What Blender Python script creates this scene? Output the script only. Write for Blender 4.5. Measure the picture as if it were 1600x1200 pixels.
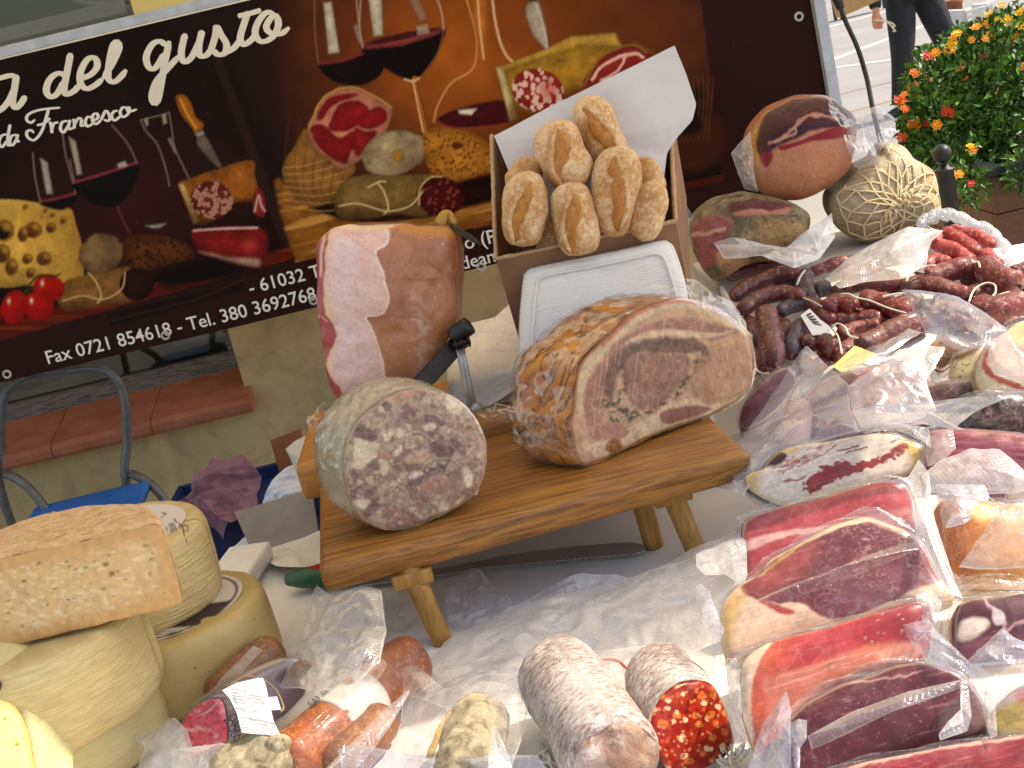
import bpy, bmesh, math, random
import numpy as np
from mathutils import Vector, Matrix, noise as mnoise
random.seed(7); RNG = np.random.default_rng(7)
for o in list(bpy.data.objects): bpy.data.objects.remove(o)
scene = bpy.context.scene
COL = scene.collection
V3 = Vector
# ------------------------------------------------------------------ camera
FPX, PITCH, ROLL, CAMH = 2100.0, math.radians(15.2), math.radians(13.5), 1.5
cF = V3((0, math.cos(PITCH), -math.sin(PITCH))); cR0 = V3((1, 0, 0)); cU0 = V3((0, math.sin(PITCH), math.cos(PITCH)))
cR = cR0*math.cos(ROLL) - cU0*math.sin(ROLL); cU = cR0*math.sin(ROLL) + cU0*math.cos(ROLL)
CAM = V3((0, 0, CAMH))
cd = bpy.data.cameras.new('camera'); cam = bpy.data.objects.new('camera', cd); COL.objects.link(cam)
cd.sensor_width = 36; cd.lens = FPX/1600*36; cd.clip_start = .05; cd.clip_end = 400
cd.dof.use_dof = True; cd.dof.focus_distance = 1.62; cd.dof.aperture_fstop = 50
M4 = Matrix.Identity(4)
for i in range(3): M4[i][0], M4[i][1], M4[i][2], M4[i][3] = cR[i], cU[i], -cF[i], CAM[i]
cam.matrix_world = M4
scene.camera = cam
# ------------------------------------------------------------------ sky, sun, exposure
SUN_EL, SUN_AZ = math.radians(50), math.radians(5)
SUN = V3((math.cos(SUN_EL)*math.cos(SUN_AZ), math.cos(SUN_EL)*math.sin(SUN_AZ), math.sin(SUN_EL)))
w = bpy.data.worlds.new('World'); scene.world = w; w.use_nodes = True
nt = w.node_tree; nt.nodes.clear()
sky = nt.nodes.new('ShaderNodeTexSky'); sky.sky_type = 'NISHITA'; sky.sun_disc = False
sky.sun_elevation = SUN_EL; sky.sun_rotation = math.radians(90)-SUN_AZ; sky.dust_density = 1.5
bg = nt.nodes.new('ShaderNodeBackground'); bg.inputs[1].default_value = .15
wo = nt.nodes.new('ShaderNodeOutputWorld'); nt.links.new(sky.outputs[0], bg.inputs[0]); nt.links.new(bg.outputs[0], wo.inputs[0])
sd = bpy.data.lights.new('sun', 'SUN'); sd.energy = 2.8; sd.angle = math.radians(.53); sd.color = (1, .96, .91)
sun = bpy.data.objects.new('sun', sd); COL.objects.link(sun); sun.location = (6, 0, 8)
sun.rotation_euler = (-SUN).to_track_quat('-Z', 'Y').to_euler()
scene.view_settings.view_transform = 'Standard'; scene.view_settings.look = 'None'
scene.view_settings.exposure = 1.1; scene.view_settings.gamma = 1
scene.cycles.transparent_max_bounces = 14; scene.cycles.max_bounces = 6; scene.cycles.glossy_bounces = 2
scene.view_settings.use_white_balance = True; scene.view_settings.white_balance_temperature = 7950; scene.view_settings.white_balance_tint = 12

# ------------------------------------------------------------------ measuring helpers
def ray(px, py): return cF*FPX + cR*(px-800) - cU*(py-600)
def at(px, py, y):                                   # the place seen at a photo pixel, y metres ahead
    d = ray(px, py); return CAM + d*(y/d.y)
def atz(px, py, z):                                  # ... at height z
    d = ray(px, py); return CAM + d*((z-CAMH)/d.z)
def onp(px, py, P0, N):                              # ... on a plane
    d = ray(px, py); return CAM + d*((P0-CAM).dot(N)/d.dot(N))
def mpp(px, py, y): return y/ray(px, py).y            # metres per photo pixel there
def lin(h):
    if not isinstance(h, str): return tuple(h)
    h = h.lstrip('#'); r = []
    for i in (0, 2, 4):
        c = int(h[i:i+2], 16)/255
        r.append(c/12.92 if c <= .04045 else ((c+.055)/1.055)**2.4)
    return tuple(r)
# ------------------------------------------------------------------ objects
def tag(o, label, cat, group=None, kind=None):
    if label: o['label'] = label
    if cat: o['category'] = cat
    if group: o['group'] = group
    if kind: o['kind'] = kind
    return o
def thing(name, label, cat, loc, group=None):
    o = bpy.data.objects.new(name, None); COL.objects.link(o); o.location = loc
    o.empty_display_size = .05
    return tag(o, label, cat, group)
def mk(name, V, F, mat, parent=None, smooth=True, attr=None, col=None, disp=None, loc=None, seed=0):
    V = [V3(v) for v in V]
    if parent is not None:
        org = V3(parent.location); q = parent
        while q.parent is not None: q = q.parent; org = org + V3(q.location)
        o_loc = V3((0, 0, 0))
    else:
        if loc is None:
            loc = V3((sum(v.x for v in V)/len(V), sum(v.y for v in V)/len(V), min(v.z for v in V)))
        org = V3(loc); o_loc = org
    me = bpy.data.meshes.new(name)
    me.from_pydata([tuple(v-org) for v in V], [], F)
    me.update()
    if disp:
        nv = len(me.vertices); nr = np.zeros(nv*3); me.vertices.foreach_get('normal', nr); nr = nr.reshape(-1, 3)
        co = np.zeros(nv*3); me.vertices.foreach_get('co', co); co = co.reshape(-1, 3); d = np.zeros(nv)
        for k, (amp, fr) in enumerate(disp): d += amp*noise3(co*fr + seed*7.31 + k*3.7)
        co = co + nr*d[:, None]; me.vertices.foreach_set('co', co.ravel()); me.update()
    if attr is not None:
        a = me.attributes.new('pc', 'FLOAT_VECTOR', 'POINT'); a.data.foreach_set('vector', np.array(attr, dtype=np.float32).ravel())
    if col is not None:
        a = me.color_attributes.new('Col', 'FLOAT_COLOR', 'POINT')
        c4 = np.ones((len(V), 4), dtype=np.float32); c4[:, :3] = np.clip(col, 0, 1); a.data.foreach_set('color', c4.ravel())
    if smooth: me.polygons.foreach_set('use_smooth', [True]*len(me.polygons))
    if mat is not None: me.materials.append(mat)
    o = bpy.data.objects.new(name, me); COL.objects.link(o); o.location = o_loc
    if parent is not None: o.parent = parent
    return o
def setting(o): o['kind'] = 'structure'; return o
# ------------------------------------------------------------------ numpy noise
def _h(ix, iy, iz):
    n = (ix.astype(np.int64)*374761393 + iy.astype(np.int64)*668265263 + iz.astype(np.int64)*2147483647) & 0x7fffffff
    n = ((n ^ (n >> 13))*1274126177) & 0x7fffffff
    n = ((n ^ (n >> 16))*2246822519) & 0x7fffffff
    return ((n ^ (n >> 15)) & 0xffffff)/float(0xffffff)
def noise3(P):                                       # value noise -1..1
    P = np.asarray(P, float); i = np.floor(P); f = P-i; f = f*f*(3-2*f); r = 0
    for a in (0, 1):
        for b in (0, 1):
            for c in (0, 1):
                wgt = (f[:, 0] if a else 1-f[:, 0])*(f[:, 1] if b else 1-f[:, 1])*(f[:, 2] if c else 1-f[:, 2])
                r = r + wgt*_h(i[:, 0]+a, i[:, 1]+b, i[:, 2]+c)
    return r*2-1
def fbm(X, Y, sc, oct=4, seed=0.):
    r = 0; a = .5; fx = sc
    for k in range(oct):
        r = r + a*noise3(np.stack([X/fx, Y/fx, np.full_like(X, seed+k*5.3)], 1)); a *= .5; fx *= .5
    return r                                          # about -1..1
def cells(X, Y, sc, seed=0):                          # nearest-point cells: distance, second distance, random value
    x = X/sc; y = Y/sc; ix = np.floor(x); iy = np.floor(y)
    d1 = np.full_like(x, 9.); d2 = np.full_like(x, 9.); rv = np.zeros_like(x)
    for a in (-1, 0, 1):
        for b in (-1, 0, 1):
            cx = ix+a; cy = iy+b; s = np.full_like(cx, seed)
            px = cx+_h(cx, cy, s); py = cy+_h(cx, cy, s+17); r = _h(cx, cy, s+31)
            d = np.hypot(px-x, py-y); nw = d < d1
            d2 = np.where(nw, d1, np.minimum(d2, d)); rv = np.where(nw, r, rv); d1 = np.where(nw, d, d1)
    return d1, d2, rv
# ------------------------------------------------------------------ painting colours of cut meat, print and labels on a fine mesh
def spline(pts, n, closed=True):
    P = np.array(pts, float); m = len(P); out = []
    segs = m if closed else m-1
    for i in range(segs):
        if closed: p0, p1, p2, p3 = P[(i-1) % m], P[i], P[(i+1) % m], P[(i+2) % m]
        else: p0, p1, p2, p3 = P[max(i-1, 0)], P[i], P[i+1], P[min(i+2, m-1)]
        k = 8
        for j in range(k):
            t = j/k
            out.append(.5*((2*p1)+(-p0+p2)*t+(2*p0-5*p1+4*p2-p3)*t*t+(-p0+3*p1-3*p2+p3)*t**3))
    if not closed: out.append(P[-1])
    out = np.array(out)
    q = np.vstack([out, out[:1]]) if closed else out
    L = np.concatenate([[0], np.cumsum(np.linalg.norm(np.diff(q, axis=0), axis=1))])
    t = np.linspace(0, L[-1], n, endpoint=not closed)
    return np.stack([np.interp(t, L, q[:, k]) for k in range(q.shape[1])], 1)
def inpoly(X, Y, pts):
    ins = np.zeros(len(X), bool); n = len(pts); j = n-1
    for i in range(n):
        xi, yi = pts[i]; xj, yj = pts[j]
        if yi != yj:
            c = ((yi > Y) != (yj > Y)) & (X < (xj-xi)*(Y-yi)/(yj-yi)+xi); ins ^= c
        j = i
    return ins
def edist(X, Y, pts, closed=True):
    d = np.full(len(X), 1e9); n = len(pts)
    for i in range(n if closed else n-1):
        ax, ay = pts[i]; bx, by = pts[(i+1) % n]; dx, dy = bx-ax, by-ay; L = dx*dx+dy*dy+1e-9
        t = np.clip(((X-ax)*dx+(Y-ay)*dy)/L, 0, 1); d = np.minimum(d, np.hypot(X-ax-t*dx, Y-ay-t*dy))
    return d
class Paint:
    def __init__(s, X, Y, base):
        s.X = np.asarray(X, float); s.Y = np.asarray(Y, float); s.c = np.tile(np.array(lin(base)), (len(s.X), 1))
    def warp(s, amt, sc, seed=0):
        if not amt: return s.X, s.Y
        return s.X+amt*fbm(s.X, s.Y, sc, 3, seed), s.Y+amt*fbm(s.X, s.Y, sc, 3, seed+9.1)
    def mix(s, mask, col):
        m = np.clip(mask, 0, 1)[:, None]; s.c = s.c*(1-m)+np.array(lin(col) if isinstance(col, (str, tuple)) else col)*m; return s
    def _sub(s, lo, hi, amt):
        m_ = abs(amt)*1.2+2
        return np.where((s.X > lo[0]-m_) & (s.X < hi[0]+m_) & (s.Y > lo[1]-m_) & (s.Y < hi[1]+m_))[0]
    def _w(s, i, amt, sc, seed):
        x, y = s.X[i], s.Y[i]
        if not amt: return x, y
        return x+amt*fbm(x, y, sc, 3, seed), y+amt*fbm(x, y, sc, 3, seed+9.1)
    vol = 0.
    def _fin(s, i, v, col, op, dist=None, wd=1.):
        m = np.zeros(len(s.X)); m[i] = v
        if col is not None and len(i):
            k = (np.clip(v, 0, 1)*op)[:, None]; c_ = np.array(lin(col))[None, :]
            if s.vol and dist is not None: c_ = c_*(1-s.vol*(1-np.clip(dist/wd, 0, 1)**.6))[:, None]*(1+.34*fbm(s.X[i], s.Y[i], 16, 4, 3.)+.3*fbm(s.X[i], s.Y[i], 5, 2, 6.))[:, None]
            s.c[i] = s.c[i]*(1-k)+c_*k
        return m
    def poly(s, pts, col, soft=1.5, amt=0, sc=20, seed=0, smooth=True, op=1.):
        p = spline(pts, max(24, len(pts)*6)) if smooth else np.array(pts, float)
        i = s._sub(p.min(0)-soft*2, p.max(0)+soft*2, amt); x, y = s._w(i, amt, sc, seed)
        sd_ = np.where(inpoly(x, y, p), 1, -1)*edist(x, y, p); return s._fin(i, np.clip(sd_/soft*.5+.5, 0, 1), col, op, sd_, .42*min(p.max(0)-p.min(0)))
    def ell(s, cx, cy, rx, ry, col, rot=0, soft=1.5, amt=0, sc=12, seed=0, op=1.):
        r_ = max(rx, ry)+soft*2; i = s._sub((cx-r_, cy-r_), (cx+r_, cy+r_), amt); X, Y = s._w(i, amt, sc, seed); c, q = math.cos(math.radians(rot)), math.sin(math.radians(rot))
        u = (X-cx)*c+(Y-cy)*q; v = -(X-cx)*q+(Y-cy)*c
        e_ = (1-np.hypot(u/rx, v/ry))*min(rx, ry); return s._fin(i, np.clip(e_/soft*.5+.5, 0, 1), col, op, e_, .7*min(rx, ry))
    def line(s, pts, wd, col, soft=1., amt=0, sc=12, seed=0, op=1., smooth=True):
        p = spline(pts, len(pts)*6, False) if smooth and len(pts) > 2 else np.array(pts, float)
        i = s._sub(p.min(0)-wd-soft*2, p.max(0)+wd+soft*2, amt); X, Y = s._w(i, amt, sc, seed)
        return s._fin(i, np.clip((wd/2-edist(X, Y, p, False))/soft*.5+.5, 0, 1), col, op)
    def shade(s, sc, amt, seed=0, mask=None):
        i = np.arange(len(s.X)) if mask is None else np.where(mask > .001)[0]
        if len(i):
            f = 1+amt*fbm(s.X[i], s.Y[i], sc, 4, seed)*(1 if mask is None else mask[i]); s.c[i] = s.c[i]*np.clip(f, .1, 3)[:, None]
        return s
    def specks(s, mask, sc, thr, col, seed=0, keep=.6, op=1., soft=.12, amt=.22):
        i = np.arange(len(s.X)) if mask is None else np.where(mask > .001)[0]
        if len(i):
            x_, y_ = s._w(i, amt*sc, sc*.5, seed+2.); d1, d2, r = cells(x_, y_, sc, seed); m = np.clip((thr*(.5+r)-d1)/soft, 0, 1)*(r > 1-keep)
            k = (m*(mask[i] if mask is not None else 1)*op)[:, None]; s.c[i] = s.c[i]*(1-k)+np.array(lin(col))*k
        return s
    def veins(s, mask, sc, wd, col, seed=0, amt=6, op=.8):
        X, Y = s.warp(amt, sc*.7, seed); d1, d2, r = cells(X, Y, sc, seed)
        f = np.clip(.5+1.6*fbm(s.X, s.Y, sc*2.5, 2, seed+3), 0, 1)
        s.mix(np.clip((wd-(d2-d1))/wd, 0, 1)*f*(mask if mask is not None else 1)*op, col); return s
# ------------------------------------------------------------------ shapes
def cut_face(outline, P0, N, dome=.004, seg=200, rings=44, rim=.0, smooth_n=None):
    """front face bounded by an outline (photo pixels) lying in a plane; returns verts, faces, px, py, rim ring"""
    o = spline(outline, seg); c = o.mean(0); N = N.normalized()
    V = []; X = []; Y = []
    base = [onp(p[0], p[1], P0, N) for p in o]; cc = onp(c[0], c[1], P0, N)
    for r in range(rings+1):
        s = (r+.02)/rings if r < rings else 1.0
        h = dome*(1-s**4) - (rim*max(0, (s-.9)/.1)**2)
        for j in range(seg):
            V.append(cc+(base[j]-cc)*s+N*h); X.append(c[0]+(o[j][0]-c[0])*s); Y.append(c[1]+(o[j][1]-c[1])*s)
    F = []
    for r in range(rings):
        for j in range(seg):
            k = (j+1) % seg; F.append((r*seg+j, (r+1)*seg+j, (r+1)*seg+k, r*seg+k))
    F.append(tuple(range(seg))[::-1])
    return V, F, np.array(X), np.array(Y), V[-seg:], cc
def sides(rimv, cc, ext, prof, seg=None, cap=True):
    """rind running back from the rim along ext; prof = (t, scale) list"""
    seg = len(rimv); V = []; A = []; prof = [(.05, .955)]+list(prof)       # first ring tucked in behind the face
    for t, s in prof:
        for j, p in enumerate(rimv):
            V.append(cc+(p-cc)*s+ext*t); A.append((t*ext.length, j/seg, s))
    F = []
    n = len(prof)
    for r in range(n-1):
        for j in range(seg):
            k = (j+1) % seg; F.append((r*seg+j, (r+1)*seg+j, (r+1)*seg+k, r*seg+k))
    if cap: F.append(tuple((n-1)*seg+j for j in range(seg)))
    return V, F, A
def rprof(n, bulge=.03, end=.0, p=4):
    """rounded profile from the front rim to a rounded back"""
    r = []
    for i in range(n+1):
        t = i/n; s = (1+bulge*math.sin(math.pi*min(t*1.2, 1)))*((1-t**p)**(1/p) if t < 1 else 0)
        r.append((t, max(s, end)))
    return r
def tube(pts, rad, seg=16, closed=False, n=None, twist=0, squash=1.0):
    P = np.array([tuple(p) for p in pts], float)
    if n: 
        P = spline(P, n, closed)
        R = np.interp(np.linspace(0, 1, n), np.linspace(0, 1, len(rad)), rad) if hasattr(rad, '__len__') else [rad]*n
    else: R = rad if hasattr(rad, '__len__') else [rad]*len(P)
    m = len(P); V = []; A = []; F = []
    up = None; L = 0
    for i in range(m):
        a = P[(i-1) % m] if closed or i > 0 else P[i]; b = P[(i+1) % m] if closed or i < m-1 else P[i]
        t = V3(b-a); t = t.normalized() if t.length > 1e-9 else V3((0, 0, 1))
        if up is None:
            up = V3((0, 0, 1)) if abs(t.z) < .9 else V3((0, 1, 0))
        e1 = (up-t*up.dot(t)).normalized(); up = e1; e2 = t.cross(e1)
        if i: L += float(np.linalg.norm(P[i]-P[i-1]))
        for j in range(seg):
            q = 2*math.pi*j/seg
            V.append(V3(P[i])+(e1*math.cos(q)*squash+e2*math.sin(q))*float(R[i])); A.append((L, j/seg, float(R[i])))
    for i in range(m if closed else m-1):
        for j in range(seg):
            k = (j+1) % seg; i2 = (i+1) % m; F.append((i*seg+j, i*seg+k, i2*seg+k, i2*seg+j))
    if not closed: F.append(tuple(range(seg))[::-1]); F.append(tuple((m-1)*seg+j for j in range(seg)))
    return V, F, A
def roundrad(r, n=24, cap=.12, tip=.15, p=2.3):
    out = []
    for i in range(n):
        t = i/(n-1); e = min(t, 1-t)/cap
        out.append(r*(max(tip, (1-(1-min(e, 1))**p)**(1/p))))
    return out
def box(c, ex, ey, ez, bev=.004, seg=2):
    """bevelled box: centre and half-axis vectors"""
    bm = bmesh.new(); bmesh.ops.create_cube(bm, size=2)
    M = Matrix((ex, ey, ez)).transposed()
    for v in bm.verts: v.co = M @ v.co
    if bev: bmesh.ops.bevel(bm, geom=list(bm.edges), offset=bev, segments=seg, profile=.6, affect='EDGES')
    bm.verts.index_update(); V = [v.co+V3(c) for v in bm.verts]; F = [[v.index for v in f.verts] for f in bm.faces]; bm.free()
    return V, F
def abox(x0, x1, y0, y1, z0, z1, bev=.004):
    return box(((x0+x1)/2, (y0+y1)/2, (z0+z1)/2), V3(((x1-x0)/2, 0, 0)), V3((0, (y1-y0)/2, 0)), V3((0, 0, (z1-z0)/2)), bev)
def lathe(c, prof, seg=64, axis=None):
    """prof = (radius, height) list about axis through c"""
    ax = (axis or V3((0, 0, 1))).normalized(); e1 = (V3((1, 0, 0))-ax*ax.x).normalized(); e2 = ax.cross(e1)
    V = []; F = []; A = []
    for r, h in prof:
        for j in range(seg):
            q = 2*math.pi*j/seg; V.append(V3(c)+ax*h+(e1*math.cos(q)+e2*math.sin(q))*r); A.append((q/(2*math.pi), h, r))
    for i in range(len(prof)-1):
        for j in range(seg):
            k = (j+1) % seg; F.append((i*seg+j, i*seg+k, (i+1)*seg+k, (i+1)*seg+j))
    F.append(tuple(range(seg))[::-1]); F.append(tuple((len(prof)-1)*seg+j for j in range(seg)))
    return V, F, A
def join(*parts):
    V = []; F = []
    for p in parts:
        b = len(V); V += list(p[0]); F += [[i+b for i in f] for f in p[1]]
    return V, F
def sheet(outline, depth, n=26, fold=.01, sc=.06, seed=0, closed_spline=True, lift=None):
    """a sheet of film or cloth: outline points (px, py, distance), crumpled by noise"""
    o = np.array([tuple(at(p[0], p[1], p[2])) for p in outline]); seg = max(60, len(outline)*10)
    if closed_spline:
        o = spline(o, seg)
    else:
        q = np.vstack([o, o[:1]]); L = np.concatenate([[0], np.cumsum(np.linalg.norm(np.diff(q, axis=0), axis=1))])
        t = np.linspace(0, L[-1], seg, endpoint=False); o = np.stack([np.interp(t, L, q[:, k]) for k in range(3)], 1)
    c = o.mean(0); u, s_, vt = np.linalg.svd(o-c); nrm = vt[2]
    if np.dot(nrm, np.array(CAM)-c) < 0: nrm = -nrm
    V = []; A = []
    for r in range(n+1):
        s = (r+.01)/n
        for j in range(seg):
            p = c+(o[j]-c)*s; V.append(p); A.append((np.dot(p-c, vt[0]), np.dot(p-c, vt[1]), s))
    V = np.array(V); A_ = np.array(A); sv = A_[:, 2]; rg = np.random.default_rng(seed+100)
    size = max(.02, float(np.abs(A_[:, :2]).max())); h = np.zeros(len(V)); nf = int(np.clip(size/sc*2.2, 4, 11))
    for k in range(nf):                               # straight creases, as stiff film folds
        q = rg.uniform(0, math.pi); t = A_[:, 0]*math.cos(q)+A_[:, 1]*math.sin(q)-rg.uniform(-.6, .6)*size*.8
        L_ = rg.uniform(.5, 1.6)*sc; h += rg.choice((-1, 1))*fold*rg.uniform(.5, 1.1)*np.maximum(0, 1-np.abs(t)/L_)
    h = h*.8+fold*.5*noise3(V/(sc*.9)+seed*3.3)+fold*.22*(1-2*np.abs(noise3(V/(sc*.3)+seed*5.1)))
    h = h*(.45+.55*np.minimum(1, (1-sv)*3+.3)) + depth*(1-sv**2)
    V = V+nrm*h[:, None]
    F = []
    for r in range(n):
        for j in range(seg):
            k = (j+1) % seg; F.append((r*seg+j, (r+1)*seg+j, (r+1)*seg+k, r*seg+k))
    F.append(tuple(range(seg))[::-1])
    return [V3(v) for v in V], F, A
# ------------------------------------------------------------------ materials
class Mat:
    def __init__(s, name):
        s.m = bpy.data.materials.new(name); s.m.use_nodes = True; s.t = s.m.node_tree; s.t.nodes.clear()
        s.o = s.t.nodes.new('ShaderNodeOutputMaterial')
    def n(s, ty, **kw):
        x = s.t.nodes.new('ShaderNode'+ty)
        for k, v in kw.items(): setattr(x, k, v)
        return x
    def put(s, sock, v):
        if isinstance(v, bpy.types.NodeSocket): s.t.links.new(v, sock)
        elif isinstance(v, str): sock.default_value = (*lin(v), 1)
        elif isinstance(v, (tuple, list)) and len(sock.default_value) == 4 and len(v) == 3: sock.default_value = (*v, 1)
        else: sock.default_value = v
    def obj(s): return s.n('TexCoord').outputs['Object']
    def pc(s, nm='pc'): return s.n('Attribute', attribute_name=nm).outputs['Vector']
    def col(s): return s.n('Attribute', attribute_name='Col').outputs['Color']
    def map(s, v, sc=(1, 1, 1), rot=(0, 0, 0), loc=(0, 0, 0)):
        x = s.n('Mapping'); s.put(x.inputs[0], v); x.inputs['Scale'].default_value = sc; x.inputs['Rotation'].default_value = rot; x.inputs['Location'].default_value = loc
        return x.outputs[0]
    def noise(s, v, sc, det=4, ro=.55, dist=0):
        x = s.n('TexNoise'); s.put(x.inputs['Vector'], v); x.inputs['Scale'].default_value = sc; x.inputs['Detail'].default_value = det
        x.inputs['Roughness'].default_value = ro; x.inputs['Distortion'].default_value = dist; return x.outputs['Fac']
    def vor(s, v, sc, feat='F1', out='Distance', rand=1):
        x = s.n('TexVoronoi', feature=feat); s.put(x.inputs['Vector'], v); x.inputs['Scale'].default_value = sc; x.inputs['Randomness'].default_value = rand; return x.outputs[out]
    def wave(s, v, sc, dist=0, det=2, dsc=1, dir='X', ty='BANDS'):
        x = s.n('TexWave', wave_type=ty); x.bands_direction = dir; s.put(x.inputs['Vector'], v); x.inputs['Scale'].default_value = sc
        x.inputs['Distortion'].default_value = dist; x.inputs['Detail'].default_value = det; x.inputs['Detail Scale'].default_value = dsc; return x.outputs['Fac']
    def ramp(s, f, st, interp='LINEAR'):
        x = s.n('ValToRGB'); x.color_ramp.interpolation = interp; e = x.color_ramp.elements
        while len(e) < len(st): e.new(.5)
        for i, (p, c) in enumerate(st):
            e[i].position = p; e[i].color = (*lin(c), 1) if not isinstance(c, (int, float)) else (c, c, c, 1)
        s.put(x.inputs[0], f); return x.outputs[0]
    def mix(s, f, a, b, mode='MIX'):
        x = s.n('Mix', data_type='RGBA', blend_type=mode); s.put(x.inputs[0], f); s.put(x.inputs[6], a); s.put(x.inputs[7], b); return x.outputs[2]
    def math(s, op, a, b=0., c=0.):
        x = s.n('Math', operation=op); s.put(x.inputs[0], a); s.put(x.inputs[1], b); s.put(x.inputs[2], c); return x.outputs[0]
    def bump(s, h, st=.5, d=.002, nrm=None):
        x = s.n('Bump'); s.put(x.inputs['Height'], h); x.inputs['Strength'].default_value = st; x.inputs['Distance'].default_value = d
        if nrm is not None: s.put(x.inputs['Normal'], nrm)
        return x.outputs[0]
    def bsdf(s, col, ro=.6, nrm=None, metal=0, spec=.5, coat=0, coatr=.1, sss=0, trans=0, emit=None):
        b = s.n('BsdfPrincipled'); s.put(b.inputs['Base Color'], col); s.put(b.inputs['Roughness'], ro); b.inputs['Metallic'].default_value = metal
        b.inputs['Specular IOR Level'].default_value = spec; s.put(b.inputs['Coat Weight'], coat); b.inputs['Coat Roughness'].default_value = coatr
        if sss: b.inputs['Subsurface Weight'].default_value = sss; b.inputs['Subsurface Radius'].default_value = (.006, .003, .002); b.inputs['Subsurface Scale'].default_value = 1
        if trans: b.inputs['Transmission Weight'].default_value = trans
        if nrm is not None: s.put(b.inputs['Normal'], nrm)
        return b.outputs[0]
    def end(s, sh): s.t.links.new(sh, s.o.inputs[0]); return s.m
def simple(name, c1, c2=None, sc=30, ro=.6, bs=60, bst=.25, bd=.001, metal=0, spec=.5, coat=0, stretch=(1, 1, 1)):
    g = Mat(name); co = g.map(g.obj(), stretch); f = g.noise(co, sc)
    c = g.ramp(f, [(.3, c1), (.7, c2 or c1)]); return g.end(g.bsdf(c, ro, g.bump(g.noise(co, bs), bst, bd), metal, spec, coat))
def painted(name, ro=.5, bsc=90, bst=.3, bd=.001, coat=0, coatr=.12, vary=.25, vsc=150, stretch=(1, 1, 1), spec=.5, sss=0):
    """takes the painted colours of the cut, adds fibre and grain"""
    g = Mat(name); co = g.map(g.obj(), stretch)
    v = g.ramp(g.noise(co, vsc, 5, .65), [(.25, 1-vary), (.75, 1+vary*.6)])
    c = g.mix(1., g.col(), v, 'MULTIPLY'); return g.end(g.bsdf(c, ro, g.bump(g.noise(co, bsc, 5, .6), bst, bd), 0, spec, coat, coatr, sss))
def film_mat(name, haze=.12, hazecol='#e8eaf2', crease=1., rough=.08, sc=45, gloss=.5, emboss=0., line=.25):
    """cling film / vacuum pouch: mostly clear, glossy, a little milky along its creases"""
    g = Mat(name); co = g.obj()
    n1 = g.noise(co, sc, 4, .6, 1.2); rid = g.math('ABSOLUTE', g.math('SUBTRACT', n1, .5)); rid = g.math('SUBTRACT', 1., g.math('MULTIPLY', rid, 9.))
    rid = g.math('MAXIMUM', rid, 0.)
    n2 = g.noise(co, sc*3.1, 3, .6, .8); h = g.math('ADD', g.math('MULTIPLY', n1, 1.), g.math('MULTIPLY', n2, .35))
    nrm = g.bump(h, .45*crease, .004)
    if emboss:
        pc = g.pc(); a = g.wave(g.map(pc, (1, 1, 1), (0, 0, .785)), 72, .3, 1, .3); b = g.wave(g.map(pc, (1, 1, 1), (0, 0, -.785)), 72, .3, 1, .3)
        gr = g.math('POWER', g.math('MAXIMUM', a, b), 3.); nrm = g.bump(gr, emboss*.6, .0008, nrm)
        sz = g.n('SeparateXYZ'); g.put(sz.inputs[0], pc); edge = g.math('MULTIPLY', g.math('GREATER_THAN', sz.outputs[2], .975), .2)
    dif = g.n('BsdfDiffuse'); g.put(dif.inputs[0], hazecol); g.put(dif.inputs['Normal'], nrm)
    trl = g.n('BsdfTranslucent'); g.put(trl.inputs[0], hazecol); g.put(trl.inputs['Normal'], nrm)
    md = g.n('MixShader'); md.inputs[0].default_value = .45; g.t.links.new(dif.outputs[0], md.inputs[1]); g.t.links.new(trl.outputs[0], md.inputs[2])
    tr = g.n('BsdfTransparent'); tr.inputs[0].default_value = (.97, .97, .98, 1)
    hz = g.math('ADD', haze, g.math('MULTIPLY', g.math('POWER', rid, 3.), line))
    if emboss: hz = g.math('ADD', g.math('ADD', hz, g.math('MULTIPLY', gr, .09*emboss)), edge)
    hz = g.math('ADD', hz, g.math('MULTIPLY', g.math('SUBTRACT', g.noise(co, sc*1.2, 4, .6), .5), haze*1.4))
    hz = g.math('MINIMUM', g.math('MAXIMUM', hz, .02), .95)
    m1 = g.n('MixShader'); g.put(m1.inputs[0], hz); g.t.links.new(tr.outputs[0], m1.inputs[1]); g.t.links.new(md.outputs[0], m1.inputs[2])
    gl = g.n('BsdfGlossy'); gl.inputs['Roughness'].default_value = rough+.06; g.put(gl.inputs['Normal'], nrm)
    fr = g.n('Fresnel'); fr.inputs[0].default_value = 1.42
    m2 = g.n('MixShader'); g.put(m2.inputs[0], g.math('MINIMUM', g.math('MULTIPLY', fr.outputs[0], gloss*1.1), .24)); g.t.links.new(m1.outputs[0], m2.inputs[1]); g.t.links.new(gl.outputs[0], m2.inputs[2])
    return g.end(m2.outputs[0])
MT = {}
MT['film'] = film_mat('cling_film', .012, '#e8e6e4', 1., .05, 55, .42, 0, .2)
MT['film_smooth'] = film_mat('tight_vacuum_film', .008, '#eeeef4', .45, .03, 16, .38, 0, .05)
MT['pouch'] = film_mat('embossed_pouch', .38, '#eeeef2', .45, .12, 14, .8, .7, .16)
MT['pouch_thin'] = film_mat('thin_embossed_pouch', .15, '#eeeef2', .4, .10, 14, .8, .55, .14)
MT['pouch_blue'] = film_mat('bluish_pouch', .30, '#d0d6ea', .4, .14, 18, .5, .4, .14)
MT['meat'] = painted('painted_meat', .38, 120, .35, .0012, .25, .2, .22, 160)
MT['meat_wet'] = painted('painted_meat_under_film', .34, 90, .3, .0012, .08, .1, .3, 150, spec=.3)
MT['pork'] = painted('painted_roast_pork', .55, 150, .5, .0012, 0, .25, .3, 170, (1, 1, .3), spec=.3)
MT['rough_cut'] = painted('painted_rough_cut', .5, 170, .7, .0018, .05, .25, .4, 200, spec=.35)
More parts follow.
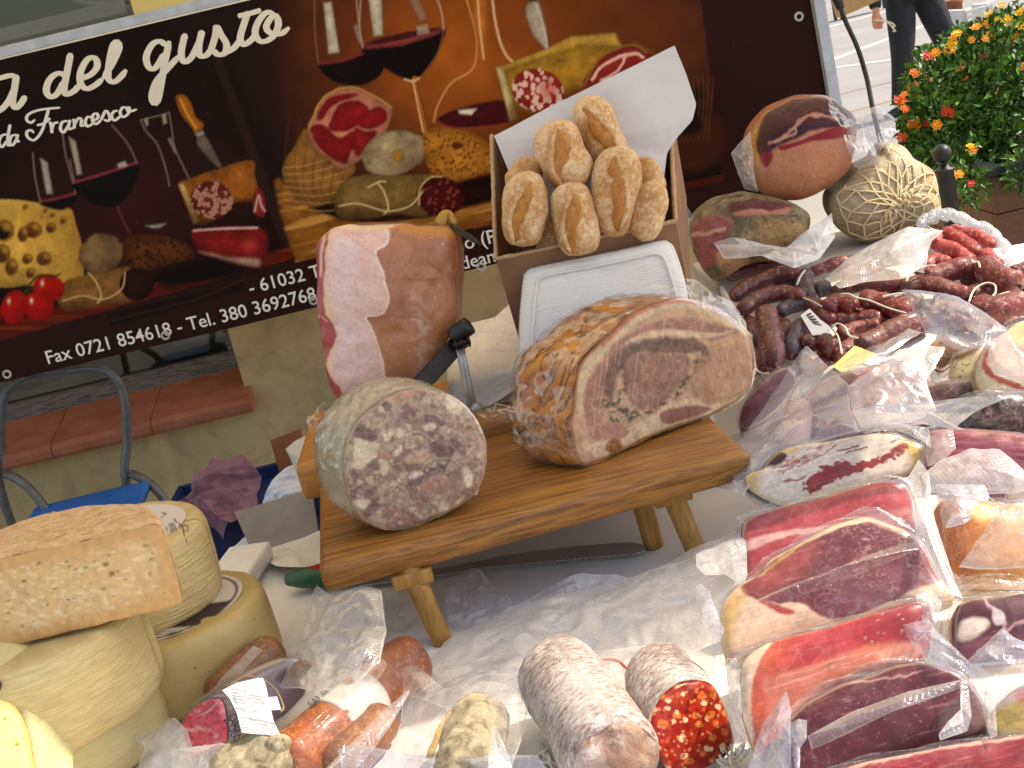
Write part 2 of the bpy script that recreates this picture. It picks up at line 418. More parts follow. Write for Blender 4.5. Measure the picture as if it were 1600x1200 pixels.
MT['print'] = painted('printed_vinyl', .42, 3, .15, .003, 0, .3, .05, 400, spec=.08)
MT['plainprint'] = painted('printed_paper', .6, 60, .1, .001, 0, .3, .05, 200)
MT['cheese_cut'] = painted('painted_cheese_paste', .6, 130, .55, .0012, 0, .3, .1, 120)
MT['letter'] = simple('cream_vinyl_letters', '#d2ccc0', '#dcd6cc', 20, .45, 20, .05)
MT['white_letter'] = simple('white_vinyl_letters', '#d8d2cc', '#e2dcd8', 20, .45, 20, .05)
MT['black_ink'] = simple('black_ink', '#15151a', '#20202a', 40, .6)
g = Mat('oiled_board_wood'); co = g.map(g.obj(), (1.8, 22, 34)); n1 = g.noise(co, 3.4, 7, .66, 1.3); fine = g.noise(g.map(g.obj(), (6, 130, 170)), 3, 4, .6)
c = g.ramp(n1, [(.28, '#64401a'), (.42, '#90642c'), (.55, '#ae803e'), (.75, '#c49a54')]); c = g.mix(.7, c, g.ramp(fine, [(.3, '#6a4e2c'), (.62, '#b49868')]), 'OVERLAY')
sp = g.vor(g.obj(), 260); c = g.mix(g.ramp(sp, [(0.02, .5), (.06, 0)]), c, '#d8b890')
MT['board'] = g.end(g.bsdf(c, g.ramp(n1, [(.2, .55), (.8, .38)]), g.bump(g.math('ADD', n1, g.math('MULTIPLY', fine, .6)), .25, .0015), coat=.12, coatr=.3))
g = Mat('pale_leg_wood'); co = g.map(g.obj(), (60, 60, 8)); n1 = g.noise(co, 2.2, 6, .6, .4)
MT['leg'] = g.end(g.bsdf(g.ramp(n1, [(.25, '#7a5420'), (.55, '#a87a38'), (.8, '#c49a55')]), .5, g.bump(n1, .3, .001)))
g = Mat('weathered_block_wood'); co = g.map(g.obj(), (4, 30, 30)); n1 = g.noise(co, 3, 6, .6, .5)
MT['block'] = g.end(g.bsdf(g.ramp(n1, [(.25, '#8e5820'), (.55, '#b47834'), (.8, '#c8924c')]), .5, g.bump(n1, .3, .001)))
g = Mat('white_plastic_cloth'); co = g.obj(); n1 = g.noise(co, 4, 5, .6, .8); n2 = g.noise(co, 26, 4, .55, .6)
MT['cloth'] = g.end(g.bsdf(g.ramp(n1, [(.3, '#dcd8d0'), (.7, '#e8e5de')]), .5, g.bump(g.math('ADD', n1, g.math('MULTIPLY', n2, .25)), .45, .012)))
g = Mat('creased_white_paper'); co = g.map(g.obj(), (14, 5, 26)); n1 = g.noise(co, 3.4, 5, .6, 1.5)
MT['paper_block'] = g.end(g.bsdf(g.ramp(n1, [(.3, '#d2c9bd'), (.7, '#e2dcd2')]), .7, g.bump(n1, .8, .006)))
g = Mat('foam_tray_wrapped'); co = g.map(g.obj(), (4, 4, 30)); n1 = g.noise(co, 9, 4, .6, 1.)
MT['foam'] = g.end(g.bsdf(g.ramp(n1, [(.3, '#dcd6ce'), (.7, '#eae6e0')]), .6, g.bump(n1, .5, .003), coat=.2, coatr=.12))
g = Mat('brown_cardboard'); co = g.obj(); n1 = g.noise(co, 14, 4); fl = g.wave(g.map(co, (1, 1, 1)), 60, .4, 1)
MT['card'] = g.end(g.bsdf(g.ramp(n1, [(.3, '#7a563c'), (.7, '#916a4c')]), .8, g.bump(g.math('ADD', n1, g.math('MULTIPLY', fl, .3)), .2, .001)))
MT['card_edge'] = simple('cardboard_edge', '#a8845e', '#c4a27c', 300, .85, 400, .6, .0015)
MT['card_red'] = simple('reddish_cardboard', '#8a5234', '#9c6440', 18, .8)
MT['card_grey'] = simple('grey_cardboard', '#756c66', '#8a807a', 12, .8, 30, .3, .002)
MT['card_light'] = simple('pale_cardboard', '#b4aaa0', '#c6beb4', 12, .8, 30, .3, .002)
MT['bag_paper'] = simple('white_bag_paper', '#c3bdbd', '#cfcaca', 8, .75, 14, .5, .006)
g = Mat('floured_bread_crust'); co = g.obj(); n1 = g.noise(co, 26, 5, .6); n2 = g.noise(co, 160, 4, .7); pc = g.pc()
c = g.ramp(n1, [(.25, '#a8713c'), (.5, '#c08e54'), (.75, '#d2aa76')]); c = g.mix(g.ramp(g.math('ADD', g.math('MULTIPLY', n2, .7), g.math('MULTIPLY', n1, .45)), [(.52, 0), (.72, .75)]), c, '#e2cfb0')
MT['bread'] = g.end(g.bsdf(c, .75, g.bump(g.math('ADD', n1, g.math('MULTIPLY', n2, .5)), .5, .002)))
g = Mat('bread_split'); co = g.obj(); n1 = g.noise(g.map(co, (1, 1, 1)), 90, 5, .65)
MT['bread_split'] = g.end(g.bsdf(g.ramp(n1, [(.3, '#96581c'), (.6, '#b97b34'), (.8, '#cf9c58')]), .7, g.bump(n1, .7, .002)))
# cheese rinds: attribute pc = (turn 0..1, height, radius)
def rind(name, cols, ridge=1., specks=0.):
    g = Mat(name); pc = g.pc(); co = g.obj(); n1 = g.noise(co, 9, 4)
    rd2 = g.noise(g.map(pc, (9, 85, 0)), 1., 3, .5, .5); rd = g.noise(g.map(pc, (5, 44, 0)), 1., 2, .5, .8)
    h = g.math('ADD', g.math('MULTIPLY', rd, .9*ridge), g.math('MULTIPLY', rd2, 1.1*ridge)); h = g.math('ADD', h, g.math('MULTIPLY', g.noise(co, 160), .25))
    c = g.ramp(n1, [(.3, cols[0]), (.5, cols[1]), (.72, cols[2])])
    c = g.mix(.35*min(1, ridge), c, g.ramp(rd2, [(.3, '#8e7c48'), (.7, '#e0d2a8')]), 'OVERLAY')
    if specks: c = g.mix(g.ramp(g.vor(co, 55), [(.05, specks), (.09, 0)]), c, '#3c2a10')
    return g.end(g.bsdf(c, .5, g.bump(h, .75, .0026), ))
MT['rind_y'] = rind('yellow_basket_rind', ('#b49f70', '#c2ae80', '#cebc90'))
MT['rind_smooth'] = rind('smooth_amber_rind', ('#a88e54', '#b69c62', '#c2aa72'), .08, .8)
MT['rind_pale'] = rind('pale_rind', ('#beac78', '#cabb88', '#d2c698'), .5)
g = Mat('aged_rind_top'); co = g.obj(); n1 = g.noise(g.map(co, (1, 1.6, 3)), 26, 6, .7, 1.2); n2 = g.noise(co, 120, 4, .7)
MT['aged_top'] = g.end(g.bsdf(g.mix(g.ramp(n2, [(.45, 0), (.65, .5)]), g.ramp(n1, [(.25, '#a07038'), (.45, '#bf9460'), (.65, '#d0ad7c'), (.85, '#dcc098')]), '#e2cda8'), .8, g.bump(g.math('ADD', n1, g.math('MULTIPLY', n2, .4)), .7, .003)))
g = Mat('mouldy_salami_casing'); pc = g.pc(); co = g.obj(); st = g.noise(g.map(pc, (260, 26, 0)), 1., 5, .75, .9); n1 = g.noise(co, 16, 4)
c = g.ramp(g.math('ADD', g.math('MULTIPLY', st, .72), g.math('MULTIPLY', n1, .3)), [(.36, '#5c4136'), (.46, '#8f7c72'), (.56, '#b9b1ac'), (.7, '#d8d4d0')])
MT['mould'] = g.end(g.bsdf(c, .8, g.bump(g.math('ADD', st, g.math('MULTIPLY', g.noise(co, 130, 4, .7), .5)), .6, .002)))
g = Mat('grey_mouldy_casing'); co = g.obj(); n1 = g.noise(co, 60, 6, .7, .6); n2 = g.noise(co, 14, 3)
MT['mould_grey'] = g.end(g.bsdf(g.ramp(n1, [(.3, '#4a4034'), (.45, '#86795f'), (.6, '#a69b80'), (.75, '#c2b89e')]), .85, g.bump(n1, .7, .003)))
def sausage(name, cols, fat, sc=120, coat=.15):
    g = Mat(name); co = g.obj(); n1 = g.noise(co, 26, 5, .65, .6); n2 = g.noise(co, 230, 4, .7); f = g.noise(co, sc*1.05, 3, .55, .4); f2 = g.noise(co, sc*.5, 4, .6, 1.)
    c = g.ramp(n1, [(.28, cols[0]), (.5, cols[1]), (.72, cols[2])]); c = g.mix(g.ramp(f, [(.56, 0), (.66, .7)]), c, fat); c = g.mix(g.ramp(f2, [(.55, 0), (.75, .45)]), c, cols[0])
    w = g.noise(g.map(g.pc(), (60, 9, 0)), 1., 4, .6, 1.)
    return g.end(g.bsdf(c, g.ramp(n1, [(.3, .3), (.7, .55)]), g.bump(g.math('ADD', g.math('ADD', g.noise(co, 70, 5, .65), w), g.math('MULTIPLY', n2, .4)), .8, .003), coat=coat, coatr=.2))
MT['saus_dark'] = sausage('dark_dry_sausage', ('#34100f', '#621e1b', '#86302a'), '#b07864', 120, .4)
MT['saus_red'] = sausage('red_dry_sausage', ('#42100f', '#701f1e', '#8e3430'), '#b87c6a', 120, .3)
MT['saus_grey'] = sausage('greyish_dry_sausage', ('#33262a', '#52404a', '#6e5c62'), '#8a7470')
MT['saus_fresh'] = sausage('fresh_red_sausage', ('#7c181c', '#a02c2e', '#b44a44'), '#d89a8c', 130, .4)
MT['saus_orange'] = sausage('orange_brown_salami', ('#6e2c12', '#9a4c22', '#b06a34'), '#c48a58', 160, .4)
MT['saus_brown'] = sausage('brown_salami', ('#5a2e14', '#7c4824', '#925c34'), '#a87850', 160, .25)
MT['string'] = simple('white_string', '#c9c0ac', '#d9d2c2', 200, .85, 500, .6, .001)
MT['twine'] = simple('straw_twine', '#a8844c', '#cbb07a', 200, .85, 400, .8, .001)
MT['red_string'] = simple('red_string', '#b0401c', '#c25228', 100, .7)
MT['steel'] = simple('brushed_steel', '#a09e9a', '#b2b0ac', 60, .3, 90, .1, .0005, .35, stretch=(1, 12, 12))
MT['dark_steel'] = simple('dark_steel', '#2c2724', '#3a3430', 60, .38, 90, .15, .0005, .8)
MT['black_plastic'] = simple('black_plastic', '#17171a', '#222226', 60, .45)
MT['green_plastic'] = simple('green_handle_plastic', '#0d4a30', '#125a3a', 60, .45, 200, .1, .0004)
MT['red_plastic'] = simple('red_inset_plastic', '#b02020', '#c22c2a', 60, .4)
MT['grey_paint'] = simple('grey_tube_paint', '#4a4c4e', '#63676a', 40, .42, 120, .2, .0006, .2)
MT['alu'] = simple('aluminium_profile', '#9aa2b0', '#b2bac6', 30, .4, 90, .1, .0005, .5)
MT['blue_plastic'] = simple('blue_moulded_plastic', '#1a56a8', '#2468bc', 12, .4, 200, .12, .0006)
MT['navy_plastic'] = simple('navy_crate_plastic', '#0a1c48', '#10285c', 12, .45)
MT['purple_cloth'] = simple('dusty_purple_cloth', '#6a4656', '#876272', 40, .9, 240, .6, .001)
MT['blue_cloth'] = simple('pale_blue_cotton', '#b4bccb', '#c8cfda', 30, .9, 260, .4, .001)
MT['label_white'] = simple('white_label_paper', '#dcdcdc', '#e6e6e4', 20, .55, 30, .1)
MT['yellow_card'] = simple('yellow_price_card', '#c9b96a', '#d5c67c', 20, .6)
MT['green_tape'] = simple('green_tape', '#4ca45a', '#5ab468', 20, .5)
MT['netcord'] = simple('cream_netting_cord', '#c8b48c', '#dccba8', 200, .85, 400, .7, .001)
# ------------------------------------------------------------------ setting: plaza, building, canopy
g = Mat('plaza_stone'); co = g.obj(); n1 = g.noise(co, .9, 5, .6); n2 = g.noise(co, 30, 5, .7)
c = g.ramp(n1, [(.3, '#858380'), (.7, '#989692')]); c = g.mix(g.ramp(n2, [(.4, 0), (.8, .35)]), c, '#7a766e')
MT['plaza'] = g.end(g.bsdf(c, .85, g.bump(n2, .3, .004)))
MT['plaza_strip'] = simple('pale_stone_strip', '#aeaca8', '#bebcb8', 14, .8, 40, .3, .002)
MT['plaza_dark'] = simple('reddish_stone_strip', '#8a7868', '#9a8a7a', 14, .8, 40, .3, .002)
gr = setting(mk('ground', [(-150, -100, 0), (150, -100, 0), (150, 250, 0), (-150, 250, 0)], [(0, 1, 2, 3)], MT['plaza'], loc=(0, 0, 0)))
def strip(p, q, wpx, mat, z=.004):
    a = atz(p[0], p[1], 0); b = atz(q[0], q[1], 0); d = (b-a); d.z = 0; a = a-d*.8; b = b+d*2; d.normalize(); n = V3((-d.y, d.x, 0)); h = wpx/2
    V, F = box(((a+b)/2)+V3((0, 0, z/2)), (b-a)/2, n*h, V3((0, 0, z/2)), 0); mk('paving_strip', V, F, mat, gr, False)
strip((1290, 97), (1395, 58), .16, MT['plaza_strip']); strip((1292, 108), (1410, 91), .16, MT['plaza_strip'])
strip((1300, 150), (1400, 126), .10, MT['plaza_dark']); strip((1275, 48), (1340, 30), .2, MT['plaza_strip'])
strip((1300, 182), (1345, 170), .09, MT['plaza_dark']); strip((1300, 22), (1400, -8), .3, MT['plaza_dark'])
# building behind the stall
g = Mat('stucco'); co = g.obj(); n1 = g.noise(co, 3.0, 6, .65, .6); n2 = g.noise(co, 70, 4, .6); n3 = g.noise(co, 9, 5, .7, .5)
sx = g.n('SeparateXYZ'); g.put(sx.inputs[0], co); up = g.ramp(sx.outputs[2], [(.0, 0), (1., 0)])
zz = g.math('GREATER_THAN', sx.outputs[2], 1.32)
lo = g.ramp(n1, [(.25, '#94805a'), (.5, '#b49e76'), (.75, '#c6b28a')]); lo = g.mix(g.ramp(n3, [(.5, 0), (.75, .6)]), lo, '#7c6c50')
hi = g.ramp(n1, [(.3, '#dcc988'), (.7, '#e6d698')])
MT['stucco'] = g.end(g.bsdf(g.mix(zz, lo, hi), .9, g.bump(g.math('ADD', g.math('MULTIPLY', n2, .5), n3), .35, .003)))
g = Mat('terracotta_sill'); co = g.obj(); n1 = g.noise(co, 12, 5, .6)
MT['sill'] = g.end(g.bsdf(g.ramp(n1, [(.3, '#8a4c34'), (.6, '#a2624a'), (.8, '#b07660')]), .6, g.bump(g.noise(co, 60), .3, .002)))
g = Mat('weathered_window_rail'); co = g.obj(); n1 = g.noise(g.map(co, (3, 20, 40)), 6, 6, .75)
MT['rail'] = g.end(g.bsdf(g.ramp(n1, [(.4, '#37302e'), (.5, '#6d6664'), (.7, '#7c7674')]), .5, g.bump(n1, .4, .001), metal=.2))
MT['mortar'] = simple('grey_mortar', '#6e625a', '#857a70', 60, .9, 90, .5, .002)
WX, WY = -.755, 3.8
bld = thing('building', 'beige stucco building with shop window and terracotta sill behind the banner', 'building', (-.5, WY, 0))
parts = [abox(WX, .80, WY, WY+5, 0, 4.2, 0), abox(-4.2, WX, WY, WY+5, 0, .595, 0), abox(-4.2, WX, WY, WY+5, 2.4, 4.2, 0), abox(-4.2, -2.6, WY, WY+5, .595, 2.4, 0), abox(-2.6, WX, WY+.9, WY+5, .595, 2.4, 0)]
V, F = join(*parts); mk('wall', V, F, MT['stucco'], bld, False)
xs = [-.735, -1.025, -1.315, -1.605, -1.895, -2.185]
for i in range(5):                                    # bullnosed terracotta sill tiles
    x1, x0 = xs[i]-.0012, xs[i+1]+.0012; bm_pts = []
    prof = [(WY+.16, .675), (WY-.05, .638), (WY-.075, .632), (WY-.088, .618), (WY-.088, .600), (WY-.078, .588), (WY-.05, .585), (WY-.002, .590), (WY-.002, .597), (WY+.16, .597)]
    V = [(x, p[0], p[1]) for x in (x0, x1) for p in prof]; n = len(prof)
    F = [(j, (j+1) % n, n+(j+1) % n, n+j) for j in range(n)]+[tuple(range(n))[::-1], tuple(range(n, 2*n))]
    mk('sill_tile', V, F, MT['sill'], bld, False)
V, F = abox(-2.2, -.742, WY-.07, WY+.15, .60, .622, 0); mk('sill_mortar', V, F, MT['mortar'], bld, False)
fr = mk('window_frame', *join(abox(-2.6, WX-.001, WY+.16, WY+.215, .66, .725, .004), abox(WX-.05, WX-.001, WY+.165, WY+.21, .725, 2.4, .004), abox(-2.6, WX-.05, WY+.165, WY+.21, 1.66, 1.70, .004)), MT['rail'], bld, False)
g = Mat('shop_glass'); gl = g.n('BsdfGlossy'); gl.inputs['Roughness'].default_value = .03; tr = g.n('BsdfTransparent'); tr.inputs[0].default_value = (.82, .85, .84, 1)
fz = g.n('Fresnel'); mx = g.n('MixShader'); g.t.links.new(fz.outputs[0], mx.inputs[0]); g.t.links.new(tr.outputs[0], mx.inputs[1]); g.t.links.new(gl.outputs[0], mx.inputs[2]); MT['glass'] = g.end(mx.outputs[0])
V, F = abox(-2.6, WX-.05, WY+.185, WY+.191, .725, 1.66, 0); mk('pane', V, F, MT['glass'], fr, False)
V, F = abox(-2.6, WX-.05, WY+.185, WY+.191, 1.70, 2.4, 0); mk('pane', V, F, MT['glass'], fr, False)
MT['shop_pale'] = simple('pale_display_panel', '#a8b0aa', '#c4ccc6', 6, .35, 8, .2); MT['shop_dark'] = simple('dark_shop_interior', '#161718', '#242526', 6, .5)
MT['gold'] = simple('gold_fabric', '#4e4326', '#8a7a48', 30, .35, 60, .8, .004, .3); MT['violet'] = simple('violet_foil', '#4a2c86', '#6b46ac', 20, .25, 30, .5, .004, .4)
MT['lilac'] = simple('lilac_fabric', '#a8a2c4', '#c0bcd6', 20, .5); MT['silver'] = simple('silver_display', '#a4a09c', '#bcb8b4', 20, .35, 40, .2)
V, F = abox(-2.6, WX-.03, WY+.86, WY+.89, .73, 2.4, 0); mk('display_back', V, F, MT['shop_dark'], bld, False)
for a, b, y_, m in ((-1.02, -.83, .42, 'shop_pale'), (-1.16, -1.06, .5, 'shop_pale'), (-1.6, -1.24, .55, 'shop_dark')):
    V, F = abox(a, b, WY+y_, WY+y_+.02, .73, 1.3, .003); mk('display_panel', V, F, MT[m], bld, False)
V, F = abox(-2.6, WX-.06, WY+.3, WY+.84, 1.74, 1.78, .004); mk('display_shelf', V, F, MT['silver'], bld, False)
for px, py, r_, m in ((45, 612, .045, 'gold'), (85, 596, .05, 'gold'), (18, 606, .05, 'gold')):
    c0 = at(px, py, WY+.34); c0.z = max(c0.z, .78); V, F, A = tube([c0+V3((-.09, 0, -.02)), c0, c0+V3((.1, .02, .01))], [r_*.6, r_, r_*.5], 14, n=14); mk('display_fabric', V, F, MT['gold'], bld, disp=[(.012, 30)])
c0 = at(178, 14, WY+.4); V, F, A = lathe(c0+V3((0, 0, -.03)), [(.006, -.08), (.006, -.01), (.02, .0), (.05, .025), (.055, .05), (.05, .055), (.0, .04)], 24); tq = mk('display_cup', V, F, MT['violet'], bld)
c0 = at(150, 6, WY+.36); V, F, A = tube([c0+V3((-.06, 0, .03)), c0, c0+V3((.08, 0, -.012))], [.02, .03, .012], 12, n=12, squash=.5); mk('display_fabric', V, F, MT['lilac'], bld)
c0 = at(20, 70, WY+.36); V, F, A = tube([c0+V3((-.1, 0, 0)), c0, c0+V3((.1, 0, -.01))], [.02, .025, .008], 12, n=16, squash=.6); mk('display_fabric', V, F, MT['silver'], bld, disp=[(.006, 60)])
# market canopy overhead: the fabric roof whose shade lies on the stall
g = Mat('cream_canopy_fabric'); d1 = g.n('BsdfDiffuse'); g.put(d1.inputs[0], '#e6ddcc'); t1 = g.n('BsdfTranslucent'); g.put(t1.inputs[0], '#ddd0b6'); mx = g.n('MixShader'); mx.inputs[0].default_value = .55
g.t.links.new(d1.outputs[0], mx.inputs[1]); g.t.links.new(t1.outputs[0], mx.inputs[2]); MT['canopy'] = g.end(mx.outputs[0])
CZ = 2.3; sh = SUN*((CZ-.80)/SUN.z); k0 = atz(1150, 930, .80); kx, ky = k0.x+sh.x, k0.y+sh.y
cnp = thing('market_canopy', 'cream fabric market canopy on thin white poles over the stall', 'canopy', (-.9, 2.5, 0))
rimpts = [(kx, ky), (kx+.42, 3.72), (-3.1, 3.72), (-3.1, ky-.55)]; apex = V3((-.9, 2.6, CZ+.55))
V = []; F = []; nn = 10
for i in range(4):
    a = V3((*rimpts[i], CZ)); b = V3((*rimpts[(i+1) % 4], CZ)); s0 = len(V)
    for r in range(nn+1):
        for q in range(nn+1):
            e = a+(b-a)*(q/nn); p = e+(apex-e)*(r/nn); p.z -= .10*math.sin(math.pi*r/nn); V.append(p)
    for r in range(nn):
        for q in range(nn): F.append((s0+r*(nn+1)+q, s0+r*(nn+1)+q+1, s0+(r+1)*(nn+1)+q+1, s0+(r+1)*(nn+1)+q))
mk('roof_fabric', V, F, MT['canopy'], cnp)
for i in range(4):
    a = V3((*rimpts[i], CZ)); b = V3((*rimpts[(i+1) % 4], CZ)); V = [a, b, b-V3((0, 0, .14)), a-V3((0, 0, .14))]; mk('valance', V, [(0, 1, 2, 3)], MT['canopy'], cnp, False)
for x, y in ((kx+.40, 3.66), (-3.05, 3.66), (-3.05, ky-.48)):
    V, F = abox(x-.016, x+.016, y-.016, y+.016, 0, CZ, .004); mk('pole', V, F, MT['alu'], cnp, False)

# ------------------------------------------------------------------ planter, flowers, railing post
MT['planter'] = simple('brown_planter_board', '#4f3220', '#6a4630', 10, .65, 40, .3, .002, stretch=(1, 1, 8)); MT['iron'] = simple('dark_iron', '#1c1d20', '#2a2c30', 40, .45, 90, .3, .001, .3)
PY = 4.62; pl = thing('planter', 'brown boarded flower planter with dark iron rim beside the railing post', 'planter', (2.4, PY+.4, 0))
pxl, pxr, pzt = 1.80, 3.6, .60
for i in range(4):
    V, F = abox(pxl, pxr, PY, PY+.03, .03+i*.135, .03+i*.135+.131, .003); mk('plank', V, F, MT['planter'], pl, False)
    V, F = abox(pxl, pxl+.03, PY+.031, PY+.82, .03+i*.135, .03+i*.135+.131, .003); mk('plank', V, F, MT['planter'], pl, False)
V, F = join(abox(pxl-.02, pxr+.02, PY-.02, PY+.04, .572, .602, .003), abox(pxl-.02, pxl+.04, PY+.041, PY+.85, .572, .602, .003)); mk('rim', V, F, MT['iron'], pl, False)
V, F = abox(pxl+.04, pxr, PY+.045, PY+.83, .5, .55, 0); mk('soil', V, F, simple('dark_soil', '#1e150e', '#32261a', 40, .95, 60, .8, .01), pl, False)
bo = thing('railing_post', 'dark iron railing post with round ball finial at the planter corner', 'post', (1.55, 4.3, 0))
b0 = at(1472, 240, 4.3); bo.location = (b0.x, b0.y, 0)
V, F, A = lathe((b0.x, b0.y, 0), [(.055, 0), (.055, .012), (.03, .016), (.028, b0.z-.062), (.034, b0.z-.058), (.034, b0.z-.05), (.02, b0.z-.046), (.014, b0.z-.034)], 24); mk('shaft', V, F, MT['iron'], bo)
V, F, A = lathe((b0.x, b0.y, b0.z), [(max(.001, .031*math.sin(math.pi*i/14)), -.031*math.cos(math.pi*i/14)) for i in range(15)], 24); mk('ball', V, F, MT['iron'], bo)
g = Mat('marigold_leaf'); oi = g.col(); MT['leaf'] = g.end(g.bsdf(oi, .45, None, 0, .5))
def leafmat(): return MT['leaf']
bush = thing('flowering_bush', 'bushy green plant with orange and yellow flowers growing in the planter', 'plant', (2.15, 5.0, .55))
Vl = []; Fl = []; Cl = []
def bump_in(px, py):                                  # outline of the bush as it stands
    return True
lobes = [(1500, 170, 5.05, .20, .24), (1560, 110, 5.15, .20, .2), (1470, 200, 4.95, .14, .16), (1590, 190, 5.0, .22, .26), (1455, 135, 5.1, .10, .14), (1480, 255, 4.85, .11, .1), (1545, 235, 4.9, .16, .12), (1580, 60, 5.25, .14, .12), (1510, 292, 4.6, .07, .07), (1596, 268, 4.58, .05, .07), (1437, 185, 4.98, .08, .13), (1515, 90, 5.15, .12, .12)]
tot = sum(l[3]*l[4] for l in lobes); dk = np.array(lin('#1a3812')); lt = np.array(lin('#528c34'))
for (px, py, y, rx, rz) in lobes:
    c0 = at(px, py, y); n = int(10500*rx*rz/tot)
    for i in range(n):
        d = V3(RNG.normal(size=3)).normalized(); rr = RNG.uniform(.35, 1)**.45*(1+.18*mnoise.noise(d*3+c0))
        p = c0+V3((d.x*rx, d.y*rx*.9, d.z*rz))*rr
        out = (d+V3(RNG.normal(size=3))*.7+V3((0, 0, .5))).normalized(); side = out.cross(V3(RNG.normal(size=3))).normalized()
        L = RNG.uniform(.026, .055); wd = L*RNG.uniform(.14, .22); nb = out.cross(side)
        b = len(Vl); tipd = out*L+V3((0, 0, -L*.25)); Vl += [p, p+out*L*.5+side*wd+nb*.002, p+tipd, p+out*L*.5-side*wd+nb*.002]
        Fl += [(b, b+1, b+2), (b, b+2, b+3)]; t = RNG.uniform(0, 1)**1.3; Cl += [dk*(1-t)+lt*t]*4
fo = mk('foliage', Vl, Fl, MT['leaf'], bush, False, col=np.array(Cl)); fo['kind'] = 'stuff'
for i in range(26):                                   # stems
    px, py, y, rx, rz = lobes[i % len(lobes)]; c0 = at(px, py, y); a = V3((c0.x+RNG.normal()*.05, c0.y+RNG.normal()*.05, .55)); b = c0+V3(RNG.normal(size=3))*rx*.5
    V, F, A = tube([a, (a+b)/2+V3(RNG.normal(size=3))*.02, b], [.004, .003, .002], 5, n=6); mk('stem', V, F, MT['stem'] if 'stem' in MT else MT.setdefault('stem', simple('green_stem', '#24421a', '#3a5c28', 30, .6)), bush)
def flowermesh(name, petal, heart):
    V = []; F = []; C = []; pc_, hc = np.array(lin(petal)), np.array(lin(heart))
    for k in range(7):
        cx, cy = (0, 0) if k == 0 else (math.cos(k*1.047), math.sin(k*1.047)); base = V3((cx*.020, cy*.020, .006 if k == 0 else RNG.uniform(-.006, .003)))
        for q in range(4):
            an = q*math.pi/2+k; d = V3((math.cos(an), math.sin(an), .35)); s = V3((-math.sin(an), math.cos(an), 0)); b = len(V)
            V += [base, base+d*.009+s*.006, base+d*.014+s*.003+V3((0, 0, .001)), base+d*.014-s*.003, base+d*.009-s*.006]; F += [(b, b+1, b+2, b+3, b+4)]
            t = RNG.uniform(.3, 1); C += [hc, pc_*t+hc*(1-t), pc_, pc_, pc_*t+hc*(1-t)]
    me = bpy.data.meshes.new(name); me.from_pydata([tuple(v) for v in V], [], F); a = me.color_attributes.new('Col', 'FLOAT_COLOR', 'POINT')
    a.data.foreach_set('color', np.concatenate([np.array(C), np.ones((len(C), 1))], 1).astype(np.float32).ravel()); me.materials.append(MT['petal']); return me
g = Mat('flower_petal'); MT['petal'] = g.end(g.bsdf(g.col(), .55))
fm = {'y': flowermesh('yellow_flower', '#f0c000', '#d89a00'), 'o': flowermesh('orange_flower', '#f07a10', '#c84a08'), 'm': flowermesh('amber_flower', '#f2a814', '#c86a0c'), 'r': flowermesh('red_flower', '#d83c10', '#901c08')}
flw = [(1565, 8, 'y'), (1560, 30, 'y'), (1578, 38, 'y'), (1545, 22, 'y'), (1540, 38, 'm'), (1594, 18, 'y'), (1525, 42, 'm'), (1495, 52, 'y'), (1490, 58, 'm'), (1488, 68, 'y'), (1480, 80, 'm'), (1484, 78, 'm'), (1590, 55, 'm'), (1583, 62, 'm'), (1566, 60, 'm'), (1540, 60, 'm'), (1457, 84, 'm'), (1450, 87, 'r'), (1462, 82, 'm'), (1498, 106, 'm'), (1494, 108, 'm'), (1507, 121, 'm'), (1535, 86, 'r'), (1541, 90, 'r'), (1428, 113, 'o'), (1432, 116, 'm'), (1452, 126, 'o'), (1430, 133, 'o'), (1423, 138, 'm'), (1412, 148, 'o'), (1403, 155, 'r'), (1408, 158, 'o'), (1432, 148, 'o'), (1428, 152, 'm'), (1413, 169, 'o'), (1416, 172, 'o'), (1430, 190, 'o'), (1424, 194, 'o'), (1434, 197, 'm'), (1449, 194, 'r'), (1464, 195, 'm'), (1409, 215, 'r'), (1479, 174, 'r'), (1486, 177, 'r'), (1516, 228, 'y'), (1520, 234, 'm'), (1490, 268, 'm'), (1498, 272, 'm'), (1517, 287, 'r'), (1564, 142, 'y'), (1562, 147, 'y'), (1598, 104, 'm'), (1518, 62, 'm'), (1548, 55, 'y'), (1572, 30, 'y'), (1595, 40, 'y')]
for (px, py, kd) in flw:
    near = min(lobes, key=lambda l: (l[0]-px)**2+(l[1]-py)**2); p = at(px, py, near[2]-near[3]*1.02)
    o = bpy.data.objects.new('flower', fm[kd]); COL.objects.link(o); o.parent = bush; o.location = p-V3(bush.location)
    dr = (CAM-p).normalized()+V3((0, 0, .9))+V3(RNG.normal(size=3))*.25; o.rotation_euler = dr.to_track_quat('Z', 'Y').to_euler(); s = RNG.uniform(.45, .7); o.scale = (s, s, s)
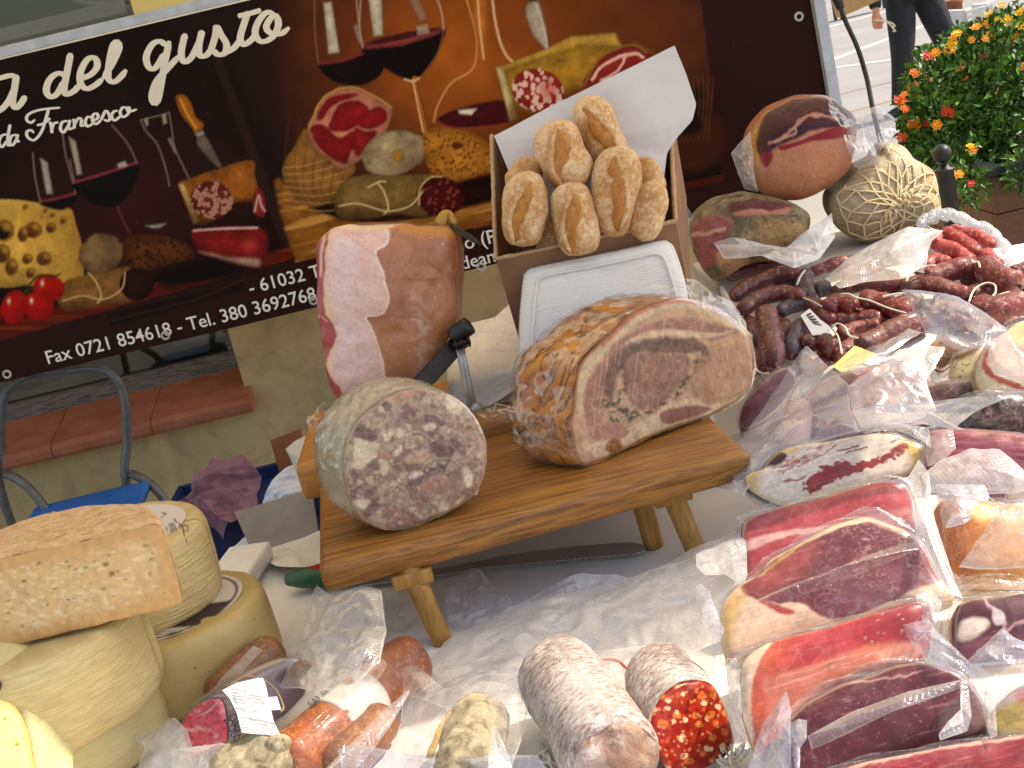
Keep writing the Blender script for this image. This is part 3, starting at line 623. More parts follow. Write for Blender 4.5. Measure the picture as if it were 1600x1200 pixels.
# ------------------------------------------------------------------ person walking across the plaza
MT['trouser'] = simple('dark_navy_trousers', '#12141c', '#1c202c', 20, .85, 12, .6, .02); MT['jacket'] = simple('black_jacket', '#0e0f12', '#1a1c22', 20, .8, 14, .6, .02)
MT['skin'] = simple('skin', '#b87a60', '#c68c72', 20, .55); MT['hair'] = simple('dark_hair', '#1c120c', '#2a1c12', 60, .6); MT['shoe'] = simple('dark_shoe_leather', '#18181a', '#26262a', 30, .5); MT['kraft'] = simple('kraft_paper', '#a07c50', '#b08c60', 20, .75)
fa = atz(1408, 172, .04); PYN = fa.y; hip = at(1424, -8, PYN); hip.z = .92; fb = V3((hip.x+.36, PYN+.22, .06))
pe = thing('person', 'person walking in dark trousers and black jacket with a paper bag in hand', 'person', (hip.x, PYN, 0))
def remesh(o, vox, sm=6):
    m = o.modifiers.new('remesh', 'REMESH'); m.mode = 'VOXEL'; m.voxel_size = vox; m.use_smooth_shade = True
    s = o.modifiers.new('smooth', 'SMOOTH'); s.iterations = sm; s.factor = .5; return o
kneeA = V3((fa.x+.06, PYN-.06, .5)); kneeB = V3((hip.x+.22, PYN+.02, .5)); hA = hip+V3((-.09, 0, 0)); hB = hip+V3((.10, .02, 0))
sh_c = hip+V3((-.02, 0, .50)); hd = at(1369, 30, PYN-.12); shL = sh_c+V3((-.2, -.06, 0)); el = V3((shL.x-.06, PYN-.02, 1.13)); wr = hd+V3((.01, .01, .05)); shR = sh_c+V3((.2, .06, 0)); elR = shR+V3((.08, .1, -.28)); hdR = elR+V3((.02, -.08, -.26))
neck = sh_c+V3((0, 0, .06)); head = sh_c+V3((-.02, -.01, .24))
fing = []
for k in range(4): fing.append(tube([hd+V3((-.028+.018*k, -.005, -.02)), hd+V3((-.032+.02*k, -.012, -.055)), hd+V3((-.026+.018*k, -.035, -.075-.004*(k in (1, 2))))], [.0095, .009, .007], 8, n=6)[:2])
fing.append(tube([hd+V3((.03, 0, .01)), hd+V3((.045, -.02, -.02)), hd+V3((.035, -.035, -.045))], [.011, .01, .008], 8, n=6)[:2])
hl = [(max(.002, .078*math.sin(math.pi*i/12)**.8), -.115*math.cos(math.pi*i/12)) for i in range(13)]
body = mk('body', *join(tube([wr, hd, hd+V3((0, -.004, -.03))], [.027, .036, .034], 12, n=8)[:2], *fing, tube([el, wr], [.04, .028], 12, n=6)[:2], tube([hdR+V3((0, 0, .1)), hdR, hdR+V3((0, -.02, -.09))], [.03, .036, .025], 12, n=8)[:2],
    tube([elR, hdR], [.04, .028], 12, n=6)[:2], tube([shL, el], [.05, .04], 12, n=6)[:2], tube([shR, elR], [.05, .04], 12, n=6)[:2], tube([hip+V3((0, 0, -.05)), sh_c], [.12, .15], 14, n=6)[:2], tube([sh_c, neck+V3((0, 0, .1))], [.07, .055], 12, n=5)[:2], lathe(head, hl, 20)[:2],
    tube([head+V3((-.07, -.03, -.01)), head+V3((-.1, -.045, -.03))], [.016, .012], 8, n=4)[:2], tube([hA, kneeA, fa+V3((0, 0, .06))], [.08, .055, .04], 12, n=10)[:2], tube([hB, kneeB, fb+V3((0, 0, .06))], [.08, .055, .04], 12, n=10)[:2]), MT['skin'], pe)
remesh(body, .009, 3)
V, F, A = lathe(head+V3((.012, .008, .03)), [(max(.002, .088*math.sin(math.pi*(.18+.82*i/10)))*(1 if i > 0 else 1), .10*-math.cos(math.pi*(.35+.65*i/10))) for i in range(11)], 20); mk('hair', V, F, MT['hair'], pe, disp=[(.006, 40)])
remesh(mk('trousers', *join(tube([hA+V3((.02, 0, .1)), hA, kneeA, fa+V3((0, .01, .05))], [.12, .112, .085, .066], 16, n=16)[:2], tube([hB+V3((-.02, 0, .1)), hB, kneeB, fb+V3((0, 0, .05))], [.12, .112, .085, .066], 16, n=16)[:2]), MT['trouser'], pe), .018, 4)
remesh(mk('jacket', *join(tube([hip+V3((.01, 0, -.06)), hip+V3((0, 0, .18)), sh_c+V3((0, 0, -.06)), sh_c+V3((0, 0, .06))], [.185, .17, .2, .1], 18, n=14, squash=1.)[:2], tube([shL, el, wr+V3((0, 0, .03))], [.075, .062, .05], 12, n=12)[:2], tube([shR, elR, hdR+V3((0, 0, .07))], [.075, .062, .05], 12, n=12)[:2]), MT['jacket'], pe), .018, 4)
for f, dx in ((fa, -1), (fb, -1)):
    V, F, A = tube([f+V3((.10, .0, -.005)), f+V3((0, -.01, .0)), f+V3((-.1, -.03, -.012)), f+V3((-.15, -.035, -.018))], [.04, .05, .042, .02], 12, n=12, squash=.85); V = [V3((v.x, v.y, max(v.z, .002))) for v in V]; mk('shoe', V, F, MT['shoe'], pe)
pb = at(1336, -6, PYN-.12); V, F = box(pb, V3((.17, 0, .03)), V3((0, .05, 0)), V3((-.01, 0, .10)), .01); bgp = mk('paper_bag', V, F, MT['kraft']); tag(bgp, 'brown kraft paper bag held in the walking person\'s hand', 'paper bag')
for k in range(2):
    V, F, A = tube([hd+V3((-.03, -.03, .0)), hd+V3((.06, -.04, -.03)), hd+V3((.11, -.04, -.06-.04*k)), hd+V3((.125, -.04, -.085-.04*k)), hd+V3((.10, -.04, -.075-.04*k))], .006, 6, n=16); mk('handle_cord', V, F, MT['string'], bgp)
# ------------------------------------------------------------------ far plaza furniture
MT['terracotta'] = simple('terracotta_pot', '#7a4326', '#8e5636', 14, .8); MT['white_box'] = simple('white_painted_wood', '#c2c0bc', '#d4d2ce', 8, .6)
p0 = atz(1497, 58, 0); pot = thing('flower_pot', 'tall tapered terracotta pot standing on a grey iron stand', 'pot', (p0.x, p0.y, 0)); kk = mpp(1497, 30, p0.y)
V, F, A = lathe(p0, [(.02, 9*kk), (10*kk, 10*kk), (13*kk, 50*kk), (15*kk, 52*kk), (15*kk, 58*kk), (12*kk, 58*kk), (11*kk, 52*kk)], 20); mk('pot_body', V, F, MT['terracotta'], pot)
for k in range(4):
    q = k*math.pi/2+.5; V, F, A = tube([V3((p0.x+math.cos(q)*14*kk, p0.y+math.sin(q)*14*kk, 0)), V3((p0.x+math.cos(q)*12*kk, p0.y+math.sin(q)*12*kk, 30*kk))], .02, 6); mk('stand_leg', V, F, MT['alu'], pot)
for i, (px, py, wq, hq, lb) in enumerate(((1535, 62, 44, 26, 'white painted slatted crate at the bottom behind the flowers'), (1537, 36, 42, 25, 'white painted slatted crate on top of another crate behind the flowers'))):
    b0 = atz(1535, 62, 0); kk = mpp(px, py, b0.y); cr = thing('white_crate', lb, 'crate', (b0.x, b0.y, i*26.5*kk), 'white crates in the plaza')
    for s in range(3):
        V, F = abox(b0.x-wq*kk/2, b0.x+wq*kk/2, b0.y, b0.y+.03, i*26.5*kk+s*hq*kk/3+.01, i*26.5*kk+(s+1)*hq*kk/3-.015, .004); mk('slat', V, F, MT['white_box'], cr, False)
    for sx_ in (-1, 1):
        V, F = abox(b0.x+sx_*wq*kk/2-.03, b0.x+sx_*wq*kk/2+.03, b0.y+.032, b0.y+.5, i*26.5*kk+.005, i*26.5*kk+hq*kk, .004); mk('side_board', V, F, MT['white_box'], cr, False)
b0 = atz(1350, 22, 0); bn = thing('plaza_bench', 'dark iron bench far across the sunlit plaza', 'bench', (b0.x, b0.y, 0))
V, F = abox(b0.x-.5, b0.x+.5, b0.y-.2, b0.y+.25, .42, .47, .01); mk('seat', V, F, MT['iron'], bn, False)
V, F = abox(b0.x-.5, b0.x+.5, b0.y+.22, b0.y+.26, .52, .9, .01); mk('backrest', V, F, MT['iron'], bn, False)
for sx_ in (-.45, .45):
    for sy in (-.17, .22):
        V, F = abox(b0.x+sx_-.025, b0.x+sx_+.025, b0.y+sy-.025, b0.y+sy+.025, 0, .419, .005); mk('leg', V, F, MT['iron'], bn, False)
# ------------------------------------------------------------------ banner with printed still life
BY = 3.2; BX0, BX1, BZ0, BZ1 = -1.9, .884, .931, 1.652
def bwav(x, z): return .0035*math.sin(x*5.1+z*2)+.002*math.sin(x*13+z*7)-.0015*math.sin(z*17)
nx, nz = 900, 235
gx, gz = np.meshgrid(np.linspace(BX0, BX1, nx), np.linspace(BZ0, BZ1, nz)); gx = gx.ravel(); gz = gz.ravel()
gy = BY+.0035*np.sin(gx*5.1+gz*2)+.002*np.sin(gx*13+gz*7)-.0015*np.sin(gz*17)
def proj(x, y, z):
    d = np.stack([x-CAM.x, y-CAM.y, z-CAM.z], 1); w_ = d@np.array(cF); return 800+FPX*(d@np.array(cR))/w_, 600-FPX*(d@np.array(cU))/w_
PX, PYY = proj(gx, np.full_like(gx, BY), gz)
P = Paint(PX, PYY, '#1c0b0b'); X, Y = P.X, P.Y
def L(x0, y0, x1, y1): return (Y-y0)-(X-x0)*(y1-y0)/(x1-x0)      # >0 below the line
P.c *= (1+.25*fbm(X, Y, 160, 3, 2))[:, None]
# left picture: dark wine red, redder towards the table
lp = np.clip((X < 331+(Y-89)*.37).astype(float), 0, 1)
P.mix(lp*np.clip(1-np.hypot((X-200)/260, (Y-330)/200), 0, 1)*.8, '#3c1616')
P.poly([(331, 89), (343, 84), (462, 392), (447, 402)], '#2e1916', smooth=False)
# right picture: warm glow
rp = ((X > 422+(Y-270)*.32) & (X < 1095+(Y)*.125)).astype(float)
P.mix(rp*np.clip(1.25-np.hypot((X-760)/330, (Y-60)/260), 0, 1), '#7c3f16')
P.mix(rp*np.clip(1.1-np.hypot((X-700)/150, (Y-100)/130), 0, 1)*.8, '#a85c22')
P.mix(rp*np.clip(1-np.hypot((X-1000)/160, (Y-60)/150), 0, 1)*.6, '#6a3418')
P.shade(30, .3, 5, rp)
P.mix((X > 1095+Y*.125).astype(float), '#2c1210'); P.mix(np.clip((X-480)/-60, 0, 1)*rp*.7, '#1a0c10')
P.poly([(1000, 300), (1131, 272), (1134, 300), (1000, 330)], '#4a1a10', smooth=False); P.poly([(1040, 205), (1120, 180), (1124, 250), (1040, 270)], '#402010', soft=8)
for i in range(9): P.ell(1058+14*(i % 3)+RNG.uniform(-4, 4), 150+24*(i//3)+RNG.uniform(-4, 4), 11, 13, '#22100c', soft=4); P.line([(1050+8*i, 120), (1062+6*i, 170), (1050+7*i, 220)], 2, '#6a4020', op=.5)
P.vol = .5
# wooden tables
tb = np.clip(L(0, 503, 450, 385)/6, 0, 1)*(X < 455); P.mix(tb, '#5a1c12'); P.mix(tb*np.clip(fbm(X*.25+Y*.9, Y*4, 26, 4, 3)*1.6, 0, 1), '#8a3a1c')
wt = P.poly([(428, 283), (452, 292), (470, 315), (540, 345), (640, 345), (712, 330), (785, 300), (785, 349), (712, 364), (489, 404), (462, 409)], '#9c6226', soft=3)
P.mix(wt*np.clip(fbm(X*.3+Y*.4, Y*3+X*.7, 22, 4, 4)*2, 0, 1), '#c08a48'); P.mix(wt*np.clip((L(462, 409, 785, 349)+18)/18, 0, 1)*.6, '#6a3414')
bt = ((L(0, 532, 455, 405) > 0) & (X < 460)) | ((L(462, 410, 785, 349) > 0) & (X >= 460)) ; P.mix(bt.astype(float), '#2e1614')
P.poly([(165, 490), (378, 436), (383, 452), (168, 512)], '#281211', smooth=False); P.line([(165, 503), (300, 470), (383, 436)], 1.2, '#4a2c28', smooth=False); P.line([(168, 512), (165, 490), (383, 436)], 1, '#3e221f', smooth=False)
# --- left still life
ch = P.poly([(-40, 320), (0, 312), (60, 317), (108, 324), (120, 350), (130, 395), (128, 440), (100, 452), (50, 446), (-40, 440)], '#cda04c', amt=2); P.mix(ch*np.clip((X-40)/100, 0, 1)*.5, '#a87430'); P.mix(ch*np.clip((335-Y)/20, 0, 1)*.6, '#dab25e')
for a, b, rx, ry in ((6, 360, 16, 17), (52, 359, 14, 13), (36, 366, 8, 12), (80, 355, 8, 8), (69, 404, 12, 11), (43, 404, 8, 8), (4, 396, 12, 15), (18, 417, 10, 14), (48, 426, 7, 8), (40, 322, 4, 3), (72, 327, 3, 3), (100, 343, 5, 5), (83, 335, 3, 3)):
    P.ell(a, b, rx, ry, '#8a5a22', soft=2); P.ell(a-2, b+3, rx*.7, ry*.65, '#5c3412' if rx < 15 else '#241008', soft=2); P.ell(a+rx*.3, b-ry*.3, rx*.5, ry*.4, '#b98a40', soft=3, op=.6)
def glass(left, right, rimy, wl, wr, wine, hl):
    P.poly(wine, '#120608', soft=2); P.line([wl, ((wl[0]+wr[0])/2, (wl[1]+wr[1])/2+1), wr], 4, '#7a3040', soft=1.5); P.line(left, 2.2, '#8a7068', op=.8); P.line(right, 2., '#8a7068', op=.7)
    for h in hl: P.poly(h, '#b8aea0', smooth=False, op=.85)
glass([(52, 239), (55, 275), (63, 315)], [(110, 250), (116, 280), (118, 302)], 0, (63, 315), (118, 302), [(63, 316), (118, 303), (120, 312), (100, 328), (76, 325)], [[(63, 246), (75, 254), (83, 303), (73, 303)]])
glass([(98, 201), (103, 240), (115, 285)], [(175, 195), (200, 225), (214, 254)], 0, (115, 285), (214, 254), [(115, 286), (165, 272), (214, 256), (215, 275), (205, 300), (182, 322), (160, 322), (130, 308)], [[(108, 213), (119, 221), (129, 272), (121, 273)], [(183, 256), (196, 251), (200, 259), (186, 263)]])
P.line([(184, 322), (196, 350), (206, 366)], 3, '#5a2c2a'); P.line([(220, 188), (228, 205), (245, 225), (258, 260), (265, 290)], 2, '#8a7a70', op=.7); P.line([(264, 176), (268, 200), (272, 228), (285, 258), (297, 282)], 2, '#8a7a70', op=.7); P.line([(220, 188), (242, 182), (264, 176)], 1.5, '#9a8a80', op=.6)
for h in ([(224, 186), (231, 184), (232, 196), (228, 197)], [(252, 179), (259, 177), (261, 192), (255, 195)], [(228, 352), (262, 348), (250, 356), (240, 356)], [(262, 217), (266, 216), (276, 240), (272, 238)]): P.poly(h, '#a89c90', op=.8, smooth=False)
P.poly([(275, 150), (288, 149), (299, 163), (305, 182), (318, 196), (306, 208), (297, 196), (285, 182), (277, 165)], '#b06a22'); P.line([(281, 154), (292, 178), (306, 200)], 3, '#e0a050', op=.7); P.poly([(304, 209), (316, 203), (320, 210), (309, 216)], '#a09890', smooth=False)
P.poly([(306, 222), (318, 211), (330, 228), (347, 264), (326, 248)], '#75675a')
w1 = P.poly([(279, 288), (300, 278), (388, 250), (398, 272), (404, 300), (395, 330), (350, 340), (306, 350), (292, 318)], '#a05e22', amt=2); P.poly([(279, 288), (287, 286), (312, 345), (304, 350)], '#d2b070', smooth=False); P.mix(w1*np.clip((Y-300)/40, 0, 1)*.7, '#4a200e'); P.shade(14, .25, 8, w1)
P.poly([(330, 325), (395, 312), (400, 335), (340, 345)], '#2a0e0a', soft=5)
sc = P.ell(331, 312, 33, 29, '#6e2a24', rot=10, amt=2); P.specks(sc, 7, .5, '#a87868', 3, .6)
P.poly([(396, 312), (404, 292), (415, 310), (412, 338), (398, 334)], '#8a2a26', amt=3); P.line([(398, 330), (404, 305), (408, 320), (414, 330)], 3, '#d8b0a0', op=.7)
P.shade(16, .45, 14, P.ell(158, 396, 35, 31, '#8a6c48', rot=-20, amt=4)); P.mix(P.ell(172, 400, 22, 28, None, soft=14)*.4, '#4a3220')
br = P.poly([(195, 375), (207, 366), (247, 366), (287, 378), (305, 401), (259, 415), (218, 424), (198, 415)], '#5e3216', amt=3); P.specks(br, 6, .35, '#361808', 4, .5)
sp = P.poly([(299, 363), (322, 356), (402, 355), (420, 375), (402, 417), (368, 411), (316, 395)], '#861f1e', amt=3); P.poly([(312, 393), (360, 402), (404, 404), (402, 417), (368, 411)], '#cfa090', soft=3, amt=2); P.line([(303, 360), (350, 357), (402, 356)], 3, '#d0a8a0'); P.ell(390, 385, 16, 14, '#a83430', soft=6); P.shade(18, .3, 6, sp)
P.poly([(250, 425), (330, 405), (400, 420), (330, 440), (260, 450)], '#16080a', soft=8)
sg = P.poly([(89, 461), (100, 440), (122, 432), (160, 424), (203, 419), (207, 470), (150, 478), (103, 485), (92, 474)], '#8c6232', amt=3); P.shade(12, .4, 7, sg); P.mix(sg*np.clip((Y-(470-(X-100)*.1))/16, 0, 1)*.7, '#4a2c14')
P.ell(214, 444, 27, 26, '#2c0f10'); P.line([(138, 426), (150, 440), (158, 462), (152, 474)], 2, '#d0b080'); P.line([(98, 470), (130, 462), (160, 468), (190, 452), (196, 425)], 2, '#c8a878')
for a, b, rx, ry in ((76, 450, 25, 22), (22, 480, 20, 27), (59, 478, 25, 22), (-12, 495, 14, 22)):
    t = P.ell(a, b, rx, ry, '#b81a14', rot=15); P.mix(P.ell(a+rx*.3, b+ry*.4, rx*.8, ry*.7, None, soft=10)*t*.5, '#780c0c'); P.ell(a-rx*.4, b-ry*.35, 3, 5, '#f0b0a0', soft=2)
P.line([(38, 458), (50, 440), (62, 430), (82, 432), (94, 428)], 3, '#3a3418'); P.line([(34, 462), (48, 452), (60, 446)], 2.5, '#3a3418')
# --- right still life
cb = P.poly([(480, 200), (462, 225), (443, 258), (442, 280), (457, 305), (478, 318), (497, 322), (524, 306), (556, 260), (515, 250)], '#9a6a34', amt=3); P.shade(14, .35, 9, cb)
for k in range(7): P.line([(452+16*k, 236+10*k-60), (446+14*k, 270+6*k), (470+12*k, 318+k)], 1.8, '#5a3612', op=.6*1); P.line([(444, 262+10*k), (480+4*k, 258+12*k), (540, 240+14*k)], 1.6, '#d0a868', op=.45)
cf = P.poly([(486, 184), (500, 160), (515, 145), (547, 137), (578, 148), (610, 167), (611, 184), (598, 216), (572, 241), (538, 263), (515, 250), (492, 230), (480, 201)], '#c88068', amt=2)
for pts in ([(495, 178), (515, 152), (545, 145), (560, 150), (520, 165), (500, 190)], [(515, 190), (530, 164), (560, 158), (578, 172), (566, 192), (540, 206), (515, 203)], [(560, 188), (584, 168), (602, 172), (604, 190), (580, 202), (562, 200)], [(484, 200), (505, 196), (530, 214), (550, 205), (565, 215), (548, 240), (540, 256), (515, 245), (495, 226)], [(555, 200), (572, 206), (590, 204), (580, 226), (560, 244), (552, 228)]):
    m = P.poly(pts, '#8e1a1c', amt=3, soft=2); P.shade(10, .35, 11, m)
P.line([(483, 200), (500, 160), (517, 144), (547, 136), (578, 147), (611, 168)], 3, '#b08848', amt=2)
on = P.ell(615, 239, 50, 35, '#a89472', rot=-14, amt=4); P.shade(14, .4, 12, on); P.mix(P.ell(640, 250, 30, 28, None, soft=14)*on*.5, '#6a5436'); P.ell(622, 243, 8, 9, '#b07830', soft=4)
bs = P.poly([(663, 207), (702, 198), (745, 213), (774, 239), (782, 264), (716, 288), (676, 270), (664, 244)], '#b87a30', amt=2); P.shade(14, .3, 13, bs); P.specks(bs, 7, .32, '#7a4414', 5, .6); P.ell(715, 228, 9, 5, '#5a2c0c', amt=2); P.line([(664, 208), (702, 199), (745, 213), (776, 240), (783, 266)], 4, '#8a4c18'); P.line([(676, 271), (716, 288), (782, 266)], 7, '#8a3c10', soft=3)
P.poly([(700, 292), (785, 270), (785, 308), (720, 322)], '#240a0c', soft=4)
s2 = P.poly([(521, 310), (535, 288), (561, 274), (618, 273), (676, 272), (690, 278), (660, 312), (668, 338), (618, 336), (572, 342), (538, 342), (524, 330)], '#86663a', amt=3); P.shade(16, .45, 15, s2); P.mix(s2*np.clip((Y-315)/25, 0, 1)*.7, '#4c3014')
ce = P.ell(688, 307, 37, 31, '#521412', rot=15, amt=2); P.specks(ce, 8, .3, '#7c3a2c', 6, .5); P.line([(655, 320), (656, 295), (672, 278), (690, 276)], 2.5, '#c0a070')
P.line([(590, 286), (600, 300), (607, 325), (600, 334)], 2.2, '#d8c090'); P.line([(530, 322), (560, 318), (604, 330), (640, 322), (660, 300)], 2.2, '#d0b888'); P.line([(575, 293), (592, 284), (603, 284)], 2, '#d8c090')
P.poly([(497, 99), (540, 92), (575, 80), (600, 100), (590, 122), (560, 134), (528, 130), (508, 118)], '#140708', soft=2); P.line([(497, 99), (535, 94), (574, 80)], 5, '#7a2c34', soft=2)
P.line([(491, -10), (492, 50), (497, 98)], 2.2, '#7a5848'); P.line([(557, 0), (562, 50), (566, 76)], 2, '#a08878'); P.poly([(505, 4), (518, 3), (530, 82), (513, 84)], '#c2b8a8', smooth=False); P.poly([(552, 40), (558, 38), (566, 66), (560, 68)], '#9c8a80', smooth=False, op=.7)
P.poly([(566, 74), (630, 70), (692, 46), (692, 62), (678, 95), (655, 122), (645, 127), (620, 118), (590, 100), (574, 88)], '#150707', soft=2); P.ell(629, 60, 66, 9, '#8c3c40', rot=-12); P.ell(629, 57, 56, 5, '#4a1418', rot=-12)
P.line([(564, -10), (562, 40), (567, 74)], 2.4, '#a08878'); P.line([(680, -10), (690, 20), (693, 46)], 2.2, '#b09888'); P.line([(693, 46), (684, 82), (656, 122)], 1.8, '#7a4a34')
P.poly([(575, -10), (596, -10), (598, 55), (584, 57)], '#c2b8a8', smooth=False); P.poly([(638, -5), (653, -5), (668, 30), (656, 33)], '#9c8878', smooth=False, op=.6); P.poly([(650, 40), (668, 37), (672, 52), (652, 57)], '#b8a090', smooth=False, op=.7)
P.line([(648, 124), (655, 160), (665, 207)], 10, '#a06428'); P.line([(645, 126), (652, 160), (661, 206)], 2, '#e0b080'); P.line([(651, 124), (659, 160), (669, 205)], 2, '#5a2c10'); P.line([(632, 124), (645, 127), (655, 122)], 2.5, '#d8b898')
P.line([(726, -10), (738, 30), (745, 70), (738, 108), (705, 130), (684, 165), (678, 190)], 3, '#c8945c', op=.8); P.line([(768, -10), (776, 45), (790, 85), (812, 105)], 4, '#d8b48c', op=.8); P.poly([(735, -10), (760, -10), (760, 80), (750, 95), (742, 60)], '#c07830', op=.6, soft=6); P.line([(746, -5), (750, 45), (756, 92)], 2.5, '#e8c890', op=.7)
P.poly([(682, 187), (716, 170), (788, 157), (797, 190), (731, 199), (700, 197)], '#4c0e12', soft=2); P.poly([(716, 172), (746, 169), (737, 180), (718, 178)], '#dcc8b8', smooth=False); P.line([(680, 188), (705, 199), (735, 200), (797, 192)], 2, '#8a3030')
pt = P.poly([(783, 107), (905, 68), (973, 72), (945, 110), (912, 134), (870, 160), (800, 190)], '#b0832e', smooth=False, soft=2); P.poly([(778, 105), (850, 78), (892, 57), (961, 51), (972, 73), (905, 70), (785, 110)], '#c9a04a', smooth=False, soft=2); P.poly([(775, 105), (786, 108), (809, 186), (797, 190)], '#d9c990', smooth=False); P.shade(16, .22, 16, pt); P.mix(pt*np.clip((Y-110)/60, 0, 1)*.4, '#7a4a14')
P.poly([(800, 165), (880, 140), (905, 140), (860, 170), (800, 195)], '#6a3010', soft=6, op=.7)
sl = P.ell(840, 141, 41, 33, '#9a2c26', rot=15, amt=2); P.specks(sl, 9, .5, '#d8b0a0', 8, .65); P.ell(858, 138, 14, 18, '#b02c28', soft=8, op=.6)
c2 = P.poly([(912, 132), (925, 105), (945, 88), (985, 71), (1008, 82), (1020, 92), (1000, 110), (960, 125)], '#8e2a24', amt=2); P.line([(925, 125), (945, 100), (985, 84), (1005, 90)], 5, '#dca898', amt=3); P.line([(940, 125), (965, 110), (975, 90)], 4, '#dca898', amt=3); P.line([(914, 130), (940, 88), (985, 70), (1010, 82)], 3, '#8a6030'); P.line([(990, 65), (1030, 90), (1050, 120)], 2, '#7a5030')
P.poly([(821, 17), (828, 2), (840, 0), (852, 40), (856, 78), (845, 68), (832, 52)], '#b0a294'); P.line([(838, 8), (850, 45), (855, 74)], 2, '#e0d8d0', op=.6); P.poly([(822, -12), (838, -12), (838, 2), (826, 3)], '#5a3018', smooth=False)
P.specks(None, 46, .03, '#8a6a60', 21, .5, .6)
P.c = np.clip(P.c, 0, 1)**1.1*1.12
F = [(r*nx+q, r*nx+q+1, (r+1)*nx+q+1, (r+1)*nx+q) for r in range(nz-1) for q in range(nx-1)]
bn = thing('banner', 'large dark wine-red vinyl banner printed with wine, cheese, salami and white lettering', 'banner', (-.5, BY, .93))
mk('printed_panel', np.stack([gx, gy, gz], 1), F, MT['print'], bn, col=P.c)
V, F = join(abox(BX0, BX1, BY+.006, BY+.03, BZ1+.003, BZ1+.028, .002), abox(BX1+.002, BX1+.030, BY-.012, BY+.022, .0, BZ1+.12, .003), abox(BX0-.03, BX0-.002, BY-.012, BY+.022, 0, BZ1+.1, .003)); mk('frame_post', V, F, MT['alu'], bn, False)
V = [(BX0, BY-.002, BZ1), (BX1, BY-.002, BZ1), (BX1, BY-.002, BZ1+.0035), (BX0, BY-.002, BZ1+.0035)]; mk('hem', V, [(0, 1, 2, 3)], MT['letter'], bn, False)
def bp(px, py, off=.0012):
    p = onp(px, py, V3((0, BY, 0)), V3((0, -1, 0))); p.y = BY+bwav(p.x, p.z)-off; return p
for px, py in ((11, 585), (259, 524), (752, 418), (1249, 26), (490, 470)):
    c0 = bp(px, py, .002); V, F, A = tube([c0+V3((math.cos(q)*.0085, 0, math.sin(q)*.0085)) for q in np.linspace(0, 2*math.pi, 20, endpoint=False)], .0032, 8, closed=True); mk('eyelet', V, F, MT['steel'], bn)
def stroke(pts, wd, n=40, thick=1., off=.0014):
    p = spline([(x/3.478, y/3.478) for x, y in pts], n, False); V = []; F = []
    for i in range(n):
        a = p[max(i-1, 0)]; b = p[min(i+1, n-1)]; d = b-a; d = d/(np.linalg.norm(d)+1e-9); nn_ = np.array([-d[1], d[0]])
        wv = wd/2*(1+.28*abs(d[1])-.18*abs(d[0])); e = min(i, n-1-i)/2.; wv *= min(1, .5+.5*e)
        V += [bp(*(p[i]+nn_*wv), off), bp(*(p[i]-nn_*wv), off)]
    F = [(2*i, 2*i+2, 2*i+3, 2*i+1) for i in range(n-1)]; return V, F
def word(name, letters, wd, mat):
    for k, l in enumerate(letters):
        V, F = join(*[stroke(s, wd, off=.0012+.0004*i) for i, s in enumerate(l)]); mk(name, V, F, mat, bn, False)
word('script_letter', [
    [[(-90, 500), (-60, 440), (0, 425), (60, 410), (92, 415)], [(95, 405), (85, 480), (74, 555), (92, 585), (120, 560), (145, 520)], [(-90, 500), (-85, 570), (-40, 610), (10, 595), (55, 545), (85, 480)]],
    [[(362, 412), (320, 398), (275, 430), (256, 490), (278, 525), (315, 508), (352, 440)], [(386, 288), (368, 390), (352, 480), (366, 512), (410, 490), (432, 460)]],
    [[(434, 430), (495, 405), (530, 360), (518, 316), (478, 322), (442, 385), (440, 450), (472, 482), (520, 462), (562, 425)]],
    [[(562, 425), (612, 345), (648, 262), (636, 225), (612, 255), (592, 360), (590, 425), (620, 446), (660, 415), (688, 378)]],
    [[(905, 250), (872, 225), (828, 242), (796, 310), (812, 368), (848, 366), (895, 290)], [(922, 222), (895, 350), (874, 470), (858, 545), (838, 564), (826, 520), (852, 440), (910, 375), (978, 300)]],
    [[(1008, 182), (986, 285), (1002, 336), (1042, 310), (1090, 215)], [(1100, 165), (1082, 250), (1088, 302), (1122, 300), (1150, 268)]],
    [[(1146, 278), (1172, 190), (1178, 135)], [(1178, 138), (1200, 185), (1232, 240), (1222, 288), (1185, 296), (1160, 272)], [(1222, 288), (1270, 262), (1308, 215)]],
    [[(1348, 62), (1326, 130), (1306, 205), (1322, 242), (1360, 222), (1392, 185)], [(1292, 88), (1360, 72), (1418, 55)]],
    [[(1500, 85), (1452, 66), (1405, 115), (1386, 180), (1418, 226), (1476, 206), (1512, 140), (1500, 85), (1470, 100), (1446, 150), (1476, 182), (1530, 182), (1572, 148)]]], 8.8, MT['letter'])
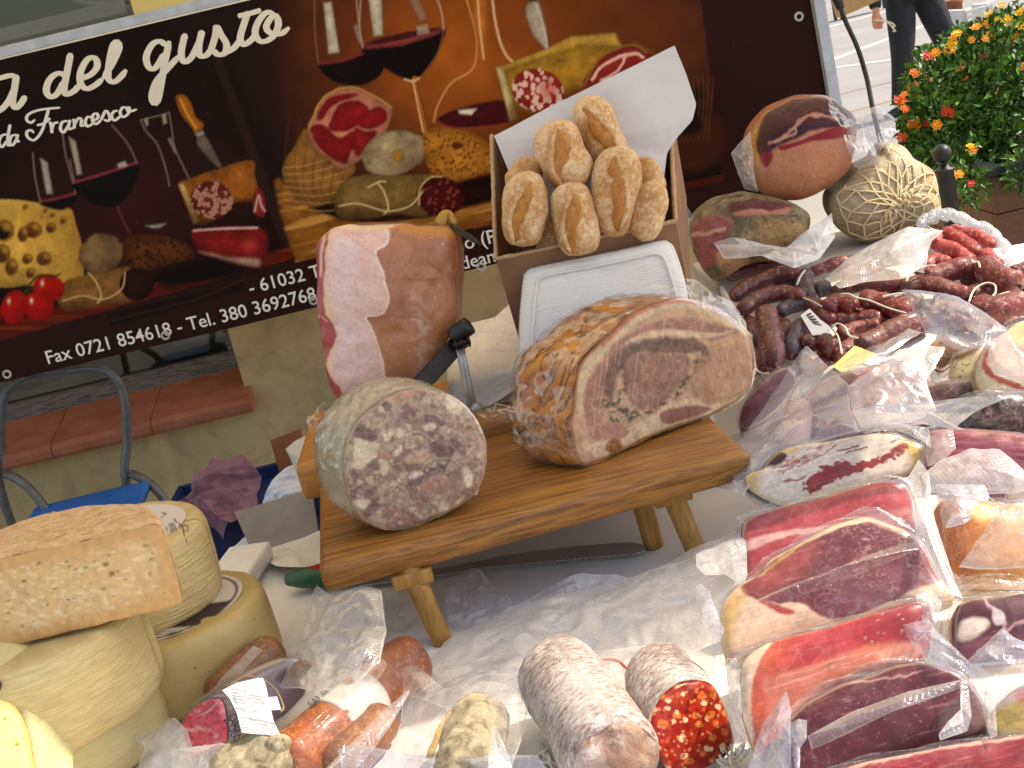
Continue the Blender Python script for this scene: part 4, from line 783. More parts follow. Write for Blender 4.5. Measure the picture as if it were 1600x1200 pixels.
word('small_script_letter', [
    [[(42, 728), (12, 738), (-2, 775), (14, 798), (40, 765)], [(60, 675), (48, 740), (46, 785), (64, 788)]],
    [[(96, 732), (68, 738), (56, 772), (72, 788), (96, 752)], [(102, 728), (94, 766), (112, 764)]],
    [[(332, 584), (265, 590), (205, 600), (158, 622), (150, 650), (172, 666), (196, 648)], [(270, 590), (252, 650), (230, 715), (190, 760), (156, 745), (150, 716), (172, 706), (190, 722)], [(205, 680), (245, 668), (278, 640)]],
    [[(276, 660), (284, 690), (286, 722)], [(286, 700), (298, 670), (322, 664)]],
    [[(372, 656), (342, 664), (332, 700), (350, 718), (374, 682)], [(384, 650), (376, 698), (402, 694)]],
    [[(402, 645), (408, 670), (406, 698)], [(408, 676), (430, 642), (446, 652), (444, 682), (466, 676)]],
    [[(500, 636), (478, 636), (466, 662), (478, 686), (506, 672)]], [[(508, 656), (534, 640), (530, 618), (510, 622), (504, 652), (522, 674), (552, 652)]],
    [[(552, 652), (576, 602), (598, 632), (590, 656), (566, 650)], [(590, 656), (612, 640)]], [[(642, 602), (620, 606), (608, 632), (624, 654), (654, 632)]],
    [[(692, 586), (668, 584), (654, 612), (670, 636), (698, 616), (704, 586), (692, 586), (700, 606), (745, 594)]]], 4.0, MT['white_letter'])
def sans(txt, px, py, cap, name='printed_character', sx=1., bold=.0):
    cu = bpy.data.curves.new('t', 'FONT'); cu.body = txt; cu.size = 1; cu.resolution_u = 3; cu.offset = bold; ob = bpy.data.objects.new('t', cu); COL.objects.link(ob)
    dg = bpy.context.evaluated_depsgraph_get(); me = bpy.data.meshes.new_from_object(ob.evaluated_get(dg)); s = cap*mpp(px, py, BY)/.69; o0 = bp(px, py)
    V = [V3((o0.x+v.co.x*s*sx, 0, o0.z+v.co.y*s)) for v in me.vertices]
    for v in V: v.y = BY+bwav(v.x, v.z)-.0014
    F = [tuple(p.vertices) for p in me.polygons]; bpy.data.objects.remove(ob); bpy.data.meshes.remove(me); par = list(range(len(V)))
    def fd(i):
        while par[i] != i: par[i] = par[par[i]]; i = par[i]
        return i
    for f in F:
        for i in f[1:]: par[fd(i)] = fd(f[0])
    grp = {}
    for f in F: grp.setdefault(fd(f[0]), []).append(f)
    for fs in grp.values():
        ids = sorted({i for f in fs for i in f}); mp = {i: k for k, i in enumerate(ids)}; mk(name, [V[i] for i in ids], [tuple(mp[i] for i in f) for f in fs], MT['white_letter'], bn, False)
sans('Fax 0721 854618 - Tel. 380 3692768', 74, 569, 20.5, sx=.98, bold=.008); sans('- 61032 T', 391, 459, 20, bold=.008); sans('no (P', 712, 394, 21, bold=.008, sx=1.02); sans('-dean', 712, 424, 20, bold=.008, sx=1.02)
# ------------------------------------------------------------------ tables
def table(name, label, x0, x1, y0, y1, z, grp):
    t = thing(name, label, 'table', ((x0+x1)/2, (y0+y1)/2, 0), grp); V, F = abox(x0, x1, y0, y1, z-.03, z-.004, .003); mk('tabletop', V, F, MT['leg'], t, False)
    for x in (x0+.06, x1-.06):
        for y in (y0+.06, y1-.06):
            V, F = abox(x-.02, x+.02, y-.02, y+.02, 0, z-.031, .003); mk('leg', V, F, MT['grey_paint'], t, False)
def cloth(label, x0, x1, y0, y1, z, drop=.45):
    V = []; F = []; xs_ = [x0-.006]*4+list(np.linspace(x0, x1, 60))+[x1+.006]*4; ys_ = [y0-.006]*4+list(np.linspace(y0, y1, 50))+[y1+.006]*4
    nX, nY = len(xs_), len(ys_)
    for j in range(nY):
        for i in range(nX):
            d = max([max(0, 4-i), max(0, i-(nX-5)), max(0, 4-j), max(0, j-(nY-5))])/4.
            x, y = xs_[i], ys_[j]; wv = .012*math.sin((x+y)*28)*d
            V.append(V3((x+(wv if (i < 4 or i > nX-5) else 0), y+(wv if (j < 4 or j > nY-5) else 0), z-d*drop+.0025*(1-d)*mnoise.noise(V3((x*9, y*9, 3))))))
    F = [(j*nX+i, j*nX+i+1, (j+1)*nX+i+1, (j+1)*nX+i) for j in range(nY-1) for i in range(nX-1)]
    tag(mk('tablecloth', V, F, MT['cloth']), label, 'tablecloth')
table('market_table', 'long market table under the wooden board and packed meats', -1.15, 1.25, .66, 2.06, .757, None)
cloth('white plastic tablecloth spread under the cheeses and the wooden board', -1.15, 1.25, .66, 2.06, .76)
table('side_table', 'rear table under the pile of small dry sausages', .30, 1.03, 2.09, 2.35, .757, None)
cloth('white cloth on the rear table under the dry sausages', .30, 1.03, 2.09, 2.35, .76)
# ------------------------------------------------------------------ wooden serving board on legs
bd = thing('serving_board', 'thick oiled wooden board on four stubby turned legs holding the roasts', 'board', (0, 1.75, .76))
BT, BB = .902, .864; fl = V3((-.288, 1.567, BT)); dx = V3((.514, .040, 0)); dx.normalize(); bdir = V3((-dx.y, dx.x, 0)); blen = .565; bw = .355
bc = fl+dx*blen/2+bdir*bw/2; bc.z = (BT+BB)/2
V, F = box(bc, dx*blen/2, bdir*bw/2, V3((0, 0, (BT-BB)/2)), .014, 5); mk('plank', V, F, MT['board'], bd)
for px, py, tx, ty in ((692, 1003, 652, 925), (1092, 872, 1062, 783), (1022, 853, 1003, 795)):
    a = atz(px, py, .762); b = atz(tx, ty, BB-.02)
    if py == 853: b = V3((a.x-.006, a.y-.004, BB+.004))
    else: b = V3((a.x-.018, a.y+.016, BB+.004))
    V, F, A = tube([a, b], [.0135, .015], 20, n=8); mk('leg', V, F, MT['leg'], bd)
    if py != 853:
        V, F = box(V3((b.x+.0, b.y+.006, BB-.0105)), dx*.026, bdir*.024, V3((0, 0, .010)), .004); mk('cleat', V, F, MT['leg'], bd)
a = fl+dx*.09+bdir*.25; V, F, A = tube([V3((a.x, a.y, .762)), V3((a.x+.008, a.y, BB))], [.0165, .0185], 20, n=8); mk('leg', V, F, MT['leg'], bd)
# ------------------------------------------------------------------ ham stand and ham
hs = thing('ham_stand', 'wooden ham stand base with dark steel clamp bar and screw rod', 'ham stand', (-.1, 2.05, .76))
V, F = abox(-.350, .13, 1.945, 2.25, .865, .925, .014); mk('base_board', V, F, MT['block'], hs)
for x in (-.28, .08):
    for y in (1.98, 2.2): V, F, A = tube([(x, y, .762), (x, y, .866)], .016, 14, n=4); mk('leg', V, F, MT['leg'], hs)
def hp(px, py, y): return at(px, py, y)
q0 = hp(640, 620, 1.90); q1 = hp(735, 512, 1.97); d = (q1-q0).normalized(); nrm = d.cross(V3((0, 1, 0))).normalized()
V, F = box((q0+hp(722, 530, 1.96))/2, (hp(722, 530, 1.96)-q0)/2, nrm*.0135, V3((0, .004, 0)), .002); mk('clamp_bar', V, F, MT['dark_steel'], hs, False)
V, F, A = tube([hp(708, 527, 1.955), hp(733, 508, 1.95)], [.0145, .0145], 18, n=6); mk('handle', V, F, MT['black_plastic'], hs)
for a, b in (((716, 545), (735, 636)), ((722, 545), (741, 634))):
    V, F, A = tube([hp(*a, 1.945), hp(*b, 1.93)], .0042, 10, n=4); mk('screw_rod', V, F, MT['steel'], hs)
V, F, A = tube([hp(708, 540, 1.94), hp(735, 532, 1.94)], [.005, .005], 10, n=4); sw = mk('screw', V, F, MT['dark_steel'], hs)
for t in (.2, .5, .9):
    c0 = hp(708, 540, 1.94).lerp(hp(735, 532, 1.94), t); e = (hp(735, 532, 1.94)-hp(708, 540, 1.94)).normalized(); V, F, A = lathe(c0, [(.008, -.0015), (.0095, 0), (.008, .0015)], 14, e); mk('washer', V, F, MT['dark_steel'], hs)
c0 = hp(744, 638, 1.925); V, F, A = lathe(c0, [(max(.001, .008*math.sin(math.pi*i/8)), -.008*math.cos(math.pi*i/8)) for i in range(9)], 12); mk('rod_knob', V, F, MT['steel'], hs)
ham = thing('cured_ham', 'whole cured ham upright with trimmed white fat, red edge and brown rind', 'ham', at(600, 640, 2.0))
out = [(494, 400), (500, 376), (520, 357), (560, 350), (620, 348), (680, 350), (703, 357), (713, 380), (713, 430), (711, 500), (692, 545), (662, 588), (640, 606), (600, 640), (560, 645), (520, 612), (507, 565), (498, 480)]
V, F, X, Y, rim, cc = cut_face(out, at(600, 480, 1.98), V3((.08, -1, .12)), .022, 260, 70, .004)
P = Paint(X, Y, '#b0744e'); P.shade(60, .25, 2); P.mix(np.clip(fbm(X, Y, 45, 4, 3)*1.5, 0, 1)*.6, '#9a5632'); P.mix(np.clip((X-640)/60, 0, 1)*np.clip((440-Y)/70, 0, 1)*.7, '#a55c44')
P.mix(np.clip((X-655)/40, 0, 1)*np.clip((Y-480)/60, 0, 1)*.7, '#a86220'); P.mix(P.poly([(636, 465), (655, 455), (672, 500), (685, 550), (660, 590), (640, 590), (645, 520)], None, 8, 10, 20)*np.clip(.4+fbm(X, Y, 8, 3, 6)*2, 0, 1)*.6, '#c8a088')
P.line([(600, 438), (640, 436), (690, 436)], 2, '#8a4a2c', amt=3, op=.7); P.line([(575, 494), (620, 492), (660, 496)], 2.5, '#8a4a2c', amt=4, op=.7); P.line([(600, 552), (650, 550), (690, 548)], 2, '#8a4a2c', amt=4, op=.5); P.line([(645, 400), (628, 420), (615, 436)], 2, '#96542f', amt=3, op=.7); P.line([(665, 405), (690, 430), (698, 470)], 2.5, '#7a4a28', amt=3, op=.6)
P.specks(None, 14, .09, '#5a3018', 3, .5, .8); P.specks(np.clip((X-620)/40, 0, 1), 22, .07, '#ecd8c0', 5, .4, .8)
fatp = [(515, 345), (560, 342), (603, 346), (606, 368), (604, 380), (588, 392), (592, 410), (601, 430), (601, 445), (607, 462), (603, 480), (590, 490), (572, 494), (580, 512), (590, 540), (598, 570), (600, 600), (590, 640), (560, 660), (500, 660), (480, 500), (490, 380)]
f = P.poly(fatp, '#deb4a6', 1.2, 3, 14); P.line(fatp[2:18], 2.6, '#e8d2bc', amt=3, sc=14)
P.mix(f*np.clip(fbm(X, Y, 50, 3, 4)*1.6, 0, 1)*.7, '#d08e82'); P.mix(f*P.poly([(520, 370), (560, 385), (556, 440), (545, 480), (525, 480), (522, 420)], None, 6, 8)*.6, '#dcc4c0'); P.mix(f*P.poly([(525, 500), (560, 505), (555, 570), (545, 600), (530, 560)], None, 8, 8)*.5, '#dcc2c0')
P.line([(530, 360), (560, 380), (590, 400)], 1.6, '#c08c84', op=.5, amt=3); P.line([(525, 420), (560, 432), (600, 430)], 1.4, '#c08c84', op=.5, amt=3); P.line([(553, 540), (556, 560), (596, 563)], 1.5, '#e8d8d0', op=.6); P.line([(540, 400), (560, 460), (552, 490)], 1.5, '#c89890', op=.5)
P.poly([(510, 357), (522, 352), (516, 380), (510, 420), (514, 470), (524, 500), (530, 520), (520, 545), (514, 575), (530, 605), (528, 620), (490, 620), (480, 420)], '#dfb48e', 1.5, 2)
m = P.poly([(505, 372), (514, 362), (510, 390), (507, 420), (507, 470), (510, 490), (521, 505), (526, 525), (517, 545), (508, 570), (518, 590), (536, 612), (520, 625), (480, 560), (480, 400)], '#9c2a30', 1.5, 3, 10); P.shade(14, .35, 8, m); P.line([(494, 495), (503, 495), (512, 502)], 1.5, '#e0b0a0'); P.line([(508, 372), (502, 400), (501, 430)], 5, '#e4bca8', op=.7)
P.poly([(520, 352), (600, 346), (640, 346), (600, 356), (540, 360)], '#e0b890', 2, 3); P.poly([(620, 352), (680, 346), (712, 360), (712, 372), (660, 366), (625, 360)], '#b8742e', 3, 4)
P.c *= 1.05
body = mk('meat', V, F, MT['meat'], ham, col=P.c, disp=[(.004, 22), (.0018, 60)])
Vs, Fs, A = sides(rim, cc, V3((.015, .11, -.035)), rprof(14, .03)); mk('rind', Vs, Fs, simple('brown_ham_rind', '#8a4c26', '#b07038', 14, .45, 40, .5, .004, coat=.2), ham, attr=A, disp=[(.003, 24)])
V, F, A = tube([at(684, 352, 2.01), at(692, 338, 2.02), at(700, 336, 2.03), at(712, 350, 2.02)], [.007, .0075, .006, .004], 12, n=14); mk('hock_end', V, F, simple('dried_yellow_fat', '#8a6420', '#c09a48', 60, .6, 80, .8, .003), ham, disp=[(.004, 90)])
for k in range(2):
    V, F, A = tube([at(705, 352, 2.01), at(722, 362+4*k, 2.0), at(742, 374+3*k, 1.99), at(751, 384-2*k, 1.99)], [.003, .0035, .003, .002], 8, n=14); mk('hanging_cord', V, F, simple('dark_cord', '#2c2418', '#4c4434', 200, .9, 300, .8, .001) if 'cordm' not in MT else MT['cordm'], ham, disp=[(.001, 300)])
# ------------------------------------------------------------------ head cheese
def wrapmesh(name, V, F, off, mat, parent, disp):
    return mk(name, V, F, mat, parent, disp=[(off, 0.0001)]+disp if False else disp)
hc = thing('head_cheese', 'round cut head cheese in cling film showing mottled grey-pink cut face', 'head cheese', atz(640, 828, BT))
out = [(537, 721), (549, 675), (578, 640), (618, 615), (659, 607), (702, 617), (736, 643), (758, 684), (759, 727), (745, 770), (702, 801), (653, 822), (618, 829), (587, 824), (561, 804), (544, 770)]
Nh = V3((.2, -.97, .12)); Ph = atz(625, 828, BT+.004)
V, F, X, Y, rim, cc = cut_face(out, Ph, Nh, .003, 260, 76, .004)
P = Paint(X, Y, '#7b6052'); Xw, Yw = P.warp(16, 26, 1)
d1, d2, r = cells(Xw, Yw, 27, 5); pal = np.array([lin(c) for c in ('#8a6a5c', '#705248', '#9a8272', '#7e5a54', '#a08a78', '#8c7464', '#684a46', '#937868')]); P.c = pal[(r*7.99).astype(int)]
Xw, Yw = P.warp(8, 14, 4); d1b, d2b, rb = cells(Xw, Yw, 11, 9); pal2 = np.array([lin(c) for c in ('#6a4e44', '#8c7062', '#a49080', '#7a5450', '#b4a290', '#8a6a60')]); P.mix((rb > .45)*np.clip((d2b-d1b)*4, 0, 1)*.75, pal2[(rb*5.99).astype(int)])
P.mix(np.clip((.09-(d2-d1))/.09, 0, 1)*.6, '#a89684'); P.shade(9, .35, 3); P.shade(3.5, .3, 5)
for pts, c_ in (([(553, 690), (562, 686), (578, 690), (590, 694), (588, 712), (576, 722), (566, 732), (548, 730), (552, 712)], '#cfc6b4'), ([(696, 620), (712, 618), (724, 630), (718, 645), (706, 645), (694, 632)], '#d8d0c0'), ([(720, 735), (730, 733), (737, 745), (736, 760), (728, 758)], '#d6ceba'), ([(550, 786), (562, 780), (578, 782), (570, 794), (556, 794)], '#d4ccba'), ([(598, 670), (604, 680), (610, 668), (612, 682), (602, 690), (598, 682)], '#d2cab8'), ([(618, 668), (632, 672), (628, 682), (616, 680)], '#cabfae'), ([(660, 664), (676, 660), (680, 668), (664, 674)], '#d0c8b8'), ([(616, 700), (628, 694), (622, 710), (614, 712)], '#d8d0c0'), ([(592, 720), (604, 718), (606, 738), (596, 742)], '#c8bca8'), ([(690, 783), (704, 790), (698, 800), (688, 796)], '#d0c4b0'), ([(638, 742), (650, 735), (660, 740), (646, 748)], '#d4ccc0'), ([(714, 782), (724, 778), (718, 788)], '#d0c8b8')):
    P.poly(pts, c_, 2.2, 5, 9, seed=len(pts), op=.72)
for pts, c_ in (([(660, 752), (690, 740), (722, 752), (716, 772), (680, 774), (664, 768)], '#98685e'), ([(606, 800), (625, 794), (650, 804), (648, 816), (620, 814)], '#8e5c56'), ([(590, 706), (604, 702), (612, 716), (596, 720)], '#a27262'), ([(634, 712), (650, 704), (668, 704), (660, 722), (640, 724)], '#ae8a76'), ([(670, 694), (690, 690), (700, 706), (684, 716)], '#6c4644'), ([(620, 640), (640, 634), (648, 650), (630, 658)], '#7c5050'), ([(738, 670), (752, 680), (748, 702), (738, 694)], '#a27e6c')):
    m = P.poly(pts, c_, 2, 5, 10, seed=len(pts)+3); P.shade(6, .35, 7, m)
for cx, cy, r0 in ((652, 686, 26), (616, 760, 14), (690, 730, 34)):
    for k in range(3): P.line([(cx-r0, cy+4*k), (cx-r0*.5, cy-r0*.5+4*k), (cx+r0*.3, cy-r0*.55+4*k), (cx+r0, cy+4*k-2)], 1.3, '#b8a898' if k % 2 else '#4e3a34', amt=3, op=.6)
P.specks(None, 8, .10, '#3a2a26', 13, .4, .6); P.specks(None, 16, .22, '#b8a694', 15, .4, .6, .2, .5)
re = edist(X, Y, spline(out, 120)); P.mix(np.clip((5-re)/4, 0, 1), '#a8896c'); P.mix(P.poly([(612, 612), (640, 606), (650, 616), (630, 628), (614, 626)], None, 2)*.9, '#b07c58')
P.c *= np.array([1.42, 1.3, 1.14]); P.c = P.c**1.02; P.c = P.c*.68+.32*(P.c@np.array([.3, .5, .2]))[:, None]*np.array([1.08, 1., .9]); P.c *= np.array([1.03, .97, .86])
mk('cut_face', V, F, MT['rough_cut'], hc, col=P.c, disp=[(.0012, 90), (.0007, 250)])
exth = V3((-.058, .105, .008)); prof = rprof(18, .03, 0, 6); Vs, Fs, A = sides(rim, cc, exth, prof)
g = Mat('head_cheese_skin'); pc = g.pc(); co = g.obj(); s1 = g.noise(g.map(co, (30, 160, 160), (.3, .2, .5)), 1.6, 5, .7, 1.6)
MT['hc_skin'] = g.end(g.bsdf(g.mix(.5, g.ramp(s1, [(.3, '#7c6848'), (.5, '#b4a27c'), (.7, '#d6cab0')]), g.ramp(g.noise(co, 12), [(.3, '#a8916a'), (.7, '#bfb09a')])), .4, g.bump(s1, .9, .004), coat=.4, coatr=.12))
mk('skin', Vs, Fs, MT['hc_skin'], hc, attr=A, disp=[(.0014, 70)])
Vw = [v+Nh.normalized()*.0022 for v in V]; mk('cling_film', Vw, F, MT['film'], hc)
Vs2, Fs2, A2 = sides([cc+(p-cc)*1.015 for p in rim], cc, exth*1.02, prof); mk('cling_film', Vs2, Fs2, MT['film'], hc, disp=[(.002, 120)])
V, F, A = sheet([(490, 648, 1.66), (505, 628, 1.66), (525, 640, 1.65), (512, 680, 1.64), (492, 690, 1.65), (480, 655, 1.66)], .004, 10, .006, .02, 3); mk('cling_film', V, F, MT['film'], hc)
# ------------------------------------------------------------------ porchetta
po = thing('porchetta_roast', 'half cut rolled pork roast with orange crackling wrapped in cling film on the board', 'roast pork', atz(960, 720, BT))
out = [(890, 662), (895, 640), (901, 590), (912, 561), (953, 521), (984, 492), (1027, 472), (1071, 466), (1114, 478), (1148, 498), (1172, 522), (1180, 555), (1180, 586), (1165, 619), (1128, 642), (1085, 659), (1027, 679), (979, 702), (940, 720), (914, 727), (898, 710)]
Np = V3((.42, -.9, .12)); Pp = atz(925, 724, BT+.004)
V, F, X, Y, rim, cc = cut_face(out, Pp, Np, .003, 300, 80, .003)
P = Paint(X, Y, '#c9a98e'); E = edist(X, Y, spline(out, 160))
P.mix(np.clip((18-E)/4, 0, 1)*(Y < 640), '#cdb79a'); P.mix(np.clip((9-E)/3, 0, 1)*(Y < 600)*(X > 940), '#b98468'); P.mix(np.clip((5-E)/3, 0, 1), '#a2683a')
m1 = P.poly([(914, 660), (912, 610), (935, 565), (975, 525), (1020, 505), (1070, 497), (1110, 505), (1150, 515), (1160, 520), (1120, 530), (1070, 528), (1020, 530), (985, 545), (960, 575), (945, 610), (940, 650), (950, 690), (925, 680)], '#a87e70', 3, 5, 20); P.shade(16, .2, 3, m1)
P.poly([(975, 535), (1020, 515), (1060, 516), (1100, 520), (1150, 518), (1100, 528), (1050, 530), (1010, 528), (985, 545)], '#d6bda4', 2, 4)
dk = P.poly([(950, 560), (990, 535), (1040, 525), (1090, 533), (1110, 545), (1070, 555), (1010, 550), (975, 565), (960, 600), (955, 630), (940, 610)], '#86685c', 3, 6); P.shade(6, .5, 6, dk)
rt = P.poly([(1075, 590), (1085, 560), (1120, 535), (1165, 522), (1175, 560), (1170, 605), (1140, 625), (1105, 632), (1080, 620)], '#bd977a', 3, 4); P.shade(20, .15, 4, rt)
ctr = P.poly([(975, 560), (1000, 552), (1040, 553), (1075, 560), (1070, 590), (1050, 615), (1030, 635), (995, 640), (975, 620), (970, 590)], '#a07a6e', 2.5, 4); P.shade(22, .15, 5, ctr)
for pts, wd, c_ in (([(1100, 550), (1078, 580), (1060, 610), (1035, 632), (1000, 645), (975, 640)], 4, '#4e4a38'), ([(978, 552), (970, 575), (972, 600), (960, 630), (945, 640)], 4, '#565040'), ([(985, 545), (1020, 535), (1060, 540), (1100, 552)], 3, '#5c5444'), ([(945, 600), (958, 570), (985, 548)], 2.5, '#6a5c4c'), ([(942, 625), (960, 640), (990, 650)], 5, '#4a4434')):
    m = P.line(pts, wd*2.2, None, 4, 6, 9, seed=wd); P.mix(m*np.clip(.3+fbm(X, Y, 5, 3, wd)*2.4, 0, 1), c_)
ft = P.poly([(912, 700), (930, 690), (985, 665), (1030, 640), (1070, 622), (1100, 632), (1140, 628), (1165, 610), (1160, 625), (1085, 655), (1020, 680), (940, 715)], '#d8c2a6', 3, 4); P.poly([(1030, 648), (1060, 636), (1090, 634), (1110, 640), (1080, 652), (1040, 664)], '#a2746a', 2, 4)
P.poly([(922, 670), (955, 660), (975, 665), (980, 680), (950, 690), (925, 685)], '#b48a7a', 3, 5); gm = P.poly([(950, 645), (985, 640), (1000, 650), (985, 660), (955, 660)], None, 3, 5); P.mix(gm*np.clip(.2+fbm(X, Y, 4, 3, 8)*2.5, 0, 1), '#5a5646')
P.shade(14, .22, 31); P.shade(5, .22, 32); P.veins(m1+rt+ctr, 22, .12, '#d8c0a8', 5, 8, .5)
P.specks((Y > 640)*1., 5, .2, '#8a6a40', 19, .3, .5); P.ell(958, 698, 13, 12, '#a8763c', amt=4, op=.9); P.specks(P.ell(958, 698, 14, 13, None), 4, .5, '#7a4c20', 7, .6)
Xs = X*.98+Y*.12; st = np.clip(noise3(np.stack([Xs/2.2, Y/90., np.zeros_like(X)], 1))*2.2-1., 0, 1); P.mix(st*.35*((ctr+rt+m1) > .3), '#e6d2c0')
P.mix(np.clip((6-E)/4, 0, 1)*np.clip((Y-600)/40, 0, 1)*.8, '#a87a4c'); P.c *= np.array([1.12, 1.04, .94]); P.c = P.c**1.2
mk('cut_face', V, F, MT['pork'], po, col=P.c, disp=[(.0012, 60)])
extp = V3((-.106, .115, .010)); prof = rprof(26, .02, 0, 4.); Vs, Fs, A = sides(rim, cc, extp, prof)
g = Mat('roast_crackling'); co = g.obj(); n1 = g.noise(g.map(co, (18, 30, 40)), 1.3, 5, .62, 1.4); n2 = g.noise(co, 20, 4, .6, 1.2); nk = g.noise(g.map(co, (1, 1.4, 1)), 11, 3, .55, 1.8)
crk = g.math('MULTIPLY', g.math('ABSOLUTE', g.math('SUBTRACT', nk, .5)), 12.)
c = g.ramp(n2, [(.25, '#6e3008'), (.42, '#a65a14'), (.58, '#c27a22'), (.75, '#c88c42')]); c = g.mix(g.ramp(crk, [(.12, .8), (.45, 0)]), c, '#38220f'); c = g.mix(g.ramp(n1, [(.55, 0), (.8, .25)]), c, '#cfa070')
MT['crackling'] = g.end(g.bsdf(c, .35, g.bump(g.math('ADD', n1, g.math('MULTIPLY', crk, .12)), .55, .005), coat=.35, coatr=.15))
mk('crackling', Vs, Fs, MT['crackling'], po, attr=A, disp=[(.004, 26), (.0016, 80)])
Vw = [v+Np.normalized()*.0025 for v in V]; mk('cling_film', Vw, F, MT['film_smooth'], po)
Vs2, Fs2, A2 = sides([cc+(p-cc)*1.02 for p in rim], cc, extp*1.03, prof); mk('cling_film', Vs2, Fs2, MT['film'], po, disp=[(.004, 60), (.002, 140)])
for pts, sd_ in (([(1010, 450, 1.75), (1060, 438, 1.76), (1105, 445, 1.78), (1150, 480, 1.79), (1168, 515, 1.77), (1130, 490, 1.75), (1070, 465, 1.73)], 2), ([(825, 660, 1.67), (850, 650, 1.65), (890, 680, 1.63), (900, 715, 1.64), (870, 712, 1.66), (835, 700, 1.67)], 5), ([(740, 640, 1.72), (770, 630, 1.72), (810, 640, 1.71), (812, 655, 1.7), (780, 662, 1.71), (755, 652, 1.71)], 7)):
    Vf, Ff, Af = sheet(pts, .004, 12, .008, .022, sd_); mk('cling_film', Vf, Ff, MT['film'], po)
# ------------------------------------------------------------------ knife under the board
kn = thing('bread_knife', 'serrated bread knife with green handle and red inset lying under the wooden board', 'knife', atz(700, 900, .762))
a = atz(449, 906, .782); b = atz(760, 872, .782); hdv = (b-a).normalized(); pts = [a+hdv*t for t in (0, .004, .02, .05, .09, .12, .135)]
V, F, A = tube(pts, [.010, .0165, .0195, .0185, .017, .0175, .012], 20, n=30, squash=.85); mk('handle', V, F, MT['green_plastic'], kn)
c0 = atz(493, 886, .80); nz_ = (CAM-c0).normalized(); e1 = hdv; e2 = nz_.cross(e1).normalized(); c0 = a+hdv*.058+V3((0, -.006, .0145)); V = [c0+e1*(.017*math.cos(q))+(e2*(.0062*math.sin(q)))+V3((0, 0, .0008)) for q in np.linspace(0, 2*math.pi, 24, endpoint=False)]
V = [v+nz_*.001 for v in V]; mk('red_inset', V+[v-nz_*.004 for v in V], [tuple(range(24))]+[(i, 24+i, 24+(i+1) % 24, (i+1) % 24) for i in range(24)], MT['red_plastic'], kn, False)
top = [(560, 905), (700, 886), (800, 866), (900, 853), (985, 847), (1002, 850)]; bot = [(1009, 855), (1006, 860), (997, 864)]; ser = []
for i in range(27):
    t = i/26; x = 990-(990-748)*t; y = 866+(888-866)*t**1.1; ser += [(x+2.5, y-1.6), (x-2, y+1.2)]
ol = top+bot+ser+[(640, 905), (560, 915)]; Vb = [atz(x, y, .770) for x, y in ol]; Vb2 = [v-V3((0, 0, .0016)) for v in Vb]; n = len(Vb)
mk('blade', Vb+Vb2, [tuple(range(n))[::-1], tuple(range(n, 2*n))]+[(i, (i+1) % n, n+(i+1) % n, n+i) for i in range(n)], MT['steel'], kn, False)
# ------------------------------------------------------------------ white block, foam tray, bread box
wb = thing('paper_covered_block', 'white paper covered block behind the board and under the bread box', 'block', at(760, 600, 2.2))
V, F = abox(-.10, .30, 2.02, 2.45, 0, .97, .012); mk('block_body', V, F, MT['paper_block'], wb)
V, F, A = sheet([(722, 545, 2.30), (760, 505, 2.35), (800, 470, 2.40), (830, 490, 2.2), (825, 560, 2.08), (812, 605, 2.0), (760, 635, 2.0), (742, 625, 2.03), (735, 580, 2.15)], .0, 30, .006, .03, 4, closed_spline=False); mk('paper_sheet', V, F, MT['paper_block'], wb)
tr = thing('foam_tray', 'white foam tray wrapped in film standing on edge behind the roast pork', 'tray', at(940, 540, 1.95))
out = [(820, 440), (826, 425), (845, 417), (960, 394), (1030, 378), (1046, 380), (1056, 395), (1072, 450), (1080, 520), (1075, 545), (1040, 556), (860, 590), (826, 592), (815, 575), (814, 510)]
V, F, X, Y, rim, cc = cut_face(out, at(940, 500, 1.93), V3((0, -.93, .3)), .004, 160, 20, .006); mk('tray_face', V, F, MT['foam'], tr, disp=[(.0015, 30)])
Vs, Fs, A = sides(rim, cc, V3((0, .035, -.004)), [(0, 1), (.08, 1.015), (.5, 1.02), (.92, 1.015), (1, 1), (1, .0)]); mk('tray_side', Vs, Fs, MT['foam'], tr)
ins = [(c_[0]*.86+945*.14, c_[1]*.84+492*.16) for c_ in out]; pr_ = spline(ins, 80); V, F, A = tube([onp(p[0], p[1], at(940, 500, 1.929), V3((0, -.93, .3)))-V3((0, .0045, 0)) for p in pr_], .0022, 8, closed=True); mk('tray_ridge', V, F, MT['foam'], tr)
def panel(a, b, c, d, t, bev=0):
    n = (b-a).cross(d-a).normalized()*t; q = [a, b, c, d]; V = q+[p+n for p in q]
    return V, [(3, 2, 1, 0), (4, 5, 6, 7), (0, 1, 5, 4), (1, 2, 6, 5), (2, 3, 7, 6), (3, 0, 4, 7)]
bx = thing('bread_box', 'open brown cardboard box tilted forward and filled with bread rolls', 'box', at(930, 520, 2.1))
FL, FR, BL, BR = at(775, 406, 1.97), at(1056, 346, 1.97), at(768, 212, 2.12), at(1046, 150, 2.12); D = at(808, 520, 2.03)-at(775, 406, 1.97); D = D*1.35
